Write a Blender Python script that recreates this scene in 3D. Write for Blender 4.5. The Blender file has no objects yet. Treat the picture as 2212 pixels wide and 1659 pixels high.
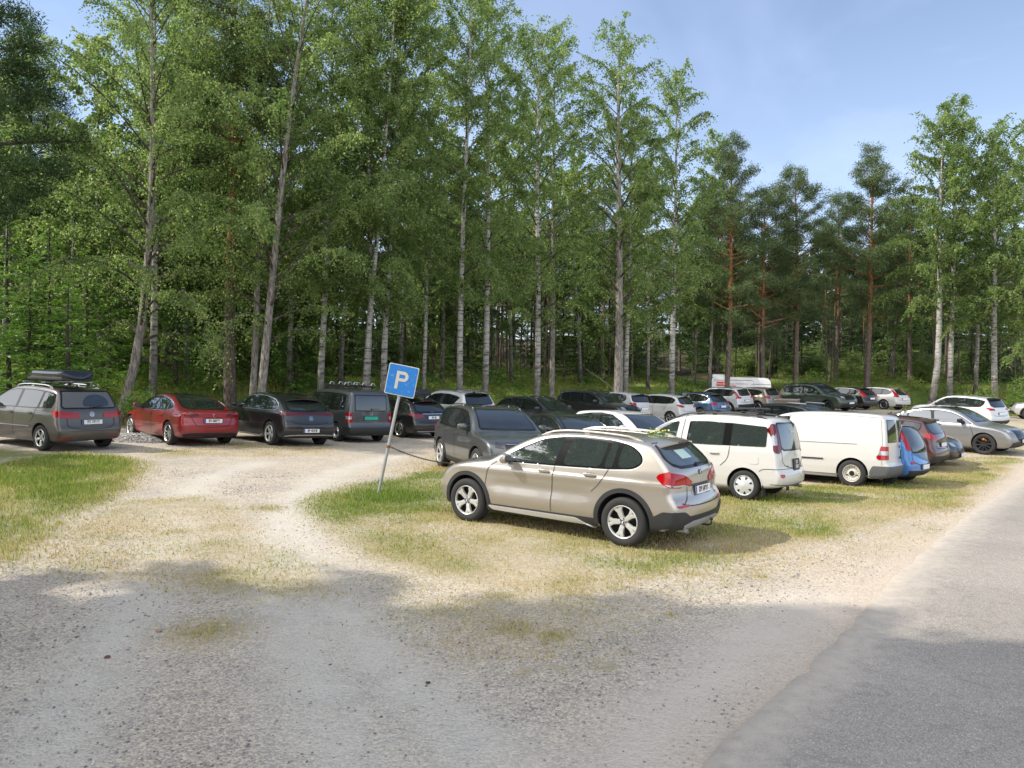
# A gravel car park at a forest edge, summer daylight.
import bpy, math, random
import numpy as np
from mathutils import Vector, Matrix, Euler
from mathutils.geometry import delaunay_2d_cdt
R = math.radians
PI = math.pi
scene = bpy.context.scene
col = scene.collection

# ------------------------------------------------------------------ camera
F_PX, CX, CY = 1664.0, 1106.0, 829.5        # photo measured at 2212 x 1659
CAM_H = 2.45
PITCH = math.atan((829.5 - 798.0) / F_PX)   # looks slightly down
ROLL = R(-0.5)
cd = bpy.data.cameras.new('camera')
cd.sensor_width = 36.0
cd.lens = 36.0 * F_PX / 2212.0
cd.clip_start = 0.1
cd.clip_end = 3000.0
cam = bpy.data.objects.new('camera', cd)
col.objects.link(cam)
cam.location = (0, 0, CAM_H)
cam.matrix_world = (Matrix.Translation((0, 0, CAM_H)) @ Matrix.Rotation(R(90) - PITCH, 4, 'X')
                    @ Matrix.Rotation(-ROLL, 4, 'Z'))
scene.camera = cam
CM = np.array(cam.matrix_world)

# ------------------------------------------------------------------ light
SUN_EL = R(43)
SUN_AZ = math.atan2(-1.0, -0.07)             # compass-like angle from +Y towards +X
to_sun = Vector((math.sin(SUN_AZ) * math.cos(SUN_EL), math.cos(SUN_AZ) * math.cos(SUN_EL), math.sin(SUN_EL)))
sd = bpy.data.lights.new('sun', 'SUN')
sd.energy = 4.5
sd.angle = R(0.6)
sd.color = (1.0, 0.93, 0.82)
sun = bpy.data.objects.new('sun', sd)
col.objects.link(sun)
sun.rotation_euler = to_sun.to_track_quat('Z', 'Y').to_euler()

world = bpy.data.worlds.new('World')
scene.world = world
world.use_nodes = True
wt = world.node_tree
wt.nodes.clear()
wo = wt.nodes.new('ShaderNodeOutputWorld')
bg = wt.nodes.new('ShaderNodeBackground')
sky = wt.nodes.new('ShaderNodeTexSky')
sky.sky_type = 'NISHITA'
sky.sun_disc = False
sky.sun_elevation = SUN_EL
sky.sun_rotation = SUN_AZ
sky.air_density = 1.0
sky.dust_density = 0.6
sky.ozone_density = 1.6
SKY_STRENGTH = 0.15
bg.inputs['Strength'].default_value = SKY_STRENGTH
# thin high cloud veil mixed into the sky by direction
tc = wt.nodes.new('ShaderNodeTexCoord')
sep = wt.nodes.new('ShaderNodeSeparateXYZ')
wt.links.new(tc.outputs['Generated'], sep.inputs[0])
zadd = wt.nodes.new('ShaderNodeMath'); zadd.operation = 'ADD'; zadd.inputs[1].default_value = 0.12
wt.links.new(sep.outputs['Z'], zadd.inputs[0])
comb = wt.nodes.new('ShaderNodeCombineXYZ')
for ax in 'XY':
    dv = wt.nodes.new('ShaderNodeMath'); dv.operation = 'DIVIDE'
    wt.links.new(sep.outputs[ax], dv.inputs[0]); wt.links.new(zadd.outputs[0], dv.inputs[1])
    wt.links.new(dv.outputs[0], comb.inputs[ax])
nz = wt.nodes.new('ShaderNodeTexNoise')
nz.inputs['Scale'].default_value = 0.9
nz.inputs['Detail'].default_value = 5.0
nz.inputs['Roughness'].default_value = 0.55
nz.inputs['Distortion'].default_value = 0.6
wt.links.new(comb.outputs[0], nz.inputs['Vector'])
cr = wt.nodes.new('ShaderNodeValToRGB')
cr.color_ramp.elements[0].position = 0.42; cr.color_ramp.elements[0].color = (0.10, 0.10, 0.10, 1)
cr.color_ramp.elements[1].position = 0.75; cr.color_ramp.elements[1].color = (0.42, 0.42, 0.42, 1)
wt.links.new(nz.outputs[0], cr.inputs[0])
mixc = wt.nodes.new('ShaderNodeMixRGB')
mixc.inputs['Color2'].default_value = (5.4, 6.4, 9.0, 1)
lowm = wt.nodes.new('ShaderNodeMapRange'); lowm.interpolation_type = 'SMOOTHSTEP'
lowm.inputs['From Min'].default_value = 0.50; lowm.inputs['From Max'].default_value = 0.12
lowm.inputs['To Min'].default_value = 0.0; lowm.inputs['To Max'].default_value = 0.24
wt.links.new(sep.outputs['Z'], lowm.inputs['Value'])
vadd = wt.nodes.new('ShaderNodeMath'); vadd.operation = 'ADD'; vadd.use_clamp = True
wt.links.new(cr.outputs[0], vadd.inputs[0]); wt.links.new(lowm.outputs[0], vadd.inputs[1])
wt.links.new(vadd.outputs[0], mixc.inputs['Fac'])
wt.links.new(sky.outputs[0], mixc.inputs['Color1'])
# broken bright cloud added in unseen sky behind and left of camera, neutral fill
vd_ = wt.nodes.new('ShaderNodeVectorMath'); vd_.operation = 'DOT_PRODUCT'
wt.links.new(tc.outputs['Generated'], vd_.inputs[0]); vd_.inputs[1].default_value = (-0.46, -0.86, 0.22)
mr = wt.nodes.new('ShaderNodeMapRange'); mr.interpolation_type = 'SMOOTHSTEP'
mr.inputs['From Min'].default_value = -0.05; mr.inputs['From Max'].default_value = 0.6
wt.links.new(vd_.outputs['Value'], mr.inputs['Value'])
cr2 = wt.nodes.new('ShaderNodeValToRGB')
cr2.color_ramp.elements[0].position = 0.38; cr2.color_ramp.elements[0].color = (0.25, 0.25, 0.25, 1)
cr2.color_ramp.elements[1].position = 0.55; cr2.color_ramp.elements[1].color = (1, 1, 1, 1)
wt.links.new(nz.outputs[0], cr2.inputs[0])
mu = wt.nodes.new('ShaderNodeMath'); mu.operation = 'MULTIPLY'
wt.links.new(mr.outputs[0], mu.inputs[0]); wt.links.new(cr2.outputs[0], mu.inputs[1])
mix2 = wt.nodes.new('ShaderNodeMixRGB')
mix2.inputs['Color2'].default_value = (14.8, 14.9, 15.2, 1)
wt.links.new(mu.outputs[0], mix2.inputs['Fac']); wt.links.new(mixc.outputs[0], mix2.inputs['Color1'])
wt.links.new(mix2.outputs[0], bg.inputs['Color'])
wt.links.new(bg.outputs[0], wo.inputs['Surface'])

vs = scene.view_settings
vs.view_transform = 'Standard'
vs.look = 'None'
vs.exposure = 0.28
vs.gamma = 1.0
vs.use_curve_mapping = False

rng = np.random.default_rng(7)
random.seed(7)

# ------------------------------------------------------------------ terrain
def ray(px, py):
    d = np.array([(px - CX) / F_PX, -(py - CY) / F_PX, -1.0])
    return CM[:3, :3] @ d

SLOPE = 0.019
def plane_z(x, y):
    return -SLOPE * x

# measured wheel contacts (pixel, depth) that fix the gentle undulation of the lot
_meas = [(1348, 1175, 10.6), (1010, 1122, 12.15), (1843, 1058, 18), (1614.5, 1101.5, 15.1), (955, 1005, 19.2),
         (361, 965, 22), (287, 940.5, 24), (580, 958.7, 23.3), (725, 955, 26), (864, 950.5, 29),
         (85, 970, 19.3), (2136, 979, 27.5), (1906, 881.5, 50), (1448, 916.8, 39), (1638, 895.3, 49),
         (1784, 882.3, 50), (1160, 925, 34), (817, 1072, 14.5), (0, 1100, 12.2), (600, 1300, 8.0), (1800, 1500, 6.0),
         (2150, 1100, 13), (2030, 1019, 24), (1985, 1044, 19.3), (2212, 905, 48)]
_P, _Z = [], []
for a, b, d in _meas:
    v = ray(a, b)
    p = np.array([0, 0, CAM_H]) + v * (d / v[1])
    _P.append(p[:2]); _Z.append(p[2] - plane_z(p[0], p[1]))
_P = np.array(_P); _Z = np.array(_Z)
_S = 7.0
_K = np.exp(-((_P[:, None, :] - _P[None, :, :]) ** 2).sum(-1) / (2 * _S * _S))
_W = np.linalg.solve(_K + 0.35 * np.eye(len(_P)), _Z)

EDGE = np.array([(-160, -30), (-60, 4), (-34, 16), (-21, 24.0), (-14.5, 29.3), (-8.5, 34.5), (-2.5, 40.0), (4, 46.5),
                 (9, 52.5), (13, 57.5), (18, 60), (24, 59), (33, 57.5), (46, 54), (70, 48), (160, 30)], float)
def edge_dist(x, y):
    """signed distance beyond the wood's edge (positive inside the wood)"""
    x = np.asarray(x, float); y = np.asarray(y, float)
    best = np.full(x.shape, 1e9)
    for (ax, ay), (bx, by) in zip(EDGE[:-1], EDGE[1:]):
        ex, ey = bx - ax, by - ay
        t = np.clip(((x - ax) * ex + (y - ay) * ey) / (ex * ex + ey * ey), 0, 1)
        best = np.minimum(best, np.hypot(x - ax - t * ex, y - ay - t * ey))
    yy = np.interp(x, EDGE[:, 0], EDGE[:, 1])
    return np.where(y > yy, best, -best)

def sstep(t):
    t = np.clip(t, 0, 1)
    return t * t * (3 - 2 * t)

def terrain(x, y):
    x = np.asarray(x, float); y = np.asarray(y, float)
    z = plane_z(np.clip(x, -60, 60), y)
    for (px, py), w in zip(_P, _W):
        z = z + w * np.exp(-((x - px) ** 2 + (y - py) ** 2) / (2 * _S * _S))
    s = edge_dist(x, y)
    bump = 0.25 * np.sin(x * 0.31 + 1.0) * np.sin(y * 0.27) + 0.18 * np.sin(x * 0.83 + y * 0.57) + 0.5 * np.sin(x * 0.09 + 2.2) * np.sin(y * 0.083 + 0.5)
    inside = sstep(s / 4.0)
    z = z + 0.85 * inside + 0.13 * np.clip(s - 1, 0, 10) + 0.06 * np.clip(s - 9, 0, 150) * (1 + 0.3 * sstep((x - 5) / 25.0)) + bump * 0.8 * sstep((s - 1) / 8.0)
    back = sstep((-y - 5) / 10.0)
    z = z + back * 0.5
    return z

def tz(x, y):
    return float(terrain(np.array([x]), np.array([y]))[0])

def at(px, depth):
    """ground point seen in pixel column px at the given depth"""
    v = ray(px, 798.0)
    x = v[0] * depth / v[1]
    return Vector((x, depth, tz(x, depth)))

def ground_px(px, py):
    """ground point under a pixel (nearest hit)"""
    v = ray(px, py)
    d = 3.0
    last = d
    while d < 200:
        p = v * (d / v[1])
        if CAM_H + p[2] < tz(p[0], p[1]):
            lo, hi = last, d
            for _ in range(18):
                m = (lo + hi) / 2; p = v * (m / v[1])
                if CAM_H + p[2] < tz(p[0], p[1]): hi = m
                else: lo = m
            return (p[0], p[1])
        last = d
        d += max(0.25, d * 0.03)
    p = v * (d / v[1])
    return (p[0], p[1])

# ------------------------------------------------------------------ scene helpers
def tag(o, label=None, cat=None, group=None, kind=None):
    if label: o['label'] = label
    if cat: o['category'] = cat
    if group: o['group'] = group
    if kind: o['kind'] = kind
    return o

def empty(name, loc, rot=(0, 0, 0)):
    o = bpy.data.objects.new(name, None)
    o.empty_display_size = 0.3
    o.location = loc
    o.rotation_euler = rot
    col.objects.link(o)
    return o

def link(name, me, parent=None, loc=None, rot=None):
    o = bpy.data.objects.new(name, me)
    col.objects.link(o)
    if parent is not None: o.parent = parent
    if loc is not None: o.location = loc
    if rot is not None: o.rotation_euler = rot
    return o

def mesh_np(name, V, F, mats, smooth=True, sharp=None, midx=None):
    """V (n,3); F list/array of faces (all same size when array)"""
    me = bpy.data.meshes.new(name)
    V = np.asarray(V, np.float32)
    if isinstance(F, np.ndarray):
        k = F.shape[1]
        me.vertices.add(len(V)); me.vertices.foreach_set('co', V.ravel())
        me.loops.add(F.size); me.loops.foreach_set('vertex_index', F.ravel().astype(np.int32))
        me.polygons.add(len(F)); me.polygons.foreach_set('loop_start', (np.arange(len(F)) * k).astype(np.int32))
        me.polygons.foreach_set('loop_total', np.full(len(F), k, np.int32))
        me.update(calc_edges=True)
    else:
        me.from_pydata([tuple(map(float, v)) for v in V], [], [tuple(int(i) for i in f) for f in F])
        me.update()
    for m in (mats if isinstance(mats, (list, tuple)) else [mats]): me.materials.append(m)
    if midx is not None: me.polygons.foreach_set('material_index', np.asarray(midx, np.int32))
    me.polygons.foreach_set('use_smooth', np.full(len(me.polygons), bool(smooth)))
    if smooth and sharp: me.set_sharp_from_angle(angle=sharp)
    return me

class MB:
    """collects simple solids into one mesh"""
    def __init__(s): s.v = []; s.f = []; s.m = []
    def add(s, V, F, m=0):
        b = len(s.v); s.v += [tuple(map(float, v)) for v in V]
        s.f += [tuple(b + i for i in f) for f in F]; s.m += [m] * len(F)
    def box(s, c, d, M=None, m=0, bev=0.0):
        x, y, z = [q / 2 for q in d]
        b = min(bev, x * .9, y * .9, z * .9)
        if b <= 0:
            V = [(sx * x, sy * y, sz * z) for sz in (-1, 1) for sx, sy in ((-1, -1), (1, -1), (1, 1), (-1, 1))]
            F = [(3, 2, 1, 0), (4, 5, 6, 7), (0, 1, 5, 4), (1, 2, 6, 5), (2, 3, 7, 6), (3, 0, 4, 7)]
        else:
            V = []; F = []
            ring = lambda X, Y, Z: [(X, -Y + b, Z), (X, Y - b, Z), (X - b, Y, Z), (-X + b, Y, Z), (-X, Y - b, Z), (-X, -Y + b, Z), (-X + b, -Y, Z), (X - b, -Y, Z)]
            V += ring(x - b, y - b + 0, -z)
            V += ring(x, y, -z + b); V += ring(x, y, z - b); V += ring(x - b, y - b, z)
            for k in range(3):
                for i in range(8):
                    j = (i + 1) % 8
                    F.append((k * 8 + i, k * 8 + j, k * 8 + 8 + j, k * 8 + 8 + i))
            F.append(tuple(reversed(range(8)))); F.append(tuple(range(24, 32)))
        V = [Vector(v) for v in V]
        if M is not None: V = [M @ v for v in V]
        s.add([v + Vector(c) for v in V], F, m)
    def tube(s, pts, r, n=8, m=0, caps=True):
        pts = [Vector(p) for p in pts]
        rr = r if isinstance(r, (list, tuple, np.ndarray)) else [r] * len(pts)
        V = []; F = []
        up = Vector((0, 0, 1)); prev = None
        for i, p in enumerate(pts):
            t = (pts[min(i + 1, len(pts) - 1)] - pts[max(i - 1, 0)]).normalized()
            if prev is None:
                a = t.cross(up)
                if a.length < 1e-3: a = t.cross(Vector((1, 0, 0)))
                a.normalize()
            else:
                a = (prev - t * prev.dot(t)).normalized()
            prev = a; b = t.cross(a)
            for k in range(n):
                w = 2 * PI * k / n
                V.append(p + (a * math.cos(w) + b * math.sin(w)) * rr[i])
        for i in range(len(pts) - 1):
            for k in range(n):
                F.append((i * n + k, i * n + (k + 1) % n, (i + 1) * n + (k + 1) % n, (i + 1) * n + k))
        if caps:
            F.append(tuple(reversed(range(n)))); F.append(tuple(range((len(pts) - 1) * n, len(pts) * n)))
        s.add(V, F, m)
    def prism(s, poly, axis, a, b, m=0):
        """polygon extruded: axis 'y' -> poly is (x,z); 'x' -> (y,z); 'z' -> (x,y)"""
        n = len(poly)
        def P(u, v, w): return {'y': (u, w, v), 'x': (w, u, v), 'z': (u, v, w)}[axis]
        V = [P(u, v, a) for u, v in poly] + [P(u, v, b) for u, v in poly]
        F = [tuple(range(n)), tuple(reversed(range(n, 2 * n)))] + [(i, i + n, (i + 1) % n + n, (i + 1) % n) for i in range(n)]
        s.add(V, F, m)
    def lathe(s, prof, n=24, axis='y', c=(0, 0, 0), m=0, ms=None):
        V = []; F = []
        k = len(prof)
        for i in range(n):
            w = 2 * PI * i / n
            for r, h in prof:
                p = {'y': (r * math.cos(w), h, r * math.sin(w)), 'z': (r * math.cos(w), r * math.sin(w), h), 'x': (h, r * math.cos(w), r * math.sin(w))}[axis]
                V.append((p[0] + c[0], p[1] + c[1], p[2] + c[2]))
        b = len(s.v); s.v += V
        for i in range(n):
            j = (i + 1) % n
            for q in range(k - 1):
                s.f.append((b + i * k + q, b + i * k + q + 1, b + j * k + q + 1, b + j * k + q)); s.m.append(ms[q] if ms else m)
    def build(s, name, mats, parent=None, smooth=True, sharp=R(35), loc=None, rot=None):
        me = bpy.data.meshes.new(name)
        me.from_pydata(s.v, [], s.f)
        import bmesh
        bm = bmesh.new(); bm.from_mesh(me); bmesh.ops.recalc_face_normals(bm, faces=bm.faces); bm.to_mesh(me); bm.free()
        for mt in (mats if isinstance(mats, (list, tuple)) else [mats]): me.materials.append(mt)
        if len(me.polygons) == len(s.m): me.polygons.foreach_set('material_index', s.m)
        me.polygons.foreach_set('use_smooth', [smooth] * len(me.polygons))
        if smooth: me.set_sharp_from_angle(angle=sharp)
        me.update()
        return link(name, me, parent, loc, rot)

def text_mesh(txt, size, mat, name='lettering', parent=None, M=None, bold=0.0, extrude=0.001):
    cu = bpy.data.curves.new('text', 'FONT')
    cu.body = txt; cu.size = size; cu.align_x = 'CENTER'; cu.align_y = 'CENTER'
    cu.extrude = extrude; cu.offset = bold
    to = bpy.data.objects.new('text_tmp', cu)
    col.objects.link(to)
    dg = bpy.context.evaluated_depsgraph_get(); dg.update()
    me = bpy.data.meshes.new_from_object(to.evaluated_get(dg))
    bpy.data.objects.remove(to); bpy.data.curves.remove(cu)
    me.materials.clear(); me.materials.append(mat)
    me.name = name
    if M is not None: me.transform(M)
    return link(name, me, parent)

# ------------------------------------------------------------------ materials
MATS = {}
def mat(name, color=(0.5, 0.5, 0.5), rough=0.5, metal=0.0, coat=0.0, ior=1.45, spec=0.5, trans=0.0):
    if name in MATS: return MATS[name]
    m = bpy.data.materials.new(name); m.use_nodes = True
    b = m.node_tree.nodes['Principled BSDF']
    b.inputs['Base Color'].default_value = (*color, 1)
    b.inputs['Roughness'].default_value = rough
    b.inputs['Metallic'].default_value = metal
    b.inputs['Coat Weight'].default_value = coat
    b.inputs['Coat Roughness'].default_value = 0.04
    b.inputs['IOR'].default_value = ior
    b.inputs['Specular IOR Level'].default_value = spec
    b.inputs['Transmission Weight'].default_value = trans
    MATS[name] = m
    return m

def N(m, typ, **kw):
    n = m.node_tree.nodes.new(typ)
    for k, v in kw.items():
        if k in n.inputs.keys(): n.inputs[k].default_value = v
        else: setattr(n, k, v)
    return n
def L(m, a, b): m.node_tree.links.new(a, b)
def ramp(m, fac, stops, interp='LINEAR'):
    r = N(m, 'ShaderNodeValToRGB'); cr = r.color_ramp; cr.interpolation = interp
    while len(cr.elements) > 1: cr.elements.remove(cr.elements[-1])
    cr.elements[0].position = stops[0][0]; cr.elements[0].color = (*stops[0][1], 1)
    for p, c in stops[1:]:
        e = cr.elements.new(p); e.color = (*c, 1)
    L(m, fac, r.inputs[0])
    return r.outputs[0]
def mixcol(m, fac, a, b):
    x = N(m, 'ShaderNodeMixRGB')
    for s, v in (('Fac', fac), ('Color1', a), ('Color2', b)):
        if isinstance(v, (tuple, list)): x.inputs[s].default_value = (*v, 1)
        elif isinstance(v, (int, float)): x.inputs[s].default_value = v
        else: L(m, v, x.inputs[s])
    return x.outputs[0]
def math_(m, op, a, b=None, c=None, clamp=False):
    x = N(m, 'ShaderNodeMath'); x.operation = op; x.use_clamp = clamp
    for i, v in enumerate((a, b, c)):
        if v is None: continue
        if isinstance(v, (int, float)): x.inputs[i].default_value = v
        else: L(m, v, x.inputs[i])
    return x.outputs[0]

def paint(name, color, metal=0.0, rough=0.35, flake=False):
    if name in MATS: return MATS[name]
    m = mat(name, color, rough, metal, coat=1.0)
    b = m.node_tree.nodes['Principled BSDF']
    # a film of road dust, a little heavier low on the body
    tcn = N(m, 'ShaderNodeTexCoord')
    no = N(m, 'ShaderNodeTexNoise', Scale=3.0, Detail=6.0)
    L(m, tcn.outputs['Object'], no.inputs['Vector'])
    sp = N(m, 'ShaderNodeSeparateXYZ'); L(m, tcn.outputs['Object'], sp.inputs[0])
    low = math_(m, 'MULTIPLY_ADD', sp.outputs['Z'], -0.9, 0.75, clamp=True)
    f = math_(m, 'MULTIPLY', low, no.outputs[0], clamp=True)
    f = math_(m, 'MULTIPLY_ADD', f, 0.36, 0.01, clamp=True)
    c = mixcol(m, f, color, (0.30, 0.26, 0.21))
    L(m, c, b.inputs['Base Color'])
    cw = math_(m, 'MULTIPLY_ADD', f, -1.2, 1.0, clamp=True)
    L(m, cw, b.inputs['Coat Weight'])
    rr = math_(m, 'MULTIPLY_ADD', f, 0.5, rough, clamp=True)
    L(m, rr, b.inputs['Roughness'])
    return m

GLASS = mat('car_glass', (0.012, 0.016, 0.018), 0.02, 0.0, ior=2.0)
GLASS_LT = mat('clear_car_glass', (0.028, 0.036, 0.036), 0.02, 0.0, ior=2.9)
GLASS_DUSTY = mat('dusty_glass', (0.10, 0.10, 0.10), 0.35, 0.0, coat=0.4)
BLACKGLOSS = mat('gloss_black_trim', (0.01, 0.01, 0.011), 0.12)
PLASTIC = mat('black_plastic', (0.025, 0.026, 0.028), 0.55)
PLASTIC_G = mat('grey_plastic', (0.09, 0.095, 0.10), 0.6)
RUBBER = mat('rubber', (0.022, 0.022, 0.022), 0.8)
DARK = mat('underbody_dark', (0.008, 0.008, 0.008), 0.9)
CHROME = mat('chrome', (0.75, 0.75, 0.75), 0.12, 1.0)
ALLOY = mat('alloy', (0.62, 0.62, 0.60), 0.28, 1.0)
ALLOY_L = mat('painted_alloy', (0.55, 0.55, 0.53), 0.3, 0.5)
ALLOY_D = mat('dark_alloy', (0.05, 0.05, 0.055), 0.3, 0.6)
STEEL = mat('galvanised_steel', (0.42, 0.43, 0.44), 0.45, 0.7)
REDL = mat('red_lamp', (0.30, 0.002, 0.004), 0.12, coat=0.4)
REDL_D = mat('dark_red_lamp', (0.10, 0.003, 0.005), 0.1, coat=0.5)
CLEARL = mat('clear_lamp', (0.36, 0.37, 0.39), 0.08, 0.4, coat=1.0)
DARKL = mat('smoked_lamp', (0.03, 0.03, 0.035), 0.06, 0.2, coat=1.0)
WHITE_PL = mat('plate_white', (0.72, 0.72, 0.70), 0.4)
TEAL_PL = mat('plate_green', (0.02, 0.36, 0.25), 0.4)
BLACK_PL = mat('plate_black', (0.02, 0.02, 0.02), 0.4)
BLUE_PL = mat('plate_blue', (0.01, 0.04, 0.35), 0.4)
INK = mat('plate_ink', (0.015, 0.015, 0.015), 0.5)
PALE_INK = mat('pale_ink', (0.6, 0.6, 0.58), 0.5)
# ------------------------------------------------------------------ car bodies
def chaikin(P, n=2, closed=True, w=0.25):
    P = np.asarray(P, float)
    for _ in range(n):
        if closed:
            Q = np.roll(P, -1, 0)
            P = np.stack([P * (1 - w) + Q * w, P * w + Q * (1 - w)], 1).reshape(-1, 2)
        else:
            A, B = P[:-1], P[1:]
            P = np.vstack([P[:1], np.stack([A * (1 - w) + B * w, A * w + B * (1 - w)], 1).reshape(-1, 2), P[-1:]])
    return P

def inside_poly(pts, poly):
    x, y = pts[:, 0], pts[:, 1]
    c = np.zeros(len(pts), bool)
    n = len(poly)
    for i in range(n):
        x1, y1 = poly[i]; x2, y2 = poly[(i + 1) % n]
        if y1 == y2: continue
        cond = ((y1 > y) != (y2 > y)) & (x < (x2 - x1) * (y - y1) / (y2 - y1) + x1)
        c ^= cond
    return c

def poly_dist(pts, poly, closed=True):
    d = np.full(len(pts), 1e9)
    n = len(poly)
    for i in range(n if closed else n - 1):
        a = poly[i]; b = poly[(i + 1) % n]; e = b - a
        q = (e * e).sum()
        if q < 1e-12: continue
        t = np.clip(((pts - a) @ e) / q, 0, 1)
        d = np.minimum(d, np.hypot(*(pts - a - t[:, None] * e).T))
    return d

class Body:
    """a car body as a rounded intersection of its side outline and its plan / front outline"""
    def __init__(s, prof, Lc, H, W, wheels, rw, ra, wtab, ptab, bowr, bowf, crown, k=0.07, rocker=0.0, flank=None):
        s.L, s.H, s.W = Lc, H, W
        s.prof = chaikin(prof, 2)
        s.wheels, s.rw, s.ra = wheels, rw, ra
        s.wz = np.array([a for a, b in wtab]); s.wv = np.array([b for a, b in wtab]) * W / 2
        zz = np.linspace(-.1, H + .4, 260); vv = np.interp(zz, s.wz, s.wv)
        ker = np.hanning(9); ker /= ker.sum()
        s.tz_, s.tv_ = zz, np.convolve(np.pad(vv, 4, 'edge'), ker, 'valid')
        xx = np.linspace(-.4, Lc + .4, 200); pv = np.interp(xx, [a for a, b in ptab], [b for a, b in ptab])
        ker = np.hanning(11); ker /= ker.sum()
        s.tx_, s.tp_ = xx, np.convolve(np.pad(pv, 5, 'edge'), ker, 'valid')
        s.bowr, s.bowf, s.crown, s.k = bowr, bowf, crown, k
        s.flank = flank
        h = 0.02
        s.gx = np.arange(-.6, Lc + .6, h); s.gz = np.arange(-.3, H + .6, h); s.h = h
        X, Z = np.meshgrid(s.gx, s.gz, indexing='ij')
        pts = np.c_[X.ravel(), Z.ravel()]
        d = poly_dist(pts, s.prof); ins = inside_poly(pts, s.prof)
        s.tab = np.where(ins, -d, d).reshape(X.shape)
        s.xm = Lc * 0.5
        s.lim = {}
    def sdf2(s, x, z):
        u = np.clip((x - s.gx[0]) / s.h, 0, len(s.gx) - 1.001); v = np.clip((z - s.gz[0]) / s.h, 0, len(s.gz) - 1.001)
        i = u.astype(int); j = v.astype(int); a = u - i; b = v - j
        T = s.tab
        return (T[i, j] * (1 - a) * (1 - b) + T[i + 1, j] * a * (1 - b) + T[i, j + 1] * (1 - a) * b + T[i + 1, j + 1] * a * b)
    def f0(s, x, y, z):
        ay = np.abs(y)
        hw = np.interp(z, s.tz_, s.tv_) * np.interp(x, s.tx_, s.tp_)
        if s.flank is not None: hw = hw + s.flank(x, z)
        t = np.clip(ay / (s.W / 2), 0, 1.1) ** 2.2
        xp = x - s.bowr * t * np.clip((s.xm - x) / s.xm, 0, 1) + s.bowf * t * np.clip((x - s.xm) / (s.L - s.xm), 0, 1)
        zp = z + s.crown * t * np.clip((z - .65) / .4, 0, 1)
        a = s.sdf2(xp, zp); b = (ay - hw) * 0.96
        k = s.k
        h = np.clip(.5 + .5 * (a - b) / k, 0, 1)
        return b + (a - b) * h + k * h * (1 - h)
    def arch(s, x, y, z):
        c = np.full(np.shape(x), 1e9)
        for cx in s.wheels:
            r = np.hypot(x - cx, z - s.rw - 0.01)
            c = np.minimum(c, np.maximum(r - s.ra, (s.W / 2 - 0.34) - np.abs(y)))
        return c
    def f(s, x, y, z):
        return np.maximum(s.f0(x, y, z), -s.arch(x, y, z))
    def normal(s, x, y, z, fn=None):
        fn = fn or s.f0; e = 0.004
        g = np.stack([fn(x + e, y, z) - fn(x - e, y, z), fn(x, y + e, z) - fn(x, y - e, z), fn(x, y, z + e) - fn(x, y, z - e)], -1)
        return g / np.maximum(np.linalg.norm(g, axis=-1, keepdims=True), 1e-9)
    def solve(s, mode, a, b):
        """surface point for 2-D coordinates: side (x,z) / rear (y,z) / front (y,z) / top (x,y)"""
        a = np.asarray(a, float); b = np.asarray(b, float)
        if mode == 'side': lo = np.zeros_like(a); hi = np.full_like(a, s.W * .75); P = lambda t: (a, t, b)
        elif mode == 'rear': lo = np.full_like(a, s.xm); hi = np.full_like(a, -.6); P = lambda t: (t, a, b)
        elif mode == 'front': lo = np.full_like(a, s.xm); hi = np.full_like(a, s.L + .6); P = lambda t: (t, a, b)
        elif mode in ('rcorner', 'fcorner'):
            # polar about a vertical axis just inside the corner; a = angle * 0.45
            ph = a / .45; ax = s.axis(mode, b); yc = s.W / 2 - .45; sg = -1 if mode == 'rcorner' else 1
            lo = np.zeros_like(a); hi = np.full_like(a, 1.3)
            P = lambda t: (ax + sg * t * np.cos(ph), yc + t * np.sin(ph), b)
        else: lo = np.full_like(a, .5); hi = np.full_like(a, s.H + .4); P = lambda t: (a, b, t)
        for _ in range(24):
            m = (lo + hi) / 2
            ins = s.f0(*P(m)) < 0
            lo = np.where(ins, m, lo); hi = np.where(ins, hi, m)
        return np.stack(np.broadcast_arrays(*P((lo + hi) / 2)), -1)

def _axis(s, mode, z):
    key = 'ax' + mode
    if key not in s.lim:
        zg = np.linspace(.1, s.H + .1, 60)
        x = s.solve('rear' if mode == 'rcorner' else 'front', np.full(60, .3), zg)[:, 0]
        s.lim[key] = (zg, np.clip(x, -.1, 1.2) + .45 if mode == 'rcorner' else np.clip(x, s.L - 1.4, s.L + .1) - .45)
    return np.interp(z, *s.lim[key])
Body.axis = _axis
def to_corner(B, mode, poly, end):
    """outline on the end face or the flank -> outline in corner coordinates"""
    P = densify(poly, .05); cm = 'rcorner' if end == 'rear' else 'fcorner'
    if mode == 'side':
        x = B.clampy('side', P[:, 0], P[:, 1]); S = B.solve('side', x, P[:, 1])
    else:
        y = B.clampy(mode, P[:, 0], P[:, 1]); S = B.solve(mode, y, P[:, 1])
    ax = B.axis(cm, P[:, 1]); yc = B.W / 2 - .45
    dx = (ax - S[:, 0]) if end == 'rear' else (S[:, 0] - ax)
    return np.c_[np.arctan2(S[:, 1] - yc, dx) * .45, P[:, 1]]

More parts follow.
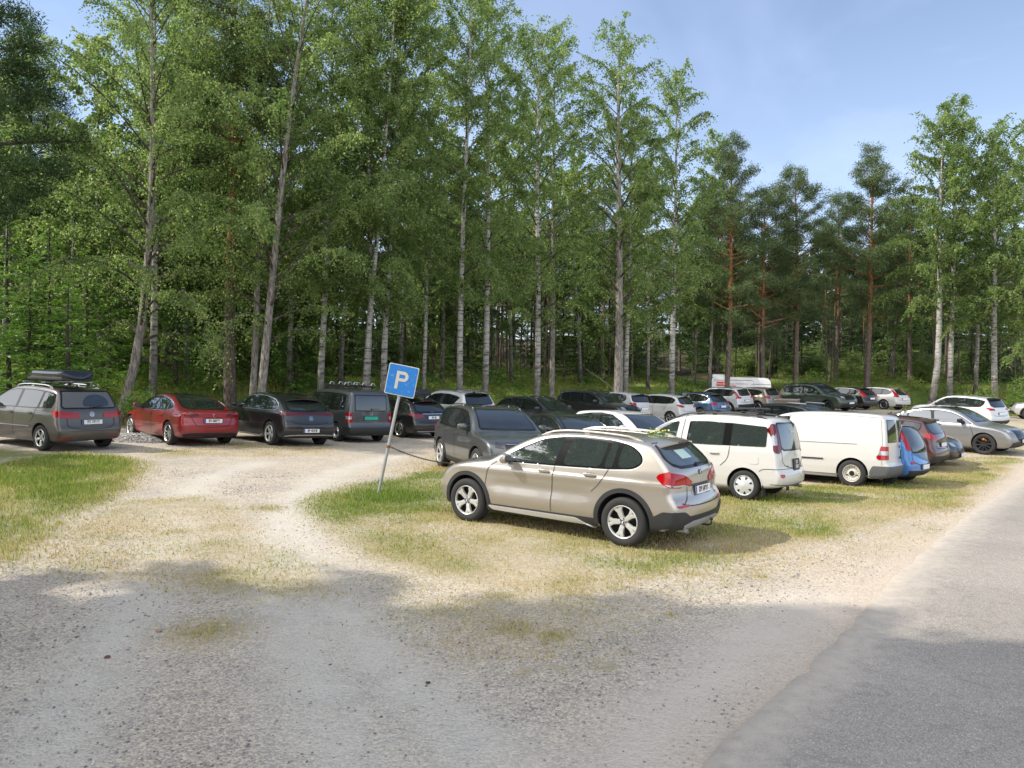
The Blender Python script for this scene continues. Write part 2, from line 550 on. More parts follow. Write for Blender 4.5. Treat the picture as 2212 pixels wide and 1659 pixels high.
def _clampy(s, mode, y, z):
    """keep end-panel points on the end face instead of running along the flank"""
    if mode == 'side':
        # here y is the x coordinate: keep side panels off the end faces
        if mode not in s.lim:
            zg = np.linspace(.15, s.H + .1, 50); xg = np.linspace(-.2, s.L + .2, 160)
            Z, X = np.meshgrid(zg, xg, indexing='ij')
            Y = s.solve(mode, X, Z)[..., 1]
            ok = Y > Y.max(1, keepdims=True) - .14
            sm_ = lambda q: np.convolve(np.pad(q, 3, 'edge'), np.ones(7) / 7, 'valid')
            s.lim[mode] = (zg, sm_(np.array([xg[np.argmax(b)] for b in ok])), sm_(np.array([xg[len(b) - 1 - np.argmax(b[::-1])] for b in ok])))
        zg, a, b = s.lim[mode]
        return np.clip(y, np.interp(z, zg, a), np.interp(z, zg, b))
    if mode not in s.lim:
        zg = np.linspace(.15, s.H + .1, 50); yg = np.linspace(0, s.W * .55, 70)
        Z, Y = np.meshgrid(zg, yg, indexing='ij')
        X = s.solve(mode, Y, Z)[..., 0]
        bad = np.abs(X - X[:, :1]) > .13
        yl = np.array([yg[np.argmax(b)] if b.any() else yg[-1] for b in bad])
        s.lim[mode] = (zg, np.convolve(np.pad(yl, 3, 'edge'), np.ones(7) / 7, 'valid'))
    zg, yl = s.lim[mode]
    l = np.interp(z, zg, yl)
    return np.clip(y, -l, l)
Body.clampy = _clampy

def surface_nets(fn, lo, hi, h):
    xs = [np.arange(lo[i], hi[i] + h, h) for i in range(3)]
    X, Y, Z = np.meshgrid(*xs, indexing='ij')
    G = fn(X, Y, Z)
    ins = G < 0
    n = G.shape
    cs = (n[0] - 1, n[1] - 1, n[2] - 1)
    acc = np.zeros(cs + (3,)); cnt = np.zeros(cs)
    quads = []
    C = np.stack([X, Y, Z], -1)
    for ax in range(3):
        sl0 = [slice(None)] * 3; sl1 = [slice(None)] * 3
        sl0[ax] = slice(0, -1); sl1[ax] = slice(1, None)
        a = G[tuple(sl0)]; b = G[tuple(sl1)]
        cross = (a < 0) != (b < 0)
        I = np.argwhere(cross)
        I = I[(np.delete(I, ax, 1) > 0).all(1)]
        o = [q for q in range(3) if q != ax]
        I = I[(I[:, o[0]] < n[o[0]] - 1) & (I[:, o[1]] < n[o[1]] - 1)]
        av = a[tuple(I.T)]; bv = b[tuple(I.T)]
        t = av / (av - bv)
        p = C[tuple(I.T)].copy(); p[:, ax] += t * h
        cells = []
        for d0, d1 in ((0, 0), (1, 0), (1, 1), (0, 1)):
            J = I.copy(); J[:, o[0]] -= d0; J[:, o[1]] -= d1
            np.add.at(acc, tuple(J.T), p); np.add.at(cnt, tuple(J.T), 1)
            cells.append(np.ravel_multi_index(J.T, cs))
        q = np.stack(cells, 1)
        flip = (av < 0)
        if ax == 1: flip = ~flip
        q[flip] = q[flip][:, ::-1]
        quads.append(q)
    quads = np.vstack(quads)
    used, inv = np.unique(quads, return_inverse=True)
    V = acc.reshape(-1, 3)[used] / cnt.reshape(-1)[used][:, None]
    return V, inv.reshape(quads.shape)

def body_mesh(B, h, mats, name='body'):
    V, Q = surface_nets(B.f, (-.12, -B.W / 2 - .06 - h * .5, 0.05), (B.L + .12, B.W / 2 + .06, B.H + .1), h)
    for _ in range(4):
        x, y, z = V.T
        g = B.f(x, y, z)
        V = V - B.normal(x, y, z, B.f) * np.clip(g, -h, h)[:, None] * .9
    # crisp wheel arch edges
    for cx in B.wheels:
        for _ in range(4):
            x, y, z = V.T
            r = np.hypot(x - cx, z - B.rw - .01)
            m = (np.abs(r - B.ra) < h * .55) & (np.abs(B.f0(x, y, z)) < h * .55) & (z > .12)
            if not m.any(): break
            sc = B.ra / np.maximum(r[m], 1e-6)
            V[m, 0] = cx + (x[m] - cx) * sc; V[m, 2] = B.rw + .01 + (z[m] - B.rw - .01) * sc
            x, y, z = V[m].T
            nn = B.normal(x, y, z); nn[:, 0] = 0; nn[:, 2] = 0
            V[m, 1] -= np.sign(y) * np.clip(B.f0(x, y, z), -h, h)
    Cn = V[Q].mean(1)
    am = np.zeros(len(Q), int)
    e1 = V[Q[:, 1]] - V[Q[:, 0]]; e2 = V[Q[:, 3]] - V[Q[:, 0]]
    nn = np.cross(e1, e2); nn /= np.maximum(np.linalg.norm(nn, axis=1, keepdims=True), 1e-9)
    x, y, z = Cn.T
    am[(np.abs(B.f0(x, y, z)) > .018) & (z < .9) ] = 1
    am[(nn[:, 2] < -.75) & (z < .5)] = 1
    return mesh_np(name, V, Q.astype(np.int32), mats, True, R(38), am)

def clip_half(poly, n, c):
    """keep the part where n.p >= c"""
    out = []
    for i in range(len(poly)):
        a = np.array(poly[i]); b = np.array(poly[(i + 1) % len(poly)])
        da = a @ n - c; db = b @ n - c
        if da >= 0: out.append(a)
        if (da >= 0) != (db >= 0): out.append(a + (b - a) * da / (da - db))
    return out

def inset(poly, d):
    P = np.asarray(poly, float); n = len(P)
    area = .5 * np.sum(P[:, 0] * np.roll(P[:, 1], -1) - np.roll(P[:, 0], -1) * P[:, 1])
    sg = 1 if area > 0 else -1
    out = []
    for i in range(n):
        a, b, c = P[i - 1], P[i], P[(i + 1) % n]
        e1 = b - a; e2 = c - b
        l1 = np.hypot(*e1) + 1e-9; l2 = np.hypot(*e2) + 1e-9
        n1 = np.array([-e1[1], e1[0]]) / l1 * sg; n2 = np.array([-e2[1], e2[0]]) / l2 * sg
        m = n1 + n2; q = np.hypot(*m)
        m = m / q if q > 1e-6 else n1
        out.append(b + m * d / max(.5, (m @ n1)))
    return out

def densify(P, s):
    out = []
    for i in range(len(P)):
        a = np.array(P[i]); b = np.array(P[(i + 1) % len(P)])
        k = max(1, int(math.ceil(np.hypot(*(b - a)) / s)))
        for j in range(k): out.append(a + (b - a) * j / k)
    return np.array(out)

def round_poly(poly, r):
    P = np.asarray(poly, float); n = len(P); out = []
    for i in range(n):
        a, b, c = P[i - 1], P[i], P[(i + 1) % n]
        l1 = np.hypot(*(a - b)) + 1e-9; l2 = np.hypot(*(c - b)) + 1e-9
        p = b + (a - b) * min(r / l1, .46); q = b + (c - b) * min(r / l2, .46)
        for t in (0, .25, .5, .75, 1): out.append(p * (1 - t) ** 2 + b * 2 * t * (1 - t) + q * t * t)
    return np.array(out)

def panel_geo(B, mode, poly, off, sp, rnd=1, skirt=.012, side=1, clamp=False):
    """a sheet that follows the body surface inside a 2-D outline; returns V, F"""
    P = round_poly(poly, (0, .035, .09)[rnd]) if rnd else np.asarray(poly, float)
    P = densify(P, sp)
    # drop near duplicate points
    keep = [0]
    for i in range(1, len(P)):
        if np.hypot(*(P[i] - P[keep[-1]])) > 1e-3: keep.append(i)
    P = P[keep]
    lo = P.min(0); hi = P.max(0)
    gx, gy = np.meshgrid(np.arange(lo[0] + sp / 2, hi[0], sp), np.arange(lo[1] + sp / 2, hi[1], sp))
    G = np.c_[gx.ravel(), gy.ravel()]
    if len(G):
        G = G[inside_poly(G, P)]
        if len(G): G = G[poly_dist(G, P) > sp * .45]
    allp = np.vstack([P, G]) if len(G) else P
    nb = len(P)
    r = delaunay_2d_cdt([Vector(p) for p in allp], [(i, (i + 1) % nb) for i in range(nb)], [], 0, 1e-5)
    vs_ = np.array([tuple(v) for v in r[0]]); tris = np.array([t for t in r[2] if len(t) == 3])
    if not len(tris): return [], []
    cen = vs_[tris].mean(1)
    tris = tris[inside_poly(cen, P)]
    if mode in ('rear', 'front') or (mode == 'side' and clamp):
        vs_[:, 0] = B.clampy(mode, vs_[:, 0], vs_[:, 1])
    S = B.solve(mode, vs_[:, 0], vs_[:, 1])
    Nn = B.normal(S[:, 0], S[:, 1], S[:, 2])
    V = S + Nn * off
    # orient
    if len(tris):
        a, b, c = V[tris[0, 0]], V[tris[0, 1]], V[tris[0, 2]]
        if np.dot(np.cross(b - a, c - a), Nn[tris[0, 0]]) < 0: tris = tris[:, ::-1]
    F = [tuple(t) for t in tris]
    # skirt from the boundary edges inward
    ec = {}
    for t in F:
        for k in range(3):
            e = (t[k], t[(k + 1) % 3]); ec[e] = 1
    bd = [e for e in ec if (e[1], e[0]) not in ec]
    if skirt:
        low = {}
        V = list(V)
        for a, b in bd:
            for q in (a, b):
                if q not in low:
                    low[q] = len(V); V.append(S[q] - Nn[q] * (skirt - off if skirt > off else skirt))
        for a, b in bd: F.append((b, a, low[a], low[b]))
        V = np.array(V)
    if side < 0:
        V = np.array(V) * np.array([1, -1, 1]); F = [tuple(reversed(f)) for f in F]
    return V, F

class Car:
    def __init__(s, B, root, fine, sc):
        s.B, s.root, s.fine = B, root, fine
        s.sp = sc
    def panel(s, name, parts, m, off=.004, rnd=1, skirt=.012, parent=None, label=None, sp=None, clamp=False):
        """parts: list of (mode, poly, side)"""
        AV = []; AF = []
        for i, (mode, poly, side) in enumerate(parts):
            V, F = panel_geo(s.B, mode, poly, off + i * .0006, sp or s.sp, rnd, skirt, side, clamp)
            b = len(AV); AV += [tuple(v) for v in V]; AF += [tuple(b + i for i in f) for f in F]
        if not AF: return None
        me = bpy.data.meshes.new(name)
        me.from_pydata(AV, [], AF); me.materials.append(m)
        me.polygons.foreach_set('use_smooth', [True] * len(AF)); me.set_sharp_from_angle(angle=R(40)); me.update()
        o = link(name, me, parent if parent is not None else s.root)
        if label: o['label'] = label
        return o
    def strip(s, name, mode, pts, w, m, off=.004, sides=(1, -1), parent=None):
        """thin line (shut line, moulding) along a polyline on the surface"""
        P = chaikin(pts, 2, closed=False) if len(pts) > 2 else np.array(pts, float)
        Q = [P[0]]
        for a, b in zip(P[:-1], P[1:]):
            k = max(1, int(math.ceil(np.hypot(*(b - a)) / (s.sp * .8))))
            for j in range(1, k + 1): Q.append(a + (b - a) * j / k)
        Q = np.array(Q)
        T = np.gradient(Q, axis=0); T /= np.maximum(np.hypot(T[:, 0], T[:, 1]), 1e-9)[:, None]
        Nn = np.c_[-T[:, 1], T[:, 0]] * w / 2
        ed = [Q - Nn, Q, Q + Nn]
        o = None
        for side in (sides if mode == 'side' else (1,)):
            V = []; F = []; k = len(Q)
            for e in ed:
                S = s.B.solve(mode, e[:, 0], e[:, 1]); n = s.B.normal(S[:, 0], S[:, 1], S[:, 2])
                V += [tuple(v) for v in (S + n * off) * np.array([1, side, 1])]
            for q in range(2):
                for i in range(k - 1):
                    f = (q * k + i, q * k + i + 1, (q + 1) * k + i + 1, (q + 1) * k + i)
                    F.append(f if side > 0 else tuple(reversed(f)))
            me = bpy.data.meshes.new(name); me.from_pydata(V, [], F); me.materials.append(m)
            me.polygons.foreach_set('use_smooth', [True] * len(F)); me.update()
            o = link(name, me, parent if parent is not None else s.root)
        return o

def rim_mesh(style, r, w, mats):
    """wheel rim facing +y, radius r; mats: [face, dark]"""
    mb = MB()
    # outer lip and barrel
    mb.lathe([(r * 1.0, w / 2 - .004), (r * .97, w / 2 + .004), (r * .93, w / 2 - .004), (r * .90, w / 2 - .03), (r * .88, -w / 2)], 40, ms=[0, 0, 0, 1])
    mb.lathe([(r * .9, w / 2 - .10), (0.0, w / 2 - .10)], 32, m=1)
    def spoke(a, r0, r1, w0, w1, y0, y1, th=.02, m=0, skew=0.0):
        V = []
        for (rr, ww, yy, sk) in ((r0, w0, y0, 0), ((r0 + r1) / 2, (w0 + w1) / 2 * .93, (y0 + y1) / 2 + .006, skew * .5), (r1, w1, y1, skew)):
            for t, dy in ((-.5, -th), (-.42, 0), (0, .004), (.42, 0), (.5, -th)):
                u = t * ww + sk
                V.append((rr * math.cos(a) - u * math.sin(a), yy + dy, rr * math.sin(a) + u * math.cos(a)))
        F = []
        for k in range(2):
            for i in range(4): F.append((k * 5 + i, k * 5 + i + 1, k * 5 + 6 + i, k * 5 + 5 + i))
        mb.add(V, F, m)
    yf = w / 2 - .012
    if style in ('y5', 'five'):
        for k in range(5):
            a = PI / 2 + 2 * PI * k / 5
            if style == 'y5':
                spoke(a, r * .15, r * .62, .075, .085, yf - .02, yf - .006, .03)
                spoke(a, r * .52, r * .95, .055, .075, yf - .008, yf, .03, skew=.045)
                spoke(a, r * .52, r * .95, .055, .075, yf - .008, yf, .03, skew=-.045)
            else:
                spoke(a, r * .15, r * .95, .06, .10, yf - .02, yf, .03)
        mb.lathe([(r * .27, yf - .025), (r * .25, yf - .012), (r * .14, yf - .010), (0, yf - .008)], 20)
        for k in range(5):
            a = PI / 2 + 2 * PI * (k + .5) / 5
            mb.lathe([(.011, yf - .006), (.011, yf - .011)], 8, c=(r * .2 * math.cos(a), 0, r * .2 * math.sin(a)), m=1)
            mb.lathe([(0.0, yf - .009), (.011, yf - .009)], 8, c=(r * .2 * math.cos(a), 0, r * .2 * math.sin(a)), m=1)
    elif style == 'ten' or style == 'multi':
        n = 10 if style == 'ten' else 5
        for k in range(n):
            a = PI / 2 + 2 * PI * k / n
            if style == 'ten': spoke(a, r * .15, r * .95, .028, .034, yf - .02, yf, .03)
            else:
                for da in (-.13, .13): spoke(a + da, r * .15, r * .95, .026, .034, yf - .02, yf, .03, skew=da * .05)
        mb.lathe([(r * .24, yf - .03), (r * .22, yf - .012), (0, yf - .010)], 20)
    elif style == 'steel':
        mb.lathe([(r * .93, yf - .03), (r * .80, yf - .012), (r * .72, yf - .035), (r * .52, yf - .05), (r * .40, yf - .02), (r * .30, yf - .018)], 36)
        mb.lathe([(r * .30, yf - .016), (r * .27, yf - .004), (0, yf)], 20, m=1)
        for k in range(16):
            a = 2 * PI * k / 16
            c = (r * .70 * math.cos(a), 0, r * .70 * math.sin(a))
            mb.lathe([(0, yf - .028), (r * .052, yf - .028)], 8, c=c, m=1)
            mb.lathe([(r * .052, yf - .028), (r * .052, yf - .04)], 8, c=c, m=1)
    elif style == 'cap':
        mb.lathe([(r * .97, yf - .012), (r * .80, yf + .006), (r * .35, yf + .012), (r * .2, yf + .022), (0, yf + .024)], 42)
        for k in range(7):
            a = PI / 2 + 2 * PI * k / 7
            V = []
            for rr, t in ((r * .60, -.055), (r * .60, .055), (r * .86, .10), (r * .86, -.10)):
                V.append((rr * math.cos(a + t * 1.6), yf + (.0125 if rr < r * .7 else .0045), rr * math.sin(a + t * 1.6)))
            mb.add(V, [(0, 1, 2, 3)], 1)
    me = bpy.data.meshes.new('rim'); me.from_pydata(mb.v, [], mb.f)
    for m_ in mats: me.materials.append(m_)
    me.polygons.foreach_set('material_index', mb.m)
    me.polygons.foreach_set('use_smooth', [True] * len(mb.f)); me.set_sharp_from_angle(angle=R(28)); me.update()
    return me

_wheel_cache = {}
def wheel_meshes(style, rt, rr, wd, face):
    key = (style, rt, rr, wd, face.name)
    if key in _wheel_cache: return _wheel_cache[key]
    mb = MB()
    h = wd / 2
    prof = [(rr * .98, h - .012), (rr * 1.02, h - .002), (rt * .5 + rr * .5, h + .006), (rt * .93, h - .004), (rt * .985, h - .022), (rt, h - .05)]
    for q in (-.33, -.1, .1, .33):
        yy = -q * wd
        prof += [(rt, yy + .012), (rt - .008, yy + .008), (rt - .008, yy - .004), (rt, yy - .008)]
    prof += [(rt, -h + .05), (rt * .985, -h + .022), (rt * .93, -h + .004), (rr, -h)]
    mb.lathe(prof, 48)
    me = bpy.data.meshes.new('wheel'); me.from_pydata(mb.v, [], mb.f); me.materials.append(RUBBER)
    me.polygons.foreach_set('use_smooth', [True] * len(mb.f)); me.set_sharp_from_angle(angle=R(40)); me.update()
    rm = rim_mesh(style, rr, wd, [face, DARK])
    _wheel_cache[key] = (me, rm)
    return me, rm

def superblob(c, d, M=None, n=10, e=.55):
    """rounded box: V,F"""
    V = []; F = []
    sg = lambda v: math.copysign(abs(v) ** e, v)
    for i in range(n + 1):
        ph = -PI / 2 + PI * i / n
        for j in range(2 * n):
            th = PI * j / n
            v = Vector((sg(math.cos(ph)) * sg(math.cos(th)) * d[0] / 2, sg(math.cos(ph)) * sg(math.sin(th)) * d[1] / 2, sg(math.sin(ph)) * d[2] / 2))
            if M is not None: v = M @ v
            V.append(v + Vector(c))
    for i in range(n):
        for j in range(2 * n):
            F.append((i * 2 * n + j, i * 2 * n + (j + 1) % (2 * n), (i + 1) * 2 * n + (j + 1) % (2 * n), (i + 1) * 2 * n + j))
    return V, F

def build_car(name, label, cat, S, place, paintm, group=None, detail=2):
    """S: spec dict in metres measured from the rear bumper; place = dict(loc=(x,y), th=deg, ref='RL'..)"""
    Lc, H, W = S['L'], S['H'], S['W']
    xr, xf = S['xr'], S['xr'] + S['wb']
    rw = S['rw']
    B = Body(S['prof'], Lc, H, W, (xr, xf), rw, S.get('ra', rw + .055), S['wtab'], S['ptab'], S.get('bowr', .10), S.get('bowf', .22),
             S.get('crown', .05), S.get('k', .08), flank=S.get('flank'))
    # pose ------------------------------------------------------------------
    th = place['th']; fx, fy = math.sin(R(th)), math.cos(R(th))
    lx, ly = -fy, fx                       # left of the car
    ref = place.get('ref', 'C')
    rx, ry = {'RL': (xr, W / 2 - .03), 'RR': (xr, -W / 2 + .03), 'FL': (xf, W / 2 - .03), 'FR': (xf, -W / 2 + .03), 'C': (Lc / 2, 0),
              'RC': (0, 0), 'FC': (Lc, 0)}[ref]
    cx0 = Lc / 2
    px, d = place['px'], place['d']
    v = ray(px, 793.7); wx = v[0] * d / v[1]; wy = d
    ox = wx - fx * (rx - cx0) - lx * ry
    oy = wy - fy * (rx - cx0) - ly * ry
    hh = [tz(ox + fx * a + lx * b, oy + fy * a + ly * b) for a, b in ((S['wb'] / 2, 0), (-S['wb'] / 2, 0), (0, W / 2), (0, -W / 2))]
    F3 = Vector((fx * S['wb'], fy * S['wb'], hh[0] - hh[1])).normalized()
    L3 = Vector((lx * W, ly * W, hh[2] - hh[3])).normalized()
    U3 = F3.cross(L3).normalized(); L3 = U3.cross(F3)
    M = Matrix((F3, L3, U3)).transposed().to_4x4()
    zc = (hh[0] + hh[1]) / 2
    M.translation = Vector((ox, oy, zc))
    root = empty(name, (0, 0, 0)); root.matrix_world = M
    tag(root, label, cat, group)
    OFF = Matrix.Translation((-cx0, 0, 0))
    fine = detail
    h = {3: .026, 2: .036, 1: .048, 0: .06}[detail]
    car = Car(B, root, fine, {3: .035, 2: .05, 1: .065, 0: .09}[detail])
    body = link('body', body_mesh(B, h, [paintm, DARK]), root)
    lat = (1, -1)
    both = lambda poly, mode='side': [(mode, poly, q) for q in lat]
    sm = .004 if detail >= 2 else .006
    # glasshouse ------------------------------------------------------------
    dlo = S['dlo']
    pil = S.get('pillars', [])
    trimm = S.get('dlo_mat', BLACKGLOSS)
    glm = S.get('glass', GLASS)
    if S.get('dlo_frame', True):
        fr = inset(dlo, -.018)
        if 'dlo_bright' in S:
            for q in lat: car.panel('window_surround', [('side', inset(dlo, -.034), q)], S['dlo_bright'], sm, S.get('dlo_r', 1))
        for q in lat: car.panel('window_frame', [('side', fr, q)], trimm, sm + .002, S.get('dlo_r', 1))
    cuts = [None] + list(pil) + [None]
    for q in lat:
        for a, b in zip(cuts[:-1], cuts[1:]):
            P = [np.array(p, float) for p in dlo]
            # pillars listed from rear to front as (x_bottom, x_top, width)
            z0, z1 = .95, 1.45
            if a is not None:
                dx = a[1] - a[0]; n = np.array([1.0, -dx / (z1 - z0)]); P = clip_half(P, n, n @ np.array([a[0] + a[2] / 2, z0]))
            if b is not None and P:
                dx = b[1] - b[0]; n = -np.array([1.0, -dx / (z1 - z0)]); P = clip_half(P, n, n @ np.array([b[0] - b[2] / 2, z0]))
            if len(P) < 3: continue
            P = inset(P, .006)
            car.panel('side_window', [('side', P, q)], glm, sm + .005, S.get('dlo_r', 1), .010)
    for nm, key, mode in (('windshield', 'ws', 'front'), ('rear_window', 'rwin', 'rear')):
        if key not in S: continue
        half = S[key]
        P = list(half) + [(-y, z) for y, z in reversed(half)]
        car.panel(nm + '_surround' if nm == 'windshield' else nm + '_frame', [(mode, inset(P, -.022), 1)], BLACKGLOSS, sm, S.get(key + '_r', 1))
        g = car.panel(nm, [(mode, inset(P, .015), 1)], S.get(key + '_mat', glm), sm + .004, S.get(key + '_r', 1), .010)
    if 'roof_panel' in S:
        car.panel('roof_panel', [('top', S['roof_panel'], 1)], S.get('roof_mat', BLACKGLOSS), sm + .001, 1)
    if 'spoiler' in S:
        y, x0, x1, z0, z1 = S['spoiler']
        mb = MB()
        xs = [x0, x0 + .01, x1]; 
        V = []; F = []
        ny = 12
        for j in range(ny + 1):
            yy = -y + 2 * y * j / ny; t = (abs(yy) / y) ** 2.5
            b = S.get('bowr', .1) * t * .8; dz = -S.get('crown', .05) * t
            V += [(x0 + b, yy, z0 + dz), (x0 + b - .005, yy, z0 + .022 + dz), (x1, yy, z1 + dz + .012), (x1, yy, z1 + dz - .05)]
        for j in range(ny):
            for k in range(4): F.append((j * 4 + k, j * 4 + (k + 1) % 4, j * 4 + 4 + (k + 1) % 4, j * 4 + 4 + k))
        F += [(0, 1, 2, 3), tuple(reversed(range(ny * 4, ny * 4 + 4)))]
        mb.add(V, F); mb.build('roof_spoiler', S.get('spoiler_mat', paintm), root)
        if detail >= 1:
            mb = MB(); mb.box((x0 - .004, 0, z0 + .011), (.012, .34, .02), bev=.004); mb.build('brake_light', REDL_D, root)
    # lamps -----------------------------------------------------------------
    for key, nm, mode in (('tl', 'tail_light', 'rear'), ('hl', 'headlight', 'front'), ('tl2', 'tail_light_inner', 'rear'), ('tl3', 'tail_light_lens', 'rear')):
        if key not in S: continue
        for q in lat:
            parts = []
            cm = 'rcorner' if mode == 'rear' else 'fcorner'
            if S[key].get('end'): parts.append((cm, to_corner(B, mode, round_poly(S[key]['end'], .02), mode), q))
            if S[key].get('side'): parts.append((cm, to_corner(B, 'side', round_poly(S[key]['side'], .02), mode), q))
            # end outline is given for y>0, mirrored by side=-1
            car.panel(nm, parts, S[key].get('mat', REDL if key != 'hl' else CLEARL), sm + .006 + (.003 if key in ('tl2', 'tl3') else 0), 0, .02)
    if 'refl' in S:
        for q in lat: car.panel('reflector', [('rear', S['refl'], q)], REDL, sm + .003, 1)
    if 'grille' in S:
        P = S['grille']; car.panel('grille', [('front', list(P) + [(-y, z) for y, z in reversed(P)], 1)], BLACKGLOSS if detail < 3 else PLASTIC, sm + .003, 1)
    if 'bumper_r' in S:
        P = S['bumper_r']; parts = [('rear', list(P) + [(-y, z) for y, z in reversed(P)], 1)]
        if 'bumper_rs' in S: parts += both(S['bumper_rs'])
        car.panel('rear_bumper_trim', parts, S.get('bumper_mat', PLASTIC), sm + .008, 1, .02, clamp=True)
    if 'skid' in S:
        P = S['skid']; car.panel('skid_plate', [('rear', list(P) + [(-y, z) for y, z in reversed(P)], 1)], S.get('skid_mat', ALLOY_L), sm + .016, 1, .02)
    if 'bumper_f' in S:
        P = S['bumper_f']; car.panel('front_bumper_trim', [('front', list(P) + [(-y, z) for y, z in reversed(P)], 1)], S.get('bumper_mat', PLASTIC), sm + .006, 1, .02)
    # cladding --------------------------------------------------------------
    ra = S.get('ra', rw + .055)
    if S.get('clad'):
        cw = S['clad']
        for wx_ in (xr, xf):
            P = []
            for k in range(25):
                a = R(-12 + 204 * k / 24); P.append((wx_ + (ra + cw) * math.cos(a), rw + .01 + (ra + cw) * math.sin(a)))
            for k in range(25):
                a = R(192 - 204 * k / 24); P.append((wx_ + (ra - .004) * math.cos(a), rw + .01 + (ra - .004) * math.sin(a)))
            for q in lat: car.panel('wheel_arch_trim', [('side', P, q)], S.get('clad_mat', PLASTIC), sm + .008, 0, .03)
        z0, z1 = S.get('sill', (.22, .36))
        P = [(xr + ra + .01, z0), (xf - ra - .01, z0), (xf - ra - .01, z1), (xr + ra + .01, z1)]
        for q in lat: car.panel('sill_trim', [('side', P, q)], S.get('clad_mat', PLASTIC), sm + .006, 0, .02)
    elif detail >= 1:
        for wx_ in (xr, xf):
            P = []
            for k in range(25):
                a = R(-14 + 208 * k / 24); P.append((wx_ + (ra + .018) * math.cos(a), rw + .01 + (ra + .018) * math.sin(a)))
            for k in range(25):
                a = R(194 - 208 * k / 24); P.append((wx_ + (ra - .005) * math.cos(a), rw + .01 + (ra - .005) * math.sin(a)))
            for q in lat: car.panel('wheel_arch_lip', [('side', P, q)], paintm, .005, 0, .03)
    if 'side_step' in S:
        for q in lat: car.panel('sill_strip', [('side', S['side_step'], q)], S.get('step_mat', ALLOY_L), sm + .025, 1, .035)
    for nm, mode, pts, w, m_ in S.get('strips', []):
        if detail >= 1 or w > .015: car.strip(nm, mode, pts, w, m_, sm + (.002 if w < .015 else .012))
    # handles ---------------------------------------------------------------
    if detail >= 1:
        for hx, hz in S.get('handles', []):
            for q in lat:
                p = B.solve('side', [hx], [hz])[0]
                V, F = superblob((hx, q * (p[1] + .022), hz), (.21, .035, .038), n=6)
                mb = MB(); mb.add(V, F)
                mb.box((hx, q * (p[1] - .002), hz), (.14, .02, .06), m=1, bev=.008)
                mb.build('door_handle', [S.get('handle_mat', paintm), S.get('handle_cup', paintm)], root)
    # mirrors ---------------------------------------------------------------
    mx, mz = S['mirror']
    my = float(B.solve('side', [mx], [mz - .02])[0][1])
    for q in lat:
        mb = MB()
        V, F = superblob((mx - .01, q * (my + .15), mz + .035), (.13, .23, .155), Matrix.Rotation(q * R(10), 3, 'Z'), n=8, e=.7)
        mb.add(V, F, 0)
        mb.box((mx + .02, q * (my + .02), mz - .03), (.07, .12, .04), m=1, bev=.01)
        o = mb.build('wing_mirror', [S.get('mirror_mat', paintm), PLASTIC], root)
        mb = MB(); mb.box((mx - .078, q * (my + .15), mz + .035), (.004, .18, .11), Matrix.Rotation(q * R(10), 3, 'Z')); mb.build('mirror_glass', GLASS, o)
    # rails -----------------------------------------------------------------
    if 'rails' in S:
        x0, x1, yy, rm, hgt = S['rails']
        for q in lat:
            xs = np.linspace(x0, x1, 16)
            zs = B.solve('top', xs, np.full(16, yy))[:, 2]
            lift = np.array([hgt * min(1, min(i, 15 - i) / 1.6) for i in range(16)])
            mb = MB(); mb.tube([(x, q * yy, z + l - .005) for x, z, l in zip(xs, zs, lift)], .017, 8)
            for i in (1, 8, 14): mb.box((xs[i], q * yy, zs[i] + lift[i] / 2), (.09, .022, lift[i] + .02), m=0, bev=.005)
            mb.build('roof_rail', rm, root)
    if 'antenna' in S and detail >= 1:
        ax_ = S['antenna']; az = float(B.solve('top', [ax_], [0.0])[0][2])
        mb = MB(); mb.add([(ax_ - .08, 0, az + .065), (ax_ - .10, .012, az - .005), (ax_ - .10, -.012, az - .005), (ax_ + .08, .02, az - .005), (ax_ + .08, -.02, az - .005)],
                          [(0, 1, 2), (0, 3, 1), (0, 4, 3), (0, 2, 4)])
        mb.build('antenna', S.get('antenna_mat', PLASTIC), root, smooth=False)
    # wheels ----------------------------------------------------------------
    st, rr = S['rim'], S['rr']; face = S.get('rim_mat', ALLOY)
    wd = S.get('tw', .21)
    tm, rmesh = wheel_meshes(st, rw, rr, wd, face)
    for wx_ in (xr, xf):
        for q in lat:
            w_ = link('wheel', tm, root, (wx_ , q * (W / 2 - wd / 2 - .022), rw), (0, R(random.uniform(0, 70)), 0 if q > 0 else PI))
            rmo = link('rim', rmesh, w_)
            if S.get('hub'):
                S['hub'](w_, wd, rr)
    # exhaust / wiper / plate -----------------------------------------------
    if 'wiper' in S and detail >= 1:
        y0, z0, y1, z1 = S['wiper']
        a = B.solve('rear', [y0, (y0 + y1) / 2, y1], [z0, (z0 + z1) / 2, z1]); n = B.normal(*a.T)
        mb = MB(); mb.tube([tuple(p) for p in a + n * .028], .009, 6)
        mb.box(tuple(a[0] + n[0] * .015), (.05, .05, .05), bev=.01)
        mb.build('rear_wiper', PLASTIC, root)
    if 'exhaust' in S:
        for yy in S['exhaust']:
            mb = MB(); mb.tube([(.28, yy, .27), (.10, yy, .265), (.06, yy, .26)], .032, 10, caps=False); mb.tube([(.2, yy, .265), (.21, yy, .265)], .028, 10)
            mb.build('exhaust_pipe', STEEL, root)
    if 'tow' in S:
        mb = MB(); mb.tube([(.25, S['tow'], .28), (.02, S['tow'], .27), (-.03, S['tow'], .29), (-.035, S['tow'], .33)], .014, 8)
        V, F = superblob((-.035, S['tow'], .36), (.05, .05, .05), n=6, e=1); mb.add(V, F); mb.build('tow_bar', PLASTIC, root)
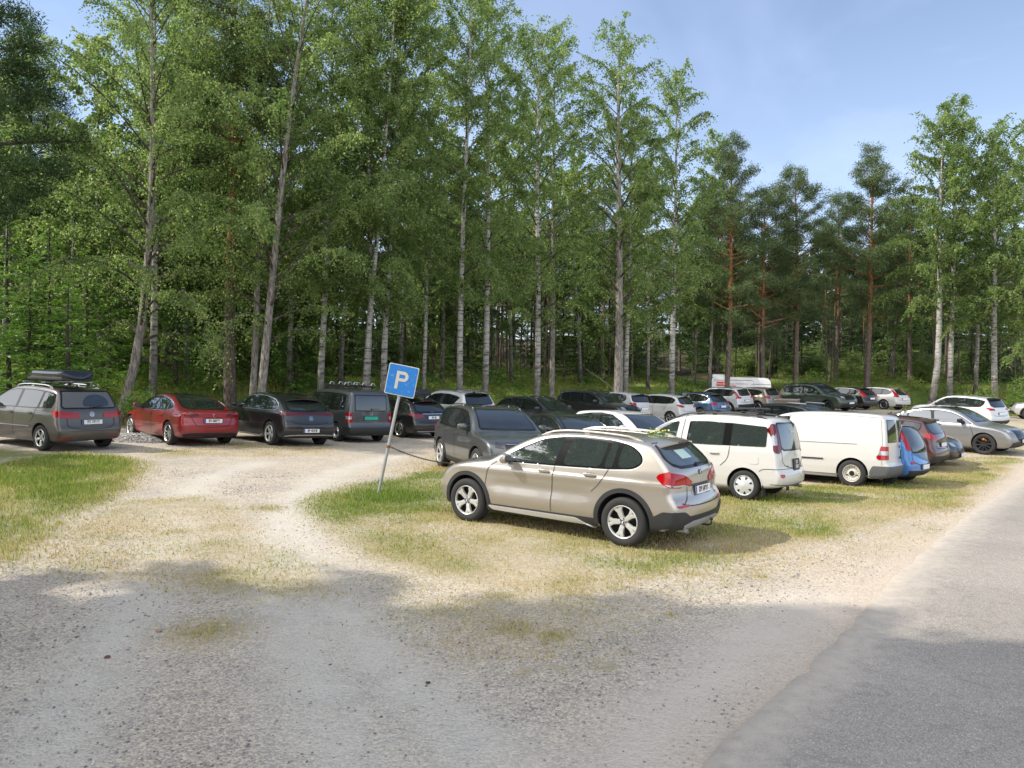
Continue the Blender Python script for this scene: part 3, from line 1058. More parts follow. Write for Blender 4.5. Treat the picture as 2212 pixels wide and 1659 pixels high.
    for end in ('r', 'f'):
        if 'plate_' + end not in S: continue
        pz, txt, pm, im = S['plate_' + end][:4]
        py = S['plate_' + end][4] if len(S['plate_' + end]) > 4 else 0.0
        ph = .11; pw = .52
        if len(S['plate_' + end]) > 5: pw, ph = S['plate_' + end][5]
        mode = 'rear' if end == 'r' else 'front'
        ys = np.array([py - pw / 2, py + pw / 2, py - pw / 2, py + pw / 2, py]); zs = np.array([pz - ph / 2, pz - ph / 2, pz + ph / 2, pz + ph / 2, pz])
        sx = B.solve(mode, ys, zs)[:, 0]
        sg = -1 if end == 'r' else 1
        xb = (min(sx[0], sx[1], sx[4]) if sg < 0 else max(sx[0], sx[1], sx[4])) + sg * .018
        xt = (min(sx[2], sx[3], sx[4]) if sg < 0 else max(sx[2], sx[3], sx[4])) + sg * .018
        tilt = math.atan2(xt - xb, ph)
        ctr = Vector(((xb + xt) / 2, py, pz))
        # local frame: X = reading direction, Y = up, Z = outwards
        Xd = Vector((0, -1, 0)) if end == 'r' else Vector((0, 1, 0))
        Yd = Vector((math.sin(tilt), 0, math.cos(tilt))); Zd = Xd.cross(Yd)
        PM = Matrix((Xd, Yd, Zd)).transposed().to_4x4(); PM.translation = ctr
        mb = MB(); mb.box((0, 0, -.012), (pw + .025, ph + .025, .022), m=1, bev=.004); mb.box((0, 0, 0), (pw, ph, .006), m=0)
        if pm is WHITE_PL: mb.box((-pw / 2 + .02, 0, .001), (.036, ph - .006, .007), m=2)
        mb.v = [tuple(PM @ Vector(v_)) for v_ in mb.v]
        po = mb.build('number_plate', [pm, PLASTIC, BLUE_PL], root, smooth=False)
        if txt and detail >= 2:
            lines = txt.split('\n'); 
            TM = PM @ Matrix.Translation((.022 if pm is WHITE_PL else 0, 0, .0045)) @ Matrix.Diagonal((.86 if len(lines) == 1 else .8, 1, 1, 1))
            text_mesh(txt, .098 if len(lines) == 1 else .09, im, 'lettering', po, TM, .0035)
    # shift all children so that the root sits under the middle
    for o in list(root.children):
        o.location = o.location + Vector((-cx0, 0, 0))
    car.paint = paintm
    car.cx0 = cx0
    return root, car

def emblem(root, car, kind, mode, y, z, size=.075):
    B = car.B
    s = B.solve(mode, [y], [z])[0]; n = B.normal(*s[None].T)[0]
    Zd = Vector(n); Xd = Vector((0, -1, 0)) if mode == 'rear' else Vector((0, 1, 0))
    Xd = (Xd - Zd * Xd.dot(Zd)).normalized(); Yd = Zd.cross(Xd)
    PM = Matrix((Xd, Yd, Zd)).transposed().to_4x4(); PM.translation = Vector(s) + Zd * .008 - Vector((car.cx0, 0, 0))
    emblem_at(root, kind, PM, size)

def emblem_at(parent, kind, PM, size):
    mb = MB(); r = size / 2
    def ring(r0, r1, m, n=28, zz=.004):
        V = []; 
        for i in range(n):
            a = 2 * PI * i / n; V += [(r0 * math.cos(a), r0 * math.sin(a), zz), (r1 * math.cos(a), r1 * math.sin(a), zz)]
        mb.add(V, [(2 * i, 2 * i + 1, (2 * i + 3) % (2 * n), (2 * i + 2) % (2 * n)) for i in range(n)], m)
    def sect(a0, a1, rad, m, zz=.003):
        V = [(0, 0, zz)] + [(rad * math.cos(a0 + (a1 - a0) * i / 8), rad * math.sin(a0 + (a1 - a0) * i / 8), zz) for i in range(9)]
        mb.add(V, [(0, i, i + 1) for i in range(1, 9)], m)
    def line(p, q, w, m, zz=.005):
        p, q = Vector((*p, zz)), Vector((*q, zz)); t = (q - p).normalized(); n = Vector((-t.y, t.x, 0)) * w / 2
        mb.add([p - n, q - n, q + n, p + n], [(0, 1, 2, 3)], m)
    if kind == 'quarter_roundel':
        ring(r * .94, r, 2); ring(r * .62, r * .94, 0)
        for k in range(4): sect(k * PI / 2, (k + 1) * PI / 2, r * .62, 1 if k % 2 else 3)
        mats = [INK, BLUE_PL, CHROME, WHITE_PL]
    elif kind == 'vw':
        ring(r * .88, r, 0); sect(0, 2 * PI, r * .88, 1, .001)
        line((-r * .5, r * .72), (0, -r * .05), r * .13, 0); line((r * .5, r * .72), (0, -r * .05), r * .13, 0)
        for q in (-1, 1):
            line((q * r * .84, r * .3), (q * r * .36, -r * .78), r * .13, 0); line((q * r * .36, -r * .78), (0, r * .1), r * .13, 0)
        mats = [CHROME, INK]
    elif kind == 'star':
        ring(r * .9, r, 0)
        for k in range(3):
            a = PI / 2 + k * 2 * PI / 3
            p = (r * .92 * math.cos(a), r * .92 * math.sin(a)); n = (-math.sin(a) * r * .13, math.cos(a) * r * .13)
            mb.add([(n[0], n[1], .004), (-n[0], -n[1], .004), (p[0], p[1], .004)], [(0, 1, 2)], 0)
        mats = [CHROME]
    elif kind == 'ovals':
        def oval(rx, ry, w):
            n = 24; V = []
            for i in range(n):
                a = 2 * PI * i / n; V += [((rx - w) * math.cos(a), (ry - w) * math.sin(a), .004), (rx * math.cos(a), ry * math.sin(a), .004)]
            mb.add(V, [(2 * i, 2 * i + 1, (2 * i + 3) % (2 * n), (2 * i + 2) % (2 * n)) for i in range(n)], 0)
        oval(r, r * .68, r * .1); oval(r * .4, r * .62, r * .1); oval(r * .8, r * .3, r * .1)
        mats = [CHROME]
    elif kind == 'tee':
        line((0, r * .55), (0, -r), r * .3, 0); line((-r * .8, r * .6), (r * .8, r * .6), r * .22, 0)
        mats = [CHROME]
    else:
        ring(r * .8, r, 0); line((-r * .7, -r * .4), (r * .7, r * .4), r * .2, 0); mats = [CHROME]
    mb.v = [tuple(PM @ Vector(v)) for v in mb.v]
    return mb.build('emblem', mats, parent, smooth=False)
# ------------------------------------------------------------------ car types (metres from the rear bumper)
def scl(P, sx, sz): return [(x * sx, z * sz) for x, z in P]

def spec_crossover():   # the champagne one in front
    prof = [(.22, .26), (.06, .30), (.0, .42), (-.01, .58), (.02, .68), (.075, .76), (.09, .90), (.105, 1.04), (.14, 1.12), (.30, 1.27), (.48, 1.42), (.56, 1.455),
            (.80, 1.485), (1.20, 1.515), (1.70, 1.53), (2.10, 1.515), (2.50, 1.445), (2.90, 1.275), (3.20, 1.115), (3.34, 1.05), (3.50, 1.03), (3.85, .985), (4.15, .90), (4.33, .79), (4.42, .66),
            (4.45, .50), (4.42, .34), (4.25, .24), (3.8, .21), (2.2, .21), (.8, .21)]
    wtab = [(.15, .86), (.27, .93), (.40, .965), (.55, .985), (.66, .985), (.80, .984), (.88, 1.0), (.905, .998), (.94, .974), (1.0, .955), (1.06, .932), (1.2, .865), (1.4, .765), (1.5, .72), (1.6, .68)]
    ptab = [(0, .90), (.25, .955), (.7, .99), (1.2, 1), (3.3, 1), (3.8, .975), (4.15, .93), (4.45, .86)]
    def flank(x, z):
        # shallow scoop rising towards the rear below the shoulder crease
        zc = .52 + .05 * np.clip((x - 1.2) / 2.2, 0, 1) * -1 + .02
        g = np.exp(-((z - .66) / .085) ** 2) * -.016 + np.exp(-((z - .45) / .09) ** 2) * .014
        w = sstep((x - 1.15) / .5) * sstep((3.35 - x) / .4)
        return g * w
    dlo = [(3.02, 1.025), (2.62, 1.235), (2.28, 1.385), (1.95, 1.435), (1.55, 1.447), (1.10, 1.425), (.82, 1.375), (.66, 1.27), (.63, 1.17), (.74, 1.095), (1.1, 1.068), (2.0, 1.045)]
    ra = .40
    return dict(L=4.45, H=1.53, W=1.80, xr=.86, wb=2.76, rw=.345, ra=ra, prof=prof, wtab=wtab, ptab=ptab, bowr=.13, bowf=.30, crown=.05, k=.07, flank=flank,
                dlo=dlo, dlo_r=2, pillars=[(1.035, .985, .055), (1.24, 1.15, .045), (1.96, 1.84, .12)], dlo_bright=ALLOY_L, glass=GLASS_LT,
                ws=[(.66, 1.10), (.56, 1.44)], rwin=[(.47, 1.125), (.62, 1.165), (.655, 1.24), (.56, 1.415)],
                spoiler=(.55, .36, .70, 1.425, 1.47),
                tl=dict(end=[(.44, .905), (.47, 1.02), (.64, 1.05), (.85, 1.08), (.90, .95), (.84, .875), (.62, .855)], side=[(.05, .87), (.05, 1.07), (.20, 1.09), (.36, 1.045), (.39, 1.00), (.30, .92), (.20, .875)]),
                tl2=dict(end=[(.29, .925), (.47, 1.015), (.47, .88), (.36, .875)], mat=REDL),
                tl3=dict(end=[(.48, .872), (.74, .872), (.80, .90), (.49, .892)], side=[(.10, .878), (.10, .90), (.26, .915), (.2, .885)], mat=CLEARL),
                refl=[(.50, .61), (.52, .645), (.80, .635), (.74, .60)],
                bumper_r=[(0.02, .27), (.5, .27), (.86, .30), (.88, .56), (.62, .545), (.50, .475), (0.02, .475)], bumper_rs=[(.0, .26), (.46, .25), (.47, .44), (.28, .55), (.0, .55)],
                skid=[(.02, .26), (.40, .26), (.56, .315), (.60, .36), (.40, .405), (.02, .41)],
                clad=.06, sill=(.22, .345), side_step=[(1.42, .25), (3.12, .27), (3.20, .325), (1.62, .32), (1.34, .205), (1.28, .18)],
                bumper_f=[(.02, .24), (.60, .25), (.82, .30), (.84, .42), (.5, .40), (.02, .36)],
                hl=dict(end=[(.42, .72), (.46, .84), (.80, .86), (.82, .74)], side=[(4.30, .76), (4.28, .86), (4.02, .90), (4.06, .84)]),
                grille=[(.03, .62), (.03, .83), (.26, .83), (.36, .74), (.30, .62)],
                handles=[(1.39, .955), (2.16, .945)], mirror=(2.80, 1.05), rails=(.72, 2.42, .555, None, .035),
                rim='y5', rr=.232, tw=.225, wiper=(.02, 1.135, -.36, 1.15), exhaust=[.48], tow=-.12,
                strips=[('door_seam', 'side', [(3.28, .36), (3.26, .60), (3.20, .90), (3.04, 1.02)], .008, DARK),
                        ('door_seam', 'side', [(2.04, .36), (2.03, .60), (1.99, 1.03)], .008, DARK),
                        ('door_seam', 'side', [(1.36, .72), (1.21, .86), (1.12, 1.03), (1.10, 1.07)], .008, DARK),
                        ('tailgate_seam', 'rear', [(-.66, .66), (-.50, .615), (0, .605), (.50, .615), (.66, .66)], .012, DARK),
                        ('tailgate_seam', 'rear', [(.44, .86), (.46, .74), (.60, .655)], .009, DARK), ('tailgate_seam', 'rear', [(-.44, .86), (-.46, .74), (-.60, .655)], .009, DARK),
                        ])

def template(kind):
    if kind == 'suv':
        S = dict(L=4.45, H=1.62, W=1.84, xr=.86, wb=2.68, rw=.355, ra=.41,
            prof=[(.2, .26), (.05, .32), (0, .46), (0, .62), (.05, .72), (.09, .88), (.11, 1.05), (.22, 1.22), (.36, 1.42), (.44, 1.54), (.60, 1.58), (1.1, 1.62), (1.7, 1.64), (2.2, 1.62), (2.55, 1.56),
                  (2.95, 1.36), (3.22, 1.17), (3.36, 1.10), (3.6, 1.07), (4.0, 1.02), (4.27, .93), (4.40, .78), (4.45, .58), (4.42, .38), (4.25, .26), (3.8, .22), (2.2, .22), (.8, .22)],
            wtab=[(.15, .86), (.30, .93), (.45, .975), (.65, 1.0), (.85, .99), (.98, .985), (1.06, .955), (1.15, .91), (1.5, .77), (1.7, .70)],
            ptab=[(0, .90), (.25, .96), (.7, .99), (1.2, 1), (3.3, 1), (3.8, .975), (4.15, .93), (4.45, .85)], bowr=.11, bowf=.24, crown=.05, k=.075,
            dlo=[(3.06, 1.08), (2.68, 1.33), (2.40, 1.47), (2.0, 1.52), (1.4, 1.52), (.80, 1.49), (.50, 1.44), (.52, 1.30), (.66, 1.14), (1.2, 1.11)],
            pillars=[(1.14, 1.02, .06), (1.98, 1.88, .10)], ws=[(.68, 1.14), (.58, 1.555)], rwin=[(.58, 1.13), (.68, 1.18), (.60, 1.50)], spoiler=(.58, .28, .6, 1.545, 1.575),
            tl=dict(end=[(.52, .92), (.52, 1.07), (.84, 1.10), (.88, .95)], side=[(.04, .93), (.06, 1.09), (.34, 1.10), (.36, 1.0)]),
            hl=dict(end=[(.48, .80), (.50, .93), (.84, .95), (.86, .84)], side=[(4.34, .83), (4.30, .95), (4.02, .99), (4.06, .91)]),
            grille=[(.02, .70), (.02, .93), (.46, .93), (.44, .70)], bumper_f=[(.02, .28), (.6, .28), (.82, .33), (.82, .46), (.5, .50), (.02, .50)],
            bumper_r=[(.02, .27), (.84, .30), (.87, .50), (.02, .48)],
            handles=[(1.30, 1.0), (2.16, .99)], mirror=(2.88, 1.13), rim='five', rr=.24, tw=.22,
            strips=[('door_seam', 'side', [(3.24, .40), (3.24, .70), (3.1, 1.07)], .012, DARK), ('door_seam', 'side', [(2.03, .40), (2.02, 1.07)], .012, DARK), ('door_seam', 'side', [(1.34, .75), (1.2, .9), (1.14, 1.1)], .012, DARK),
                    ('tailgate_seam', 'rear', [(-.60, .80), (-.5, .70), (.5, .70), (.60, .80)], .012, DARK)],
            plate_f=(.52, '', WHITE_PL, INK), plate_r=(.82, '', WHITE_PL, INK))
    elif kind == 'estate':
        S = dict(L=4.75, H=1.46, W=1.84, xr=.98, wb=2.82, rw=.325, ra=.375,
            prof=[(.2, .22), (.05, .28), (0, .42), (0, .58), (.05, .66), (.09, .80), (.12, .95), (.26, 1.10), (.52, 1.30), (.66, 1.385), (.95, 1.42), (1.5, 1.455), (2.0, 1.46), (2.4, 1.44), (2.75, 1.36),
                  (3.15, 1.16), (3.45, 1.00), (3.60, .95), (3.9, .92), (4.3, .85), (4.58, .76), (4.71, .64), (4.75, .48), (4.72, .32), (4.55, .22), (4.0, .19), (2.2, .19), (.8, .19)],
            wtab=[(.15, .87), (.28, .94), (.42, .98), (.6, 1.0), (.78, .99), (.88, .98), (.95, .95), (1.05, .90), (1.35, .75), (1.5, .68)],
            ptab=[(0, .90), (.25, .96), (.7, .99), (1.2, 1), (3.5, 1), (4.0, .98), (4.4, .93), (4.75, .84)], bowr=.12, bowf=.28, crown=.05, k=.075,
            dlo=[(3.25, .975), (2.85, 1.20), (2.5, 1.33), (2.1, 1.365), (1.5, 1.36), (.95, 1.31), (.58, 1.21), (.50, 1.10), (.70, 1.00), (1.3, .985)],
            dlo_r=2, pillars=[(1.22, 1.12, .06), (2.08, 1.98, .10)], ws=[(.68, .98), (.56, 1.37)], rwin=[(.56, 1.0), (.66, 1.04), (.56, 1.34)], spoiler=(.55, .46, .8, 1.375, 1.40),
            tl=dict(end=[(.46, .80), (.48, .93), (.84, .95), (.88, .82)], side=[(.04, .81), (.06, .94), (.32, .95), (.34, .87)]),
            hl=dict(end=[(.48, .64), (.52, .74), (.84, .77), (.86, .68)], side=[(4.62, .67), (4.56, .77), (4.26, .81), (4.3, .74)]),
            grille=[(.02, .48), (.02, .74), (.38, .74), (.36, .48)], bumper_f=[(.02, .22), (.7, .24), (.8, .36), (.45, .38), (.02, .38)],
            bumper_r=[(.02, .24), (.82, .27), (.84, .38), (.02, .36)],
            handles=[(1.42, .86), (2.28, .86)], mirror=(3.02, 1.02), rim='five', rr=.225, tw=.22, dlo_bright=CHROME,
            strips=[('door_seam', 'side', [(3.42, .32), (3.42, .60), (3.3, .97)], .012, DARK), ('door_seam', 'side', [(2.14, .32), (2.13, .96)], .012, DARK), ('door_seam', 'side', [(1.48, .68), (1.32, .82), (1.24, .98)], .012, DARK),
                    ('tailgate_seam', 'rear', [(-.60, .68), (-.5, .60), (.5, .60), (.60, .68)], .012, DARK)],
            plate_f=(.42, '', WHITE_PL, INK), plate_r=(.72, '', WHITE_PL, INK))
    elif kind == 'fastback':
        S = dict(L=4.69, H=1.44, W=1.85, xr=.95, wb=2.875, rw=.335, ra=.38,
            prof=[(.25, .24), (.08, .30), (.02, .45), (.0, .62), (.03, .72), (.05, .85), (.02, .96), (.10, 1.015), (.35, 1.035), (.60, 1.09), (1.0, 1.25), (1.4, 1.375), (1.8, 1.43), (2.15, 1.44), (2.5, 1.41), (2.9, 1.29),
                  (3.3, 1.10), (3.6, .95), (3.8, .90), (4.15, .82), (4.45, .70), (4.62, .58), (4.69, .45), (4.65, .30), (4.45, .21), (4.0, .18), (2.2, .18), (.8, .18)],
            wtab=[(.15, .87), (.28, .94), (.42, .98), (.6, 1.0), (.78, .99), (.86, .985), (.94, .95), (1.02, .90), (1.3, .75), (1.5, .64)],
            ptab=[(0, .88), (.25, .95), (.7, .99), (1.2, 1), (3.5, 1), (4.0, .98), (4.35, .92), (4.69, .82)], bowr=.17, bowf=.30, crown=.045, k=.085,
            dlo=[(3.38, .955), (3.0, 1.14), (2.6, 1.285), (2.2, 1.345), (1.8, 1.335), (1.35, 1.26), (1.0, 1.15), (.88, 1.06), (1.2, 1.0), (2.0, .97)],
            dlo_r=2, pillars=[(1.25, 1.32, .05), (2.10, 2.02, .08)], ws=[(.68, .98), (.54, 1.36)], dlo_bright=CHROME,
            rwin=[(.50, 1.06), (.62, 1.10), (.50, 1.40)],
            tl=dict(end=[(.40, .86), (.42, .93), (.70, .985), (.88, .97), (.88, .90), (.66, .85)], side=[(.06, .90), (.05, .97), (.26, .985), (.48, .96), (.30, .92)], mat=REDL_D),
            hl=dict(end=[(.48, .58), (.60, .67), (.86, .70), (.86, .62)], side=[(4.5, .62), (4.42, .71), (4.1, .76), (4.2, .69)]),
            bumper_r=[(.02, .24), (.70, .25), (.84, .34), (.6, .39), (.02, .39)], bumper_f=[(.02, .22), (.6, .24), (.7, .32), (.02, .34)],
            handles=[(1.42, .84), (2.26, .83)], mirror=(3.06, 1.0), rim='ten', rr=.24, tw=.23,
            strips=[('door_seam', 'side', [(3.40, .32), (3.40, .60), (3.3, .95)], .012, DARK), ('door_seam', 'side', [(2.14, .32), (2.14, .96)], .012, DARK), ('door_seam', 'side', [(1.42, .62), (1.28, .80), (1.22, .98)], .012, DARK),
                    ('tailgate_seam', 'rear', [(-.62, .88), (-.5, .62), (-.4, .56), (.4, .56), (.5, .62), (.62, .88)], .012, DARK)],
            plate_r=(.73, '', WHITE_PL, INK), plate_f=(.4, '', WHITE_PL, INK))
    elif kind == 'van':
        S = dict(L=4.50, H=1.80, W=1.79, xr=.86, wb=2.68, rw=.318, ra=.37,
            prof=[(.18, .24), (.02, .30), (-.02, .42), (-.02, .54), (.05, .60), (.06, .90), (.07, 1.15), (.10, 1.45), (.15, 1.70), (.24, 1.78), (.6, 1.81), (1.3, 1.825), (2.0, 1.82), (2.5, 1.77), (2.85, 1.66),
                  (3.2, 1.45), (3.55, 1.19), (3.75, 1.08), (3.95, 1.03), (4.2, .95), (4.36, .84), (4.45, .66), (4.48, .46), (4.44, .30), (4.25, .22), (3.8, .20), (2.2, .20), (.8, .20)],
            wtab=[(.15, .90), (.28, .95), (.45, .985), (.65, 1.0), (.85, .995), (1.0, .985), (1.1, .965), (1.3, .93), (1.6, .87), (1.75, .83), (1.9, .78)],
            ptab=[(0, .94), (.25, .975), (.7, .995), (1.2, 1), (3.4, 1), (3.9, .97), (4.2, .93), (4.50, .85)], bowr=.07, bowf=.22, crown=.05, k=.07,
            dlo=[(3.42, 1.06), (3.36, 1.12), (3.05, 1.40), (2.80, 1.58), (2.62, 1.63), (2.42, 1.645), (2.52, 1.08)], dlo_r=1, pillars=[],
            ws=[(.72, 1.12), (.62, 1.66)], rwin=[(.60, 1.10), (.60, 1.62)],
            tl=dict(end=[(.69, .70), (.69, 1.02), (.88, 1.02), (.88, .70)], side=[(.03, .70), (.04, 1.02), (.13, 1.02), (.13, .70)]),
            tl3=dict(end=[(.72, .81), (.72, .91), (.87, .91), (.87, .81)], mat=CLEARL),
            hl=dict(end=[(.50, .66), (.50, .84), (.84, .88), (.84, .70)], side=[(4.38, .70), (4.34, .86), (4.08, .93), (4.12, .82)]),
            grille=[(.02, .70), (.02, .82), (.46, .82), (.46, .70)], bumper_f=[(.02, .26), (.8, .28), (.82, .48), (.02, .48)],
            bumper_r=[(.02, .25), (.86, .27), (.88, .54), (.02, .54)], bumper_rs=[(-.02, .27), (.46, .25), (.47, .40), (.40, .54), (-.02, .55)],
            handles=[(2.62, .98)], mirror=(3.28, 1.14), rim='steel', rr=.205, tw=.20,
            strips=[('door_seam', 'side', [(3.42, .32), (3.48, .70), (3.46, 1.05), (2.9, 1.62)], .012, DARK), ('door_seam', 'side', [(2.48, .32), (2.50, 1.05), (2.38, 1.72)], .012, DARK),
                    ('tailgate_seam', 'rear', [(0, .60), (0, 1.70)], .010, DARK)],
            plate_r=(.82, '', TEAL_PL, INK), plate_f=(.45, '', TEAL_PL, INK))
    elif kind == 'mpv':
        S = dict(L=4.40, H=1.62, W=1.80, xr=.82, wb=2.68, rw=.325, ra=.375,
            prof=[(.2, .25), (.05, .30), (0, .42), (.0, .58), (.04, .64), (.07, .80), (.09, 1.0), (.16, 1.15), (.30, 1.40), (.40, 1.52), (.58, 1.58), (1.1, 1.62), (1.7, 1.635), (2.2, 1.62), (2.6, 1.54),
                  (3.0, 1.36), (3.4, 1.12), (3.6, 1.02), (3.85, .97), (4.12, .89), (4.30, .77), (4.38, .62), (4.40, .45), (4.36, .30), (4.2, .22), (3.8, .20), (2.2, .20), (.8, .20)],
            wtab=[(.15, .88), (.28, .94), (.45, .98), (.65, 1.0), (.85, .99), (.96, .98), (1.04, .95), (1.15, .91), (1.5, .79), (1.7, .71)],
            ptab=[(0, .92), (.25, .965), (.7, .99), (1.2, 1), (3.3, 1), (3.8, .97), (4.1, .92), (4.40, .84)], bowr=.10, bowf=.26, crown=.05, k=.075,
            dlo=[(3.28, 1.045), (2.9, 1.29), (2.58, 1.44), (2.2, 1.505), (1.5, 1.51), (.85, 1.48), (.45, 1.42), (.40, 1.26), (.46, 1.10), (1.2, 1.07)],
            pillars=[(1.02, .92, .08), (1.98, 1.9, .10)], ws=[(.70, 1.07), (.58, 1.53)], rwin=[(.66, 1.09), (.70, 1.14), (.60, 1.50)],
            tl=dict(end=[(.48, .83), (.50, .99), (.84, 1.02), (.87, .86)], side=[(.04, .86), (.06, 1.01), (.32, 1.03), (.34, .94)]),
            hl=dict(end=[(.46, .66), (.48, .80), (.84, .84), (.84, .72)], side=[(4.28, .74), (4.2, .86), (3.95, .9), (4.0, .82)]),
            grille=[(.02, .62), (.02, .76), (.42, .76), (.42, .62)], bumper_f=[(.02, .24), (.7, .26), (.7, .42), (.02, .42)],
            handles=[(1.28, .93), (2.2, .92)], mirror=(3.05, 1.08), rim='five', rr=.215, tw=.21,
            strips=[('door_seam', 'side', [(3.24, .34), (3.26, .70), (3.2, 1.03)], .012, DARK), ('door_seam', 'side', [(2.06, .34), (2.05, 1.05)], .012, DARK), ('door_seam', 'side', [(1.26, .70), (1.10, .86), (1.06, 1.07)], .012, DARK),
                    ('tailgate_seam', 'rear', [(-.62, .84), (-.60, .56), (.60, .56), (.62, .84)], .012, DARK)],
            plate_r=(.76, '', WHITE_PL, INK), plate_f=(.4, '', WHITE_PL, INK))
    elif kind == 'hatch':
        S = dict(L=4.03, H=1.47, W=1.74, xr=.68, wb=2.56, rw=.31, ra=.355,
            prof=[(.2, .24), (.04, .30), (0, .42), (0, .56), (.05, .64), (.08, .80), (.10, .96), (.20, 1.10), (.38, 1.30), (.48, 1.40), (.65, 1.435), (1.1, 1.47), (1.6, 1.485), (2.05, 1.465), (2.4, 1.39),
                  (2.8, 1.19), (3.08, 1.03), (3.22, .98), (3.45, .95), (3.72, .86), (3.92, .74), (4.01, .58), (4.03, .42), (3.99, .28), (3.8, .21), (3.4, .19), (2.0, .19), (.7, .19)],
            wtab=[(.15, .87), (.28, .94), (.42, .98), (.6, 1.0), (.78, .99), (.90, .985), (.98, .95), (1.08, .90), (1.38, .77), (1.5, .70)],
            ptab=[(0, .90), (.2, .95), (.6, .99), (1.0, 1), (3.0, 1), (3.4, .97), (3.7, .92), (4.03, .82)], bowr=.11, bowf=.26, crown=.05, k=.075,
            dlo=[(2.92, .99), (2.55, 1.20), (2.2, 1.34), (1.8, 1.375), (1.2, 1.37), (.70, 1.32), (.48, 1.22), (.58, 1.06), (1.1, 1.02)],
            pillars=[(.90, .80, .06), (1.66, 1.58, .09)], ws=[(.66, 1.02), (.55, 1.39)], rwin=[(.52, 1.03), (.62, 1.08), (.54, 1.36)], spoiler=(.52, .32, .6, 1.395, 1.425),
            tl=dict(end=[(.48, .84), (.48, .96), (.80, 1.0), (.84, .88)], side=[(.04, .86), (.06, .98), (.30, 1.01), (.32, .93)]),
            hl=dict(end=[(.44, .64), (.46, .76), (.78, .80), (.80, .70)], side=[(3.92, .70), (3.86, .80), (3.55, .86), (3.6, .78)]),
            grille=[(.02, .42), (.02, .60), (.42, .60), (.36, .42)], bumper_f=[(.02, .22), (.6, .24), (.6, .32), (.02, .32)], bumper_r=[(.02, .24), (.60, .26), (.66, .36), (.02, .36)],
            handles=[(1.08, .88), (1.82, .87)], mirror=(2.72, 1.03), rim='multi', rr=.205, tw=.195,
            strips=[('door_seam', 'side', [(2.92, .32), (2.94, .62), (2.88, .98)], .012, DARK), ('door_seam', 'side', [(1.72, .32), (1.71, .99)], .012, DARK), ('door_seam', 'side', [(1.10, .64), (.96, .82), (.92, 1.02)], .012, DARK),
                    ('tailgate_seam', 'rear', [(-.56, .78), (-.5, .64), (.5, .64), (.56, .78)], .012, DARK)],
            plate_r=(.56, '', WHITE_PL, INK), plate_f=(.38, '', WHITE_PL, INK))
    return S

def vary(kind, **kw):
    S = template(kind)
    L0, H0, W0 = S['L'], S['H'], S['W']
    sx = kw.pop('L', L0) / L0; sz = kw.pop('H', H0) / H0
    if 'W' in kw: S['W'] = kw.pop('W')
    for k in ('L', 'xr', 'wb'): S[k] *= sx
    S['H'] *= sz
    XZ = lambda P: [(x * sx, z * sz) for x, z in P]
    Z2 = lambda P: [(y, z * sz) for y, z in P]
    S['prof'] = XZ(S['prof']); S['dlo'] = XZ(S['dlo'])
    S['wtab'] = Z2(S['wtab']); S['ptab'] = [(x * sx, v) for x, v in S['ptab']]
    S['pillars'] = [(a * sx, b * sx, c) for a, b, c in S['pillars']]
    for k in ('ws', 'rwin', 'bumper_r', 'bumper_f', 'grille'):
        if k in S: S[k] = Z2(S[k])
    for k in ('tl', 'hl', 'tl2', 'tl3'):
        if k in S:
            if S[k].get('end'): S[k]['end'] = Z2(S[k]['end'])
            if S[k].get('side'): S[k]['side'] = XZ(S[k]['side'])
    if 'bumper_rs' in S: S['bumper_rs'] = XZ(S['bumper_rs'])
    S['handles'] = XZ(S['handles']); S['mirror'] = (S['mirror'][0] * sx, S['mirror'][1] * sz)
    if 'spoiler' in S: y, a, b, c, d = S['spoiler']; S['spoiler'] = (y, a * sx, b * sx, c * sz, d * sz)
    S['strips'] = [(n, m, XZ(p) if m == 'side' else Z2(p), w, mt) for n, m, p, w, mt in S['strips']]
    for k in ('plate_r', 'plate_f'):
        if k in S: S[k] = (S[k][0] * sz,) + S[k][1:]
    for k, v in kw.items():
        if v is None: S.pop(k, None)
        else: S[k] = v
    return S

P_CHAMP = paint('champagne_paint', (0.43, 0.395, 0.355), .7, .28)
P_WHITE = paint('white_paint', (0.53, 0.52, 0.495), 0, .35)
P_WHITE2 = paint('cool_white_paint', (0.54, 0.55, 0.56), 0, .3)
P_BLACK = paint('black_paint', (0.010, 0.011, 0.014), .2, .3)
P_BROWN = paint('grey_brown_paint', (0.075, 0.066, 0.058), .5, .35)
P_RED = paint('red_paint', (0.25, 0.002, 0.012), .15, .3)
P_GREY = paint('dark_grey_paint', (0.065, 0.072, 0.078), .4, .35)
P_GREY2 = paint('anthracite_paint', (0.070, 0.076, 0.080), .5, .35)
P_DGREY = paint('black_grey_paint', (0.022, 0.024, 0.024), .3, .3)
P_SILV = paint('silver_paint', (0.55, 0.56, 0.56), .6, .35)
P_MGREY = paint('mid_grey_paint', (0.27, 0.27, 0.275), .6, .35)
P_BLUE = paint('bright_blue_paint', (0.015, 0.14, 0.42), .1, .3)
P_SBLUE = paint('steel_blue_paint', (0.07, 0.13, 0.23), .5, .35)
P_GREEN = paint('dark_green_paint', (0.040, 0.060, 0.042), .4, .4)
P_BEIGE = paint('beige_paint', (0.30, 0.265, 0.22), .6, .35)
P_DBROWN = paint('dark_brown_paint', (0.065, 0.018, 0.018), .4, .35)

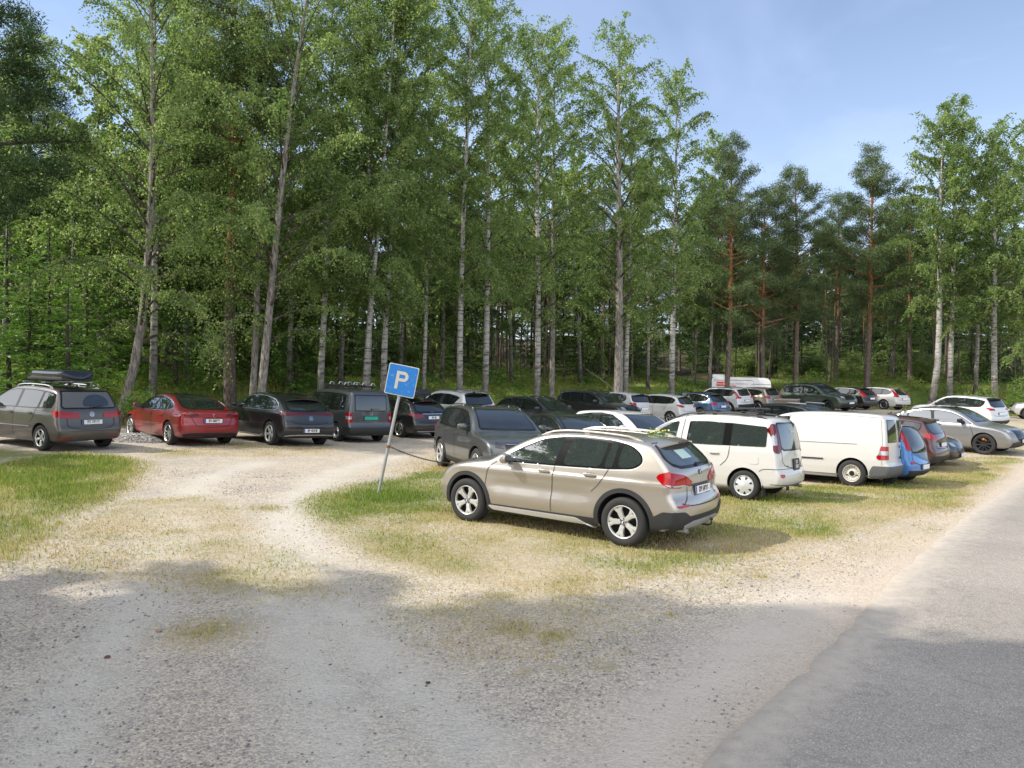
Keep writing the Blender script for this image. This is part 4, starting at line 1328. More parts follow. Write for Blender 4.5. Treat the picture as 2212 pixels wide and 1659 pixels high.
def roof_box(name, label, group, carroot, car, x0, x1, y0, w, hgt, m, mlabel=None):
    """a roof box is its own thing standing on the bars of a car"""
    B = car.B
    z = float(B.solve('top', [(x0 + x1) / 2], [0.0])[0][2])
    M = carroot.matrix_world.copy() @ Matrix.Translation((-car.cx0 + (x0 + x1) / 2, y0, z + .095))
    root = empty(name, (0, 0, 0)); root.matrix_world = M
    tag(root, label, 'roof box', group)
    Lb = x1 - x0
    # shell: stations along x, tapered nose forward
    def shell(zlo, zhi, gname, mm, shrink=0.0):
        V = []; F = []; ns = 22; nc = 24
        for i in range(ns):
            t = i / (ns - 1); x = -Lb / 2 + Lb * t
            end = min(1, (t / .05) ** .5 if t < .05 else 1) * (min(1, ((1 - t) / .30) ** .55) if t > .70 else 1)
            hw = w / 2 * (.35 + .65 * end) * (1 - .12 * max(0, t - .5)); hh = (zhi - zlo) * (.25 + .75 * end) if zhi > .1 else (zhi - zlo)
            for k in range(nc):
                a = 2 * PI * k / nc
                cy = math.copysign(abs(math.cos(a)) ** .35, math.cos(a)) * hw; cz = math.copysign(abs(math.sin(a)) ** .5, math.sin(a))
                V.append((x, cy, zlo + hh * (cz * .5 + .5)))
        for i in range(ns - 1):
            for k in range(nc): F.append((i * nc + k, i * nc + (k + 1) % nc, (i + 1) * nc + (k + 1) % nc, (i + 1) * nc + k))
        F += [tuple(reversed(range(nc))), tuple(range((ns - 1) * nc, ns * nc))]
        mb = MB(); mb.add(V, F); return mb.build(gname, mm, root)
    shell(0.03, .15, 'box_base', PLASTIC)
    lid = shell(.10, hgt, 'box_lid', m)
    mb = MB()
    for s_ in (-.18, .18): mb.box((0, s_ * w / .5 * .25, hgt - .004), (Lb * .6, .03, .02), bev=.008)
    mb.build('lid_ridge', m, lid)
    return root

def cross_bars(root, car, xs, half, m, lift=.09):
    for x in xs:
        z = float(car.B.solve('top', [x], [0.0])[0][2]) + lift
        mb = MB(); X = x - car.cx0
        mb.box((X, 0, z), (.07, half * 2, .025), bev=.01)
        for q in (1, -1): mb.box((X, q * (half - .1), z - lift / 2), (.09, .05, lift), m=1, bev=.01)
        mb.build('roof_bar', [m, PLASTIC], root)

def vw_hub(kind, size):
    def fn(w_, wd, rr):
        PM = Matrix(((1, 0, 0, 0), (0, 0, 1, wd / 2 - .010), (0, -1, 0, 0), (0, 0, 0, 1)))
        PM = Matrix(((-1, 0, 0, 0), (0, 0, 1, wd / 2 - .008), (0, 1, 0, 0), (0, 0, 0, 1)))
        o = emblem_at(w_, kind, PM, size)
        o.name = 'hub_emblem'
    return fn
CARGRP = None
# 1 ------------------------------------------------ champagne crossover, the big one in front
S = spec_crossover(); S['rails'] = S['rails'][:3] + (P_CHAMP, .035); S['hub'] = vw_hub('quarter_roundel', .062)
S['plate_r'] = (.80, 'DP 54916', WHITE_PL, INK)
S['rim_mat'] = ALLOY_L; S['skid_mat'] = mat('skid_silver', (.42, .43, .45), .4, .4)
hero, hc = build_car('parked_car', 'champagne beige crossover with silver star-spoke wheels, nearest car of all', 'car', S,
                     dict(px=1348, d=10.6, th=-54.5, ref='RL'), P_CHAMP, detail=3)
emblem(hero, hc, 'quarter_roundel', 'rear', 0, 1.035, .078)
# rearmost: number plate recess and paper on the parcel shelf behind the rear glass
hc.panel('number_plate_recess', [('rear', [(-.31, .735), (-.34, .80), (-.33, .885), (.33, .885), (.34, .80), (.31, .735)], 1)], P_CHAMP, .006, 1).location.x -= hc.cx0
hc.panel('number_plate_trim', [('rear', [(-.40, .868), (-.40, .892), (.40, .892), (.40, .868)], 1)], BLACKGLOSS, .010, 0).location.x -= hc.cx0
hc.panel('window_sticker', [('rear', [(-.02, 1.22), (0.02, 1.33), (.30, 1.33), (.28, 1.22)], 1)], mat('sticker_paper', (.45, .6, .5), .3, coat=.5), .012, 0).location.x -= hc.cx0
hc.panel('fuel_flap', [('side', [(.62, .86), (.62, 1.02), (.80, 1.02), (.80, .86)], -1)], P_CHAMP, .006, 1).location.x -= hc.cx0

# 2 ------------------------------------------------ brown-grey people carrier at the far left
S = vary('mpv', rails=(.75, 2.55, .60, CHROME, .05), tl2=dict(end=[(.30, .85), (.32, .97), (.50, .99), (.50, .84)], mat=REDL), rwin_mat=GLASS_DUSTY,
         plate_r=(.74, 'YT 37669', WHITE_PL, INK), wiper=(.0, 1.10, -.34, 1.13), refl=[(.50, .33), (.50, .36), (.84, .36), (.84, .33)], rr=.215,
         antenna=.8)
S['strips'] = S['strips'] + [('side_moulding', 'side', [(1.25, .60), (3.1, .58)], .03, CHROME)]
mpv, c = build_car('parked_car', 'grey-brown people carrier cut by the left edge of the photo', 'car', S, dict(px=85, d=19.3, th=-60, ref='RL'), P_BROWN, detail=2)
emblem(mpv, c, 'vw', 'rear', 0, .935, .12)
c.panel('wiped_glass', [('rear', [(-.50, 1.135), (-.53, 1.25), (-.44, 1.37), (-.25, 1.43), (0.0, 1.40), (.16, 1.28), (.2, 1.135)], 1)], GLASS, .014, 2).location.x -= c.cx0
cross_bars(mpv, c, (1.2, 2.1), .66, CHROME)
roof_box('roof_box', 'glossy black roof box on the grey-brown people carrier', None, mpv, c, .45, 2.55, .12, .84, .30, mat('box_black', (.012, .013, .018), .15, coat=.6))

# 3 ------------------------------------------------ red fastback saloon
S = vary('fastback', plate_r=(.735, 'EV 58293', WHITE_PL, INK), roof_panel=[(1.35, -.46), (1.35, .46), (2.75, .50), (2.75, -.50)], glass=GLASS,
         tl2=dict(end=[(.66, .88), (.66, .955), (.86, .955), (.88, .91)], side=[(.1, .915), (.1, .965), (.3, .965)], mat=REDL))
red, c = build_car('parked_car', 'bright red fastback saloon with a black glass roof', 'car', S, dict(px=361, d=22, th=-46, ref='RL'), P_RED, detail=2)
emblem(red, c, 'tee', 'rear', 0, .90, .09)

# 4 ------------------------------------------------ black electric SUV with star badge
S = vary('suv', L=4.76, H=1.60, W=1.88, rw=.365, ra=.415, plate_r=(.50, 'EB 45538', WHITE_PL, INK), dlo_bright=CHROME, dlo_r=2,
         dlo=[(3.35, 1.08), (2.95, 1.31), (2.55, 1.45), (2.1, 1.48), (1.5, 1.46), (.95, 1.38), (.66, 1.25), (.62, 1.15), (.8, 1.10), (1.3, 1.09)],
         prof=[(.2, .26), (.05, .32), (0, .46), (0, .66), (.05, .76), (.08, .90), (.11, 1.04), (.30, 1.18), (.60, 1.36), (.78, 1.44), (1.1, 1.52), (1.6, 1.585), (2.1, 1.60), (2.5, 1.57), (2.85, 1.47),
               (3.25, 1.27), (3.55, 1.12), (3.72, 1.06), (3.95, 1.03), (4.35, .96), (4.6, .86), (4.72, .72), (4.76, .55), (4.72, .36), (4.5, .25), (3.8, .22), (2.2, .22), (.8, .22)],
         rwin=[(.58, 1.09), (.66, 1.14), (.56, 1.39)], spoiler=(.56, .52, .95, 1.415, 1.46), tl=dict(end=[(.0, .985), (.0, 1.02), (.50, 1.03), (.84, 1.05), (.88, .95), (.5, .96)], side=[(.04, .95), (.06, 1.05), (.34, 1.07), (.36, 1.0)], mat=REDL_D),
         rim='five', rr=.255, rim_mat=ALLOY_L, side_step=[(1.5, .27), (3.3, .27), (3.3, .30), (1.5, .30)], step_mat=CHROME, wiper=(0, 1.10, -.3, 1.13))
S['strips'] = S['strips'] + [('bumper_moulding', 'rear', [(-.80, .34), (-.6, .37), (.6, .37), (.80, .34)], .035, CHROME)]
eq, c = build_car('parked_car', 'glossy black SUV with chrome window line beside the bright red saloon', 'car', S, dict(px=580, d=23.3, th=-44, ref='RL'), P_BLACK, detail=2)
emblem(eq, c, 'star', 'rear', 0, .86, .13)

# 5 ------------------------------------------------ dark grey van with ski and cycle carriers
S = vary('van', H=1.78, plate_r=(.84, '', TEAL_PL, INK), wiper=(.0, 1.14, -.3, 1.15), bumper_mat=PLASTIC)
S['strips'] = [q for q in S['strips'] if q[0] != 'tailgate_seam']
S['dlo'] = [(3.42, 1.06), (3.05, 1.38), (2.80, 1.56), (2.5, 1.62), (1.4, 1.63), (.45, 1.60), (.42, 1.12), (1.4, 1.08)]
S['pillars'] = [(1.28, 1.24, .30), (2.46, 2.36, .14)]
gv, c = build_car('parked_car', 'dark grey passenger van with cycle carriers on its roof', 'van', S, dict(px=725, d=26, th=-42, ref='RL'), P_GREY, detail=2)
emblem(gv, c, 'vw', 'rear', 0, .98, .12)
cross_bars(gv, c, (1.0, 2.1), .68, PLASTIC, .07)
zt = 1.9
for q, yy in enumerate((-.55, -.2, .15, .5)):
    mb = MB()
    z = float(c.B.solve('top', [1.5], [yy])[0][2]) + .11
    mb.tube([(x - c.cx0, yy, z) for x in np.linspace(.75, 2.4, 5)], .022, 8)
    mb.tube([(.9 - c.cx0, yy - .07, z + .02), (.9 - c.cx0, yy - .03, z + .10), (.9 - c.cx0, yy + .05, z + .11), (.9 - c.cx0, yy + .10, z + .03)], .02, 6, m=1)
    mb.tube([(1.9 - c.cx0, yy - .07, z + .02), (1.9 - c.cx0, yy - .03, z + .10), (1.9 - c.cx0, yy + .05, z + .11), (1.9 - c.cx0, yy + .10, z + .03)], .02, 6, m=1)
    mb.build('cycle_carrier', [PLASTIC, STEEL], gv)

# 6 ------------------------------------------------ black estate with flat roof box
S = vary('estate', L=4.92, W=1.85, rw=.335, rr=.24, plate_r=(.80, 'EK 48', WHITE_PL, INK), tl=dict(end=[(.42, .82), (.44, .90), (.84, .92), (.88, .84)], side=[(.04, .83), (.06, .92), (.36, .93), (.40, .88)]),
         rails=(.9, 2.75, .58, CHROME, .03), exhaust=[.5, -.5])
S['strips'] = S['strips'] + [('tailgate_moulding', 'rear', [(-.46, .93), (.46, .93)], .025, CHROME), ('bumper_moulding', 'rear', [(-.70, .30), (.7, .30)], .03, CHROME)]
ek, c = build_car('parked_car', 'black estate car with chrome window arc, just right of the sign pole', 'car', S, dict(px=862, d=28.8, th=-42, ref='RL'), P_BLACK, detail=2)
emblem(ek, c, 'star', 'rear', 0, 1.0, .10)
cross_bars(ek, c, (1.4, 2.3), .62, PLASTIC)
roof_box('roof_box', 'flat matt black roof box on the black estate car behind the parking sign', None, ek, c, .55, 2.7, 0.12, .80, .27, mat('box_matt', (.02, .021, .023), .4))

# 7 ------------------------------------------------ white SUV in the back row
S = vary('suv', L=4.7, H=1.66, W=1.88, rails=(.7, 2.8, .60, CHROME, .05), antenna=.7, spoiler_mat=BLACKGLOSS, glass=GLASS,
         dlo=[(3.2, 1.10), (2.85, 1.34), (2.5, 1.48), (2.0, 1.53), (1.4, 1.53), (.90, 1.48), (.66, 1.42), (.95, 1.16), (1.3, 1.13)])
build_car('parked_car', 'white SUV with silver roof rails beside the black estate with roof box', 'car', S, dict(px=978, d=32, th=-40, ref='RL'), P_WHITE2, detail=1)

# 8 ------------------------------------------------ anthracite SUV facing the camera
S = vary('suv', L=4.49, H=1.60, W=1.84, rails=(.7, 2.5, .60, CHROME, .04), dlo_bright=CHROME, rim='multi', rim_mat=ALLOY_L, rw=.36, rr=.25, clad=.05,
         grille=[(.02, .62), (.02, .86), (.50, .86), (.46, .62)], hl=dict(end=[(.52, .78), (.54, .88), (.80, .93), (.84, .82)], side=[(4.34, .82), (4.28, .93), (4.06, .97), (4.10, .90)], mat=DARKL))
tg, c = build_car('parked_car', 'anthracite SUV facing the camera behind the bonnet of the champagne crossover', 'car', S, dict(px=950, d=19.4, th=158, ref='RR'), P_GREY2, detail=2)
emblem(tg, c, 'vw', 'front', 0, .76, .12)
for q in (.66, .76, .86):
    c.strip('grille_bar', 'front', [(-.46, q), (.46, q)], .012, CHROME, .018).location.x -= c.cx0

# 9 ------------------------------------------------ black saloon and silver coupe beside it
S = vary('fastback', L=4.6, H=1.42, dlo_bright=CHROME)
build_car('parked_car', 'low black saloon between the anthracite SUV and the silver-white hatchback', 'car', S, dict(px=1228, d=21.2, th=153, ref='C'), P_BLACK, detail=1)
S = vary('hatch', L=4.4, H=1.53, W=1.79, dlo=[(3.02, 1.01), (2.62, 1.26), (2.2, 1.41), (1.7, 1.45), (1.2, 1.42), (.62, 1.34), (.52, 1.12), (1.1, 1.06)])
build_car('parked_car', 'silver-white hatchback facing the camera behind the champagne crossover roof', 'car', S, dict(px=1362, d=22.0, th=146, ref='C'), P_WHITE2, detail=2)

# 10 ----------------------------------------------- back row, dark cars facing us
S = vary('estate', L=4.8, rails=(.9, 2.7, .58, CHROME, .03))
build_car('parked_car', 'dark nose-out estate car with bright roof rails, left of the black SUV', 'car', S, dict(px=1172, d=33, th=136, ref='C'), P_DGREY, detail=1)
S = vary('suv', L=4.6, H=1.58, rails=(.7, 2.7, .60, CHROME, .03), dlo_bright=CHROME)
build_car('parked_car', 'black SUV facing the camera, right of the dark nose-out estate', 'car', S, dict(px=1290, d=38, th=136, ref='C'), P_DGREY, detail=1)

# 11 ----------------------------------------------- white hatchbacks
S = vary('suv', L=4.2, H=1.50, W=1.78, rails=None, plate_r=(.7, '', WHITE_PL, INK), dlo=[(2.95, 1.02), (2.6, 1.24), (2.2, 1.37), (1.6, 1.41), (1.0, 1.39), (.72, 1.34), (.66, 1.2), (.74, 1.08), (1.3, 1.04)])
build_car('parked_car', 'plain white hatchback, its wheels hidden behind the silver-white hatchback', 'car', S, dict(px=1394, d=39.5, th=-38, ref='RC'), P_WHITE2, detail=1)
S = vary('hatch', tl=dict(end=[(.40, .86), (.48, .96), (.80, .99), (.84, .90), (.6, .85)], side=[(.04, .88), (.06, .98), (.30, 1.0), (.34, .95)]), rim_mat=ALLOY, bumper_r=[(.02, .24), (.55, .26), (.66, .34), (.02, .36)],
         plate_r=(.50, 'EK 27', WHITE_PL, INK))
build_car('parked_car', 'small white hatchback with red tail lights beside the steel blue estate', 'car', S, dict(px=1448, d=39, th=-46, ref='RL'), P_WHITE, detail=1)
# 12 blue estate
S = vary('estate', L=4.77, H=1.50, rails=(.9, 2.7, .58, PLASTIC, .03))
build_car('parked_car', 'steel blue estate car in the back row left of the white SUV', 'car', S, dict(px=1514, d=44, th=-42, ref='RL'), P_SBLUE, detail=1)
# 13 white SUV with upright tail lights, black lower trim
S = vary('suv', L=4.43, H=1.65, W=1.86, clad=.05, tl=dict(end=[(.60, .98), (.50, 1.02), (.50, 1.07), (.66, 1.10), (.72, 1.42), (.80, 1.42), (.86, 1.1), (.88, .99)], side=[(.04, .98), (.10, 1.10), (.28, 1.42), (.36, 1.42), (.28, 1.06), (.3, .98)]),
         rwin=[(.46, 1.16), (.56, 1.2), (.52, 1.50)], bumper_r=[(.02, .27), (.84, .30), (.87, .62), (.02, .62)], roof_panel=None, rails=(.7, 2.7, .62, PLASTIC, .03))
build_car('parked_car', 'white SUV with tall bent red tail lights and black lower bumper', 'car', S, dict(px=1574, d=48.5, th=-40, ref='RL'), P_WHITE2, detail=1)
# 14 beige crossover
S = vary('suv', L=4.33, H=1.60, W=1.80, clad=.05, dlo=[(2.95, 1.08), (2.6, 1.32), (2.3, 1.44), (1.9, 1.48), (1.3, 1.47), (.8, 1.42), (.58, 1.3), (.82, 1.14), (1.2, 1.11)], rwin=[(.48, 1.12), (.6, 1.2), (.56, 1.46)])
build_car('parked_car', 'beige crossover right of the white SUV, in front of the white trailer', 'car', S, dict(px=1638, d=49, th=-38, ref='RL'), P_BEIGE, detail=1)

# 15 ----------------------------------------------- white estate-based small people carrier (upright lamps)
vprof = [(.16, .28), (.03, .32), (-.01, .42), (.0, .56), (.05, .64), (.07, .85), (.10, 1.05), (.17, 1.35), (.24, 1.56), (.36, 1.64), (.7, 1.665), (1.3, 1.685), (1.9, 1.675), (2.35, 1.60), (2.75, 1.42), (3.1, 1.19), (3.3, 1.06),
         (3.5, 1.0), (3.8, .93), (4.02, .82), (4.14, .66), (4.18, .48), (4.15, .32), (4.0, .24), (3.6, .22), (2.2, .22), (.8, .22)]
S = dict(L=4.18, H=1.68, W=1.69, xr=.80, wb=2.50, rw=.297, ra=.35, prof=vprof,
         wtab=[(.15, .90), (.28, .96), (.45, .99), (.65, 1.0), (.85, .99), (.98, .985), (1.08, .96), (1.3, .90), (1.6, .81), (1.75, .74)],
         ptab=[(0, .94), (.25, .97), (.7, .995), (1.2, 1), (3.2, 1), (3.6, .97), (3.9, .92), (4.18, .84)], bowr=.13, bowf=.25, crown=.05, k=.07,
         dlo=[(3.14, 1.06), (2.80, 1.30), (2.5, 1.46), (2.2, 1.515), (1.6, 1.53), (.9, 1.50), (.38, 1.45), (.38, 1.07), (1.6, 1.05)], dlo_r=1, dlo_frame=False,
         pillars=[(1.18, 1.16, .15), (2.17, 2.10, .26)], glass=GLASS_LT,
         ws=[(.68, 1.08), (.58, 1.58)], rwin=[(.50, 1.02), (.585, 1.06), (.565, 1.50), (.50, 1.53)],
         tl=dict(end=[(.60, 1.00), (.60, 1.52), (.70, 1.52), (.82, 1.14), (.85, .98), (.70, .95)], side=[(.05, .98), (.08, 1.12), (.20, 1.48), (.24, 1.48), (.26, 1.1), (.24, .99)], mat=REDL_D),
         tl3=dict(end=[(.70, 1.12), (.72, 1.32), (.80, 1.20), (.83, 1.10)], side=[(.10, 1.11), (.15, 1.22), (.22, 1.35), (.25, 1.35), (.25, 1.11)], mat=CLEARL),
         refl=[(.62, .50), (.62, .56), (.77, .56), (.74, .49)], hl=dict(end=[(.46, .66), (.48, .80), (.78, .84), (.78, .70)], side=[(4.05, .72), (3.98, .84), (3.7, .89), (3.76, .80)]),
         bumper_f=[(.02, .26), (.6, .28), (.6, .40), (.02, .40)], handles=[(1.42, .91), (2.32, .91)], handle_mat=P_WHITE, mirror=(2.92, 1.12), rim='cap', rr=.20, tw=.185, rim_mat=mat('hubcap_silver', (.60, .61, .62), .35, .4),
         plate_r=(.73, 'DX\n12589', BLACK_PL, PALE_INK, 0, (.34, .20)), exhaust=[-.45], rails=(.45, 2.45, .60, PLASTIC, .05),
         strips=[('door_seam', 'side', [(3.12, .36), (3.14, .70), (3.08, 1.05)], .010, DARK), ('door_seam', 'side', [(2.15, .36), (2.17, 1.04), (2.10, 1.60)], .010, DARK), ('door_seam', 'side', [(1.28, .66), (1.13, .80), (1.10, 1.05)], .010, DARK),
                 ('door_seam', 'side', [(.05, .655), (.42, .655), (.5, .60)], .009, DARK), ('tailgate_seam', 'rear', [(-.60, 1.0), (-.60, .66), (.60, .66), (.60, 1.0)], .010, DARK), ('bumper_line', 'rear', [(-.8, .36), (-.5, .34), (.5, .34), (.8, .36)], .010, DARK)])
ver, c = build_car('parked_car', 'small tall white people carrier with black number plate behind the champagne crossover', 'car', S, dict(px=1610, d=15.1, th=-53, ref='RL'), P_WHITE, detail=3)
emblem(ver, c, 'ovals', 'rear', 0, .93, .09)
c.panel('pillar_trim', [('side', [(.40, 1.08), (.40, 1.46), (1.10, 1.51), (2.0, 1.51), (2.04, 1.07), (1.2, 1.06)], q) for q in (1, -1)], BLACKGLOSS, .003, 1).location.x -= c.cx0
c.panel('fuel_flap', [('side', [(.52, .73), (.52, .88), (.70, .88), (.70, .73)], 1)], P_WHITE, .006, 1).location.x -= c.cx0
PMt = None
def decal(root, car, txt, y, z, size, m):
    B = car.B; s = B.solve('rear', [y], [z])[0]; n = Vector(B.normal(*s[None].T)[0])
    Xd = Vector((0, -1, 0)); Xd = (Xd - n * Xd.dot(n)).normalized(); Yd = n.cross(Xd)
    M = Matrix((Xd, Yd, n)).transposed().to_4x4(); M.translation = Vector(s) + n * .014 - Vector((car.cx0, 0, 0))
    text_mesh(txt, size, m, 'lettering', root, M, 0.001)
decal(ver, c, 'Gent', -.05, 1.38, .11, PALE_INK)
decal(ver, c, 'VVT-i', .44, .62 + .08, .035, INK)
cross_bars(ver, c, (.95, 1.9), .60, PLASTIC, .07)
mb = MB()
for yy in (-.42, .42):
    z = float(c.B.solve('top', [1.2], [yy])[0][2]) + .10
    mb = MB(); mb.box((.95 - c.cx0, yy, z + .03), (.45, .08, .05), bev=.02); mb.build('ski_carrier', PLASTIC, ver)
for q_ in (('side_seam', 'side', [(.30, .66), (.30, .95)], .007, mat('soft_seam', (.16, .155, .15), .7)), ('roof_seam', 'side', [(.5, 1.575), (1.5, 1.60), (2.4, 1.56)], .007, mat('soft_seam', (.16, .155, .15), .7))):
    c.strip(q_[0], q_[1], q_[2], q_[3], q_[4], .005).location.x -= c.cx0
# mud flap
for q in (1, -1):
    mb = MB(); mb.box((.80 - .37 - c.cx0, q * .74, .22), (.012, .18, .22), bev=.004); mb.build('mud_flap', RUBBER, ver)

# 16 ----------------------------------------------- white panel van
S = vary('van', L=4.50, H=1.76, rwin=[(.14, 1.12), (.14, 1.60), (.66, 1.60), (.68, 1.12)], plate_r=(.80, '', TEAL_PL, INK, -.38, (.30, .17)), bumper_mat=PLASTIC_G, rim_mat=mat('white_steel_wheel', (.55, .52, .46), .5, .1))
S['rwin'] = None; S.pop('rwin')
SEAM_L = mat('soft_seam', (.16, .155, .15), .7)
S['strips'] = S['strips'] + [('side_moulding', 'side', [(1.52, .625), (3.3, .61)], .035, PLASTIC), ('roof_seam', 'side', [(.22, 1.66), (1.2, 1.70), (2.3, 1.70)], .008, SEAM_L), ('pillar_seam', 'side', [(.20, .56), (.19, 1.05), (.26, 1.62)], .008, SEAM_L), ('door_rail', 'side', [(.75, 1.02), (2.42, 1.01)], .014, SEAM_L)]
S['glass'] = GLASS_LT
S['antenna'] = .3
pv, c = build_car('parked_car', 'plain white panel van with steel wheels and green number plate', 'van', S, dict(px=1843, d=18.3, th=-50, ref='RL'), P_WHITE, detail=3)
for q in (1, -1):
    P = [(.10, 1.10), (.10, 1.60), (.62, 1.60), (.68, 1.40), (.70, 1.10)]
    c.panel('rear_window_frame', [('rear', inset(P, -.02), q)], BLACKGLOSS, .004, 1).location.x -= c.cx0
    c.panel('rear_window', [('rear', inset(P, .01), q)], GLASS, .008, 1).location.x -= c.cx0
emblem(pv, c, 'vw', 'rear', -.12, .98, .10)
mb = MB(); V, F = superblob((.03 - c.cx0, -.10, .72), (.03, .05, .07), n=6); mb.add(V, F); mb.build('door_lock', PLASTIC, pv)
mb = MB(); V, F = superblob((.22 - c.cx0, 0, 1.80), (.03, .12, .04), n=6); mb.add(V, F); mb.build('brake_light', REDL_D, pv)

# 17 ----------------------------------------------- small blue hatch with upright lamps and white roof
S = vary('mpv', L=4.1, H=1.52, W=1.79, xr=.72, dlo=[(3.0, 1.05), (2.6, 1.30), (2.2, 1.45), (1.2, 1.46), (.62, 1.42), (.66, 1.10), (1.2, 1.07)], bowr=.16,
         tl=dict(end=[(.66, .86), (.62, 1.05), (.62, 1.40), (.74, 1.40), (.86, 1.1), (.88, .92)], side=[(.08, .88), (.12, 1.1), (.26, 1.40), (.32, 1.40), (.24, .98)]), rwin=[(.58, .84), (.66, 1.0), (.60, 1.45)],
         plate_r=(.48, '', WHITE_PL, INK), bumper_r=[(.02, .24), (.8, .27), (.84, .40), (.02, .38)], roof_panel=[(.5, -.62), (.5, .62), (2.5, .62), (2.5, -.62)], roof_mat=P_WHITE, refl=[(.55, .56), (.6, .62), (.72, .62), (.72, .55)],
         wiper=(0, .88, -.3, .9))
build_car('parked_car', 'bright blue compact car with white roof and tall curved tail lights', 'car', S, dict(px=2003, d=19, th=-46, ref='RC'), P_BLUE, detail=2)
# 18 dark brown crossover
S = vary('suv', L=4.4, H=1.60, W=1.82, tl=dict(end=[(.40, .98), (.5, 1.10), (.84, 1.16), (.88, .98), (.66, .95)], side=[(.04, .97), (.06, 1.14), (.34, 1.16), (.36, 1.04)]), rwin=[(.50, 1.14), (.62, 1.2), (.56, 1.48)])
build_car('parked_car', 'dark brown crossover with large red tail lights beside the bright blue compact', 'car', S, dict(px=2046, d=23, th=-46, ref='RC'), P_DBROWN, detail=1)
# 19 black front
S = vary('hatch', L=4.2, H=1.45)
build_car('parked_car', 'black hatchback parked nose-out beside the dark brown crossover', 'car', S, dict(px=2084, d=24.4, th=132, ref='FC'), P_BLACK, detail=1)
# 20 big grey electric coupe SUV
S = vary('suv', L=4.90, H=1.64, W=1.93, rw=.375, ra=.42, rim='ten', rr=.27, rim_mat=ALLOY_D, dlo_r=2, dlo_bright=CHROME, roof_panel=[(.9, -.60), (.9, .60), (2.9, .60), (2.9, -.60)],
         prof=[(.2, .26), (.05, .32), (0, .46), (0, .66), (.05, .78), (.08, .90), (.08, 1.06), (.25, 1.14), (.60, 1.27), (.95, 1.40), (1.3, 1.50), (1.8, 1.585), (2.3, 1.61), (2.7, 1.58), (3.05, 1.47),
               (3.4, 1.28), (3.65, 1.13), (3.82, 1.06), (4.1, 1.03), (4.5, .97), (4.72, .87), (4.86, .72), (4.90, .55), (4.86, .36), (4.65, .25), (3.9, .22), (2.2, .22), (.8, .22)],
         dlo=[(3.50, 1.075), (3.1, 1.30), (2.75, 1.44), (2.3, 1.49), (1.7, 1.47), (1.1, 1.36), (.62, 1.22), (.72, 1.13), (1.4, 1.09)], pillars=[(1.2, 1.28, .05), (2.2, 2.1, .10)], rwin=[(.6, 1.14), (.66, 1.18), (.56, 1.44)], spoiler=None,
         mirror_mat=BLACKGLOSS, glass=GLASS_LT, grille=[(.02, .55), (.02, .88), (.50, .90), (.52, .66), (.42, .52)], hl=dict(end=[(.56, .82), (.58, .92), (.86, .96), (.88, .86)], side=[(4.74, .84), (4.7, .96), (4.38, 1.0), (4.44, .92)]))
au, c = build_car('parked_car', 'mid grey coupe SUV facing right with dark roof and black wheels', 'car', S, dict(px=2128, d=27.5, th=139, ref='FR'), P_MGREY, detail=2)
# hidden spokes show an orange brake caliper
for w_ in [o for o in au.children if o.name.startswith('wheel') and not o.name.startswith('wheel_a')]:
    mb = MB(); V, F = superblob((-.15, .045, .08), (.07, .05, .17), n=6); mb.add(V, F); mb.build('brake_caliper', mat('orange_caliper', (.7, .22, .02), .4), w_)
# 21 white SUV behind it
S = vary('suv', L=4.5, H=1.60, rwin=[(.46, 1.14), (.6, 1.2), (.56, 1.48)], tl=dict(end=[(.46, .98), (.52, 1.06), (.84, 1.10), (.88, .98)], side=[(.04, .97), (.06, 1.09), (.34, 1.12), (.40, 1.06)]), spoiler_mat=BLACKGLOSS)
build_car('parked_car', 'white crossover with red tail lights behind the grey coupe SUV', 'car', S, dict(px=2168, d=38, th=-30, ref='RC'), P_WHITE2, detail=1)
# 22 silver SUV at the right edge
S = vary('suv', L=4.5, H=1.62, clad=.06, rim='ten', rim_mat=ALLOY, rails=(.7, 2.7, .60, PLASTIC, .04))
build_car('parked_car', 'silver SUV with black wheel arches cut by the right edge of the photo', 'car', S, dict(px=2224, d=47, th=-65, ref='FL'), P_SILV, detail=1)
# 23 dark green SUV facing right
S = vary('suv', L=4.95, H=1.74, W=1.95, rw=.375, ra=.425, rails=(.7, 2.9, .62, PLASTIC, .04), roof_panel=[(.7, -.62), (.7, .62), (2.9, .62), (2.9, -.62)], spoiler_mat=BLACKGLOSS, rim_mat=ALLOY_D)
build_car('parked_car', 'large dark green SUV with black roof facing right, left of the black estate', 'car', S, dict(px=1790, d=48, th=147, ref='FR'), P_GREEN, detail=1)
# 24 black estate, 25 white estate
tall = dict(end=[(.52, .84), (.54, .98), (.62, 1.30), (.72, 1.30), (.84, .98), (.88, .84)], side=[(.04, .84), (.12, 1.0), (.46, 1.32), (.54, 1.32), (.30, .98), (.32, .88)])
S = vary('estate', L=4.75, H=1.47, tl=tall, rwin=[(.44, 1.0), (.52, 1.06), (.46, 1.32)])
build_car('parked_car', 'black estate car between the dark green SUV and the white estate', 'car', S, dict(px=1840, d=50, th=-34, ref='RL'), P_BLACK, detail=1)
S = vary('estate', L=4.63, H=1.48, tl=tall, rwin=[(.44, 1.0), (.52, 1.06), (.46, 1.32)], dlo_bright=None, rim='five')
build_car('parked_car', 'white estate car with tall red tail lights, beside the black estate', 'car', S, dict(px=1910, d=50.8, th=-33, ref='RL'), P_WHITE, detail=1)
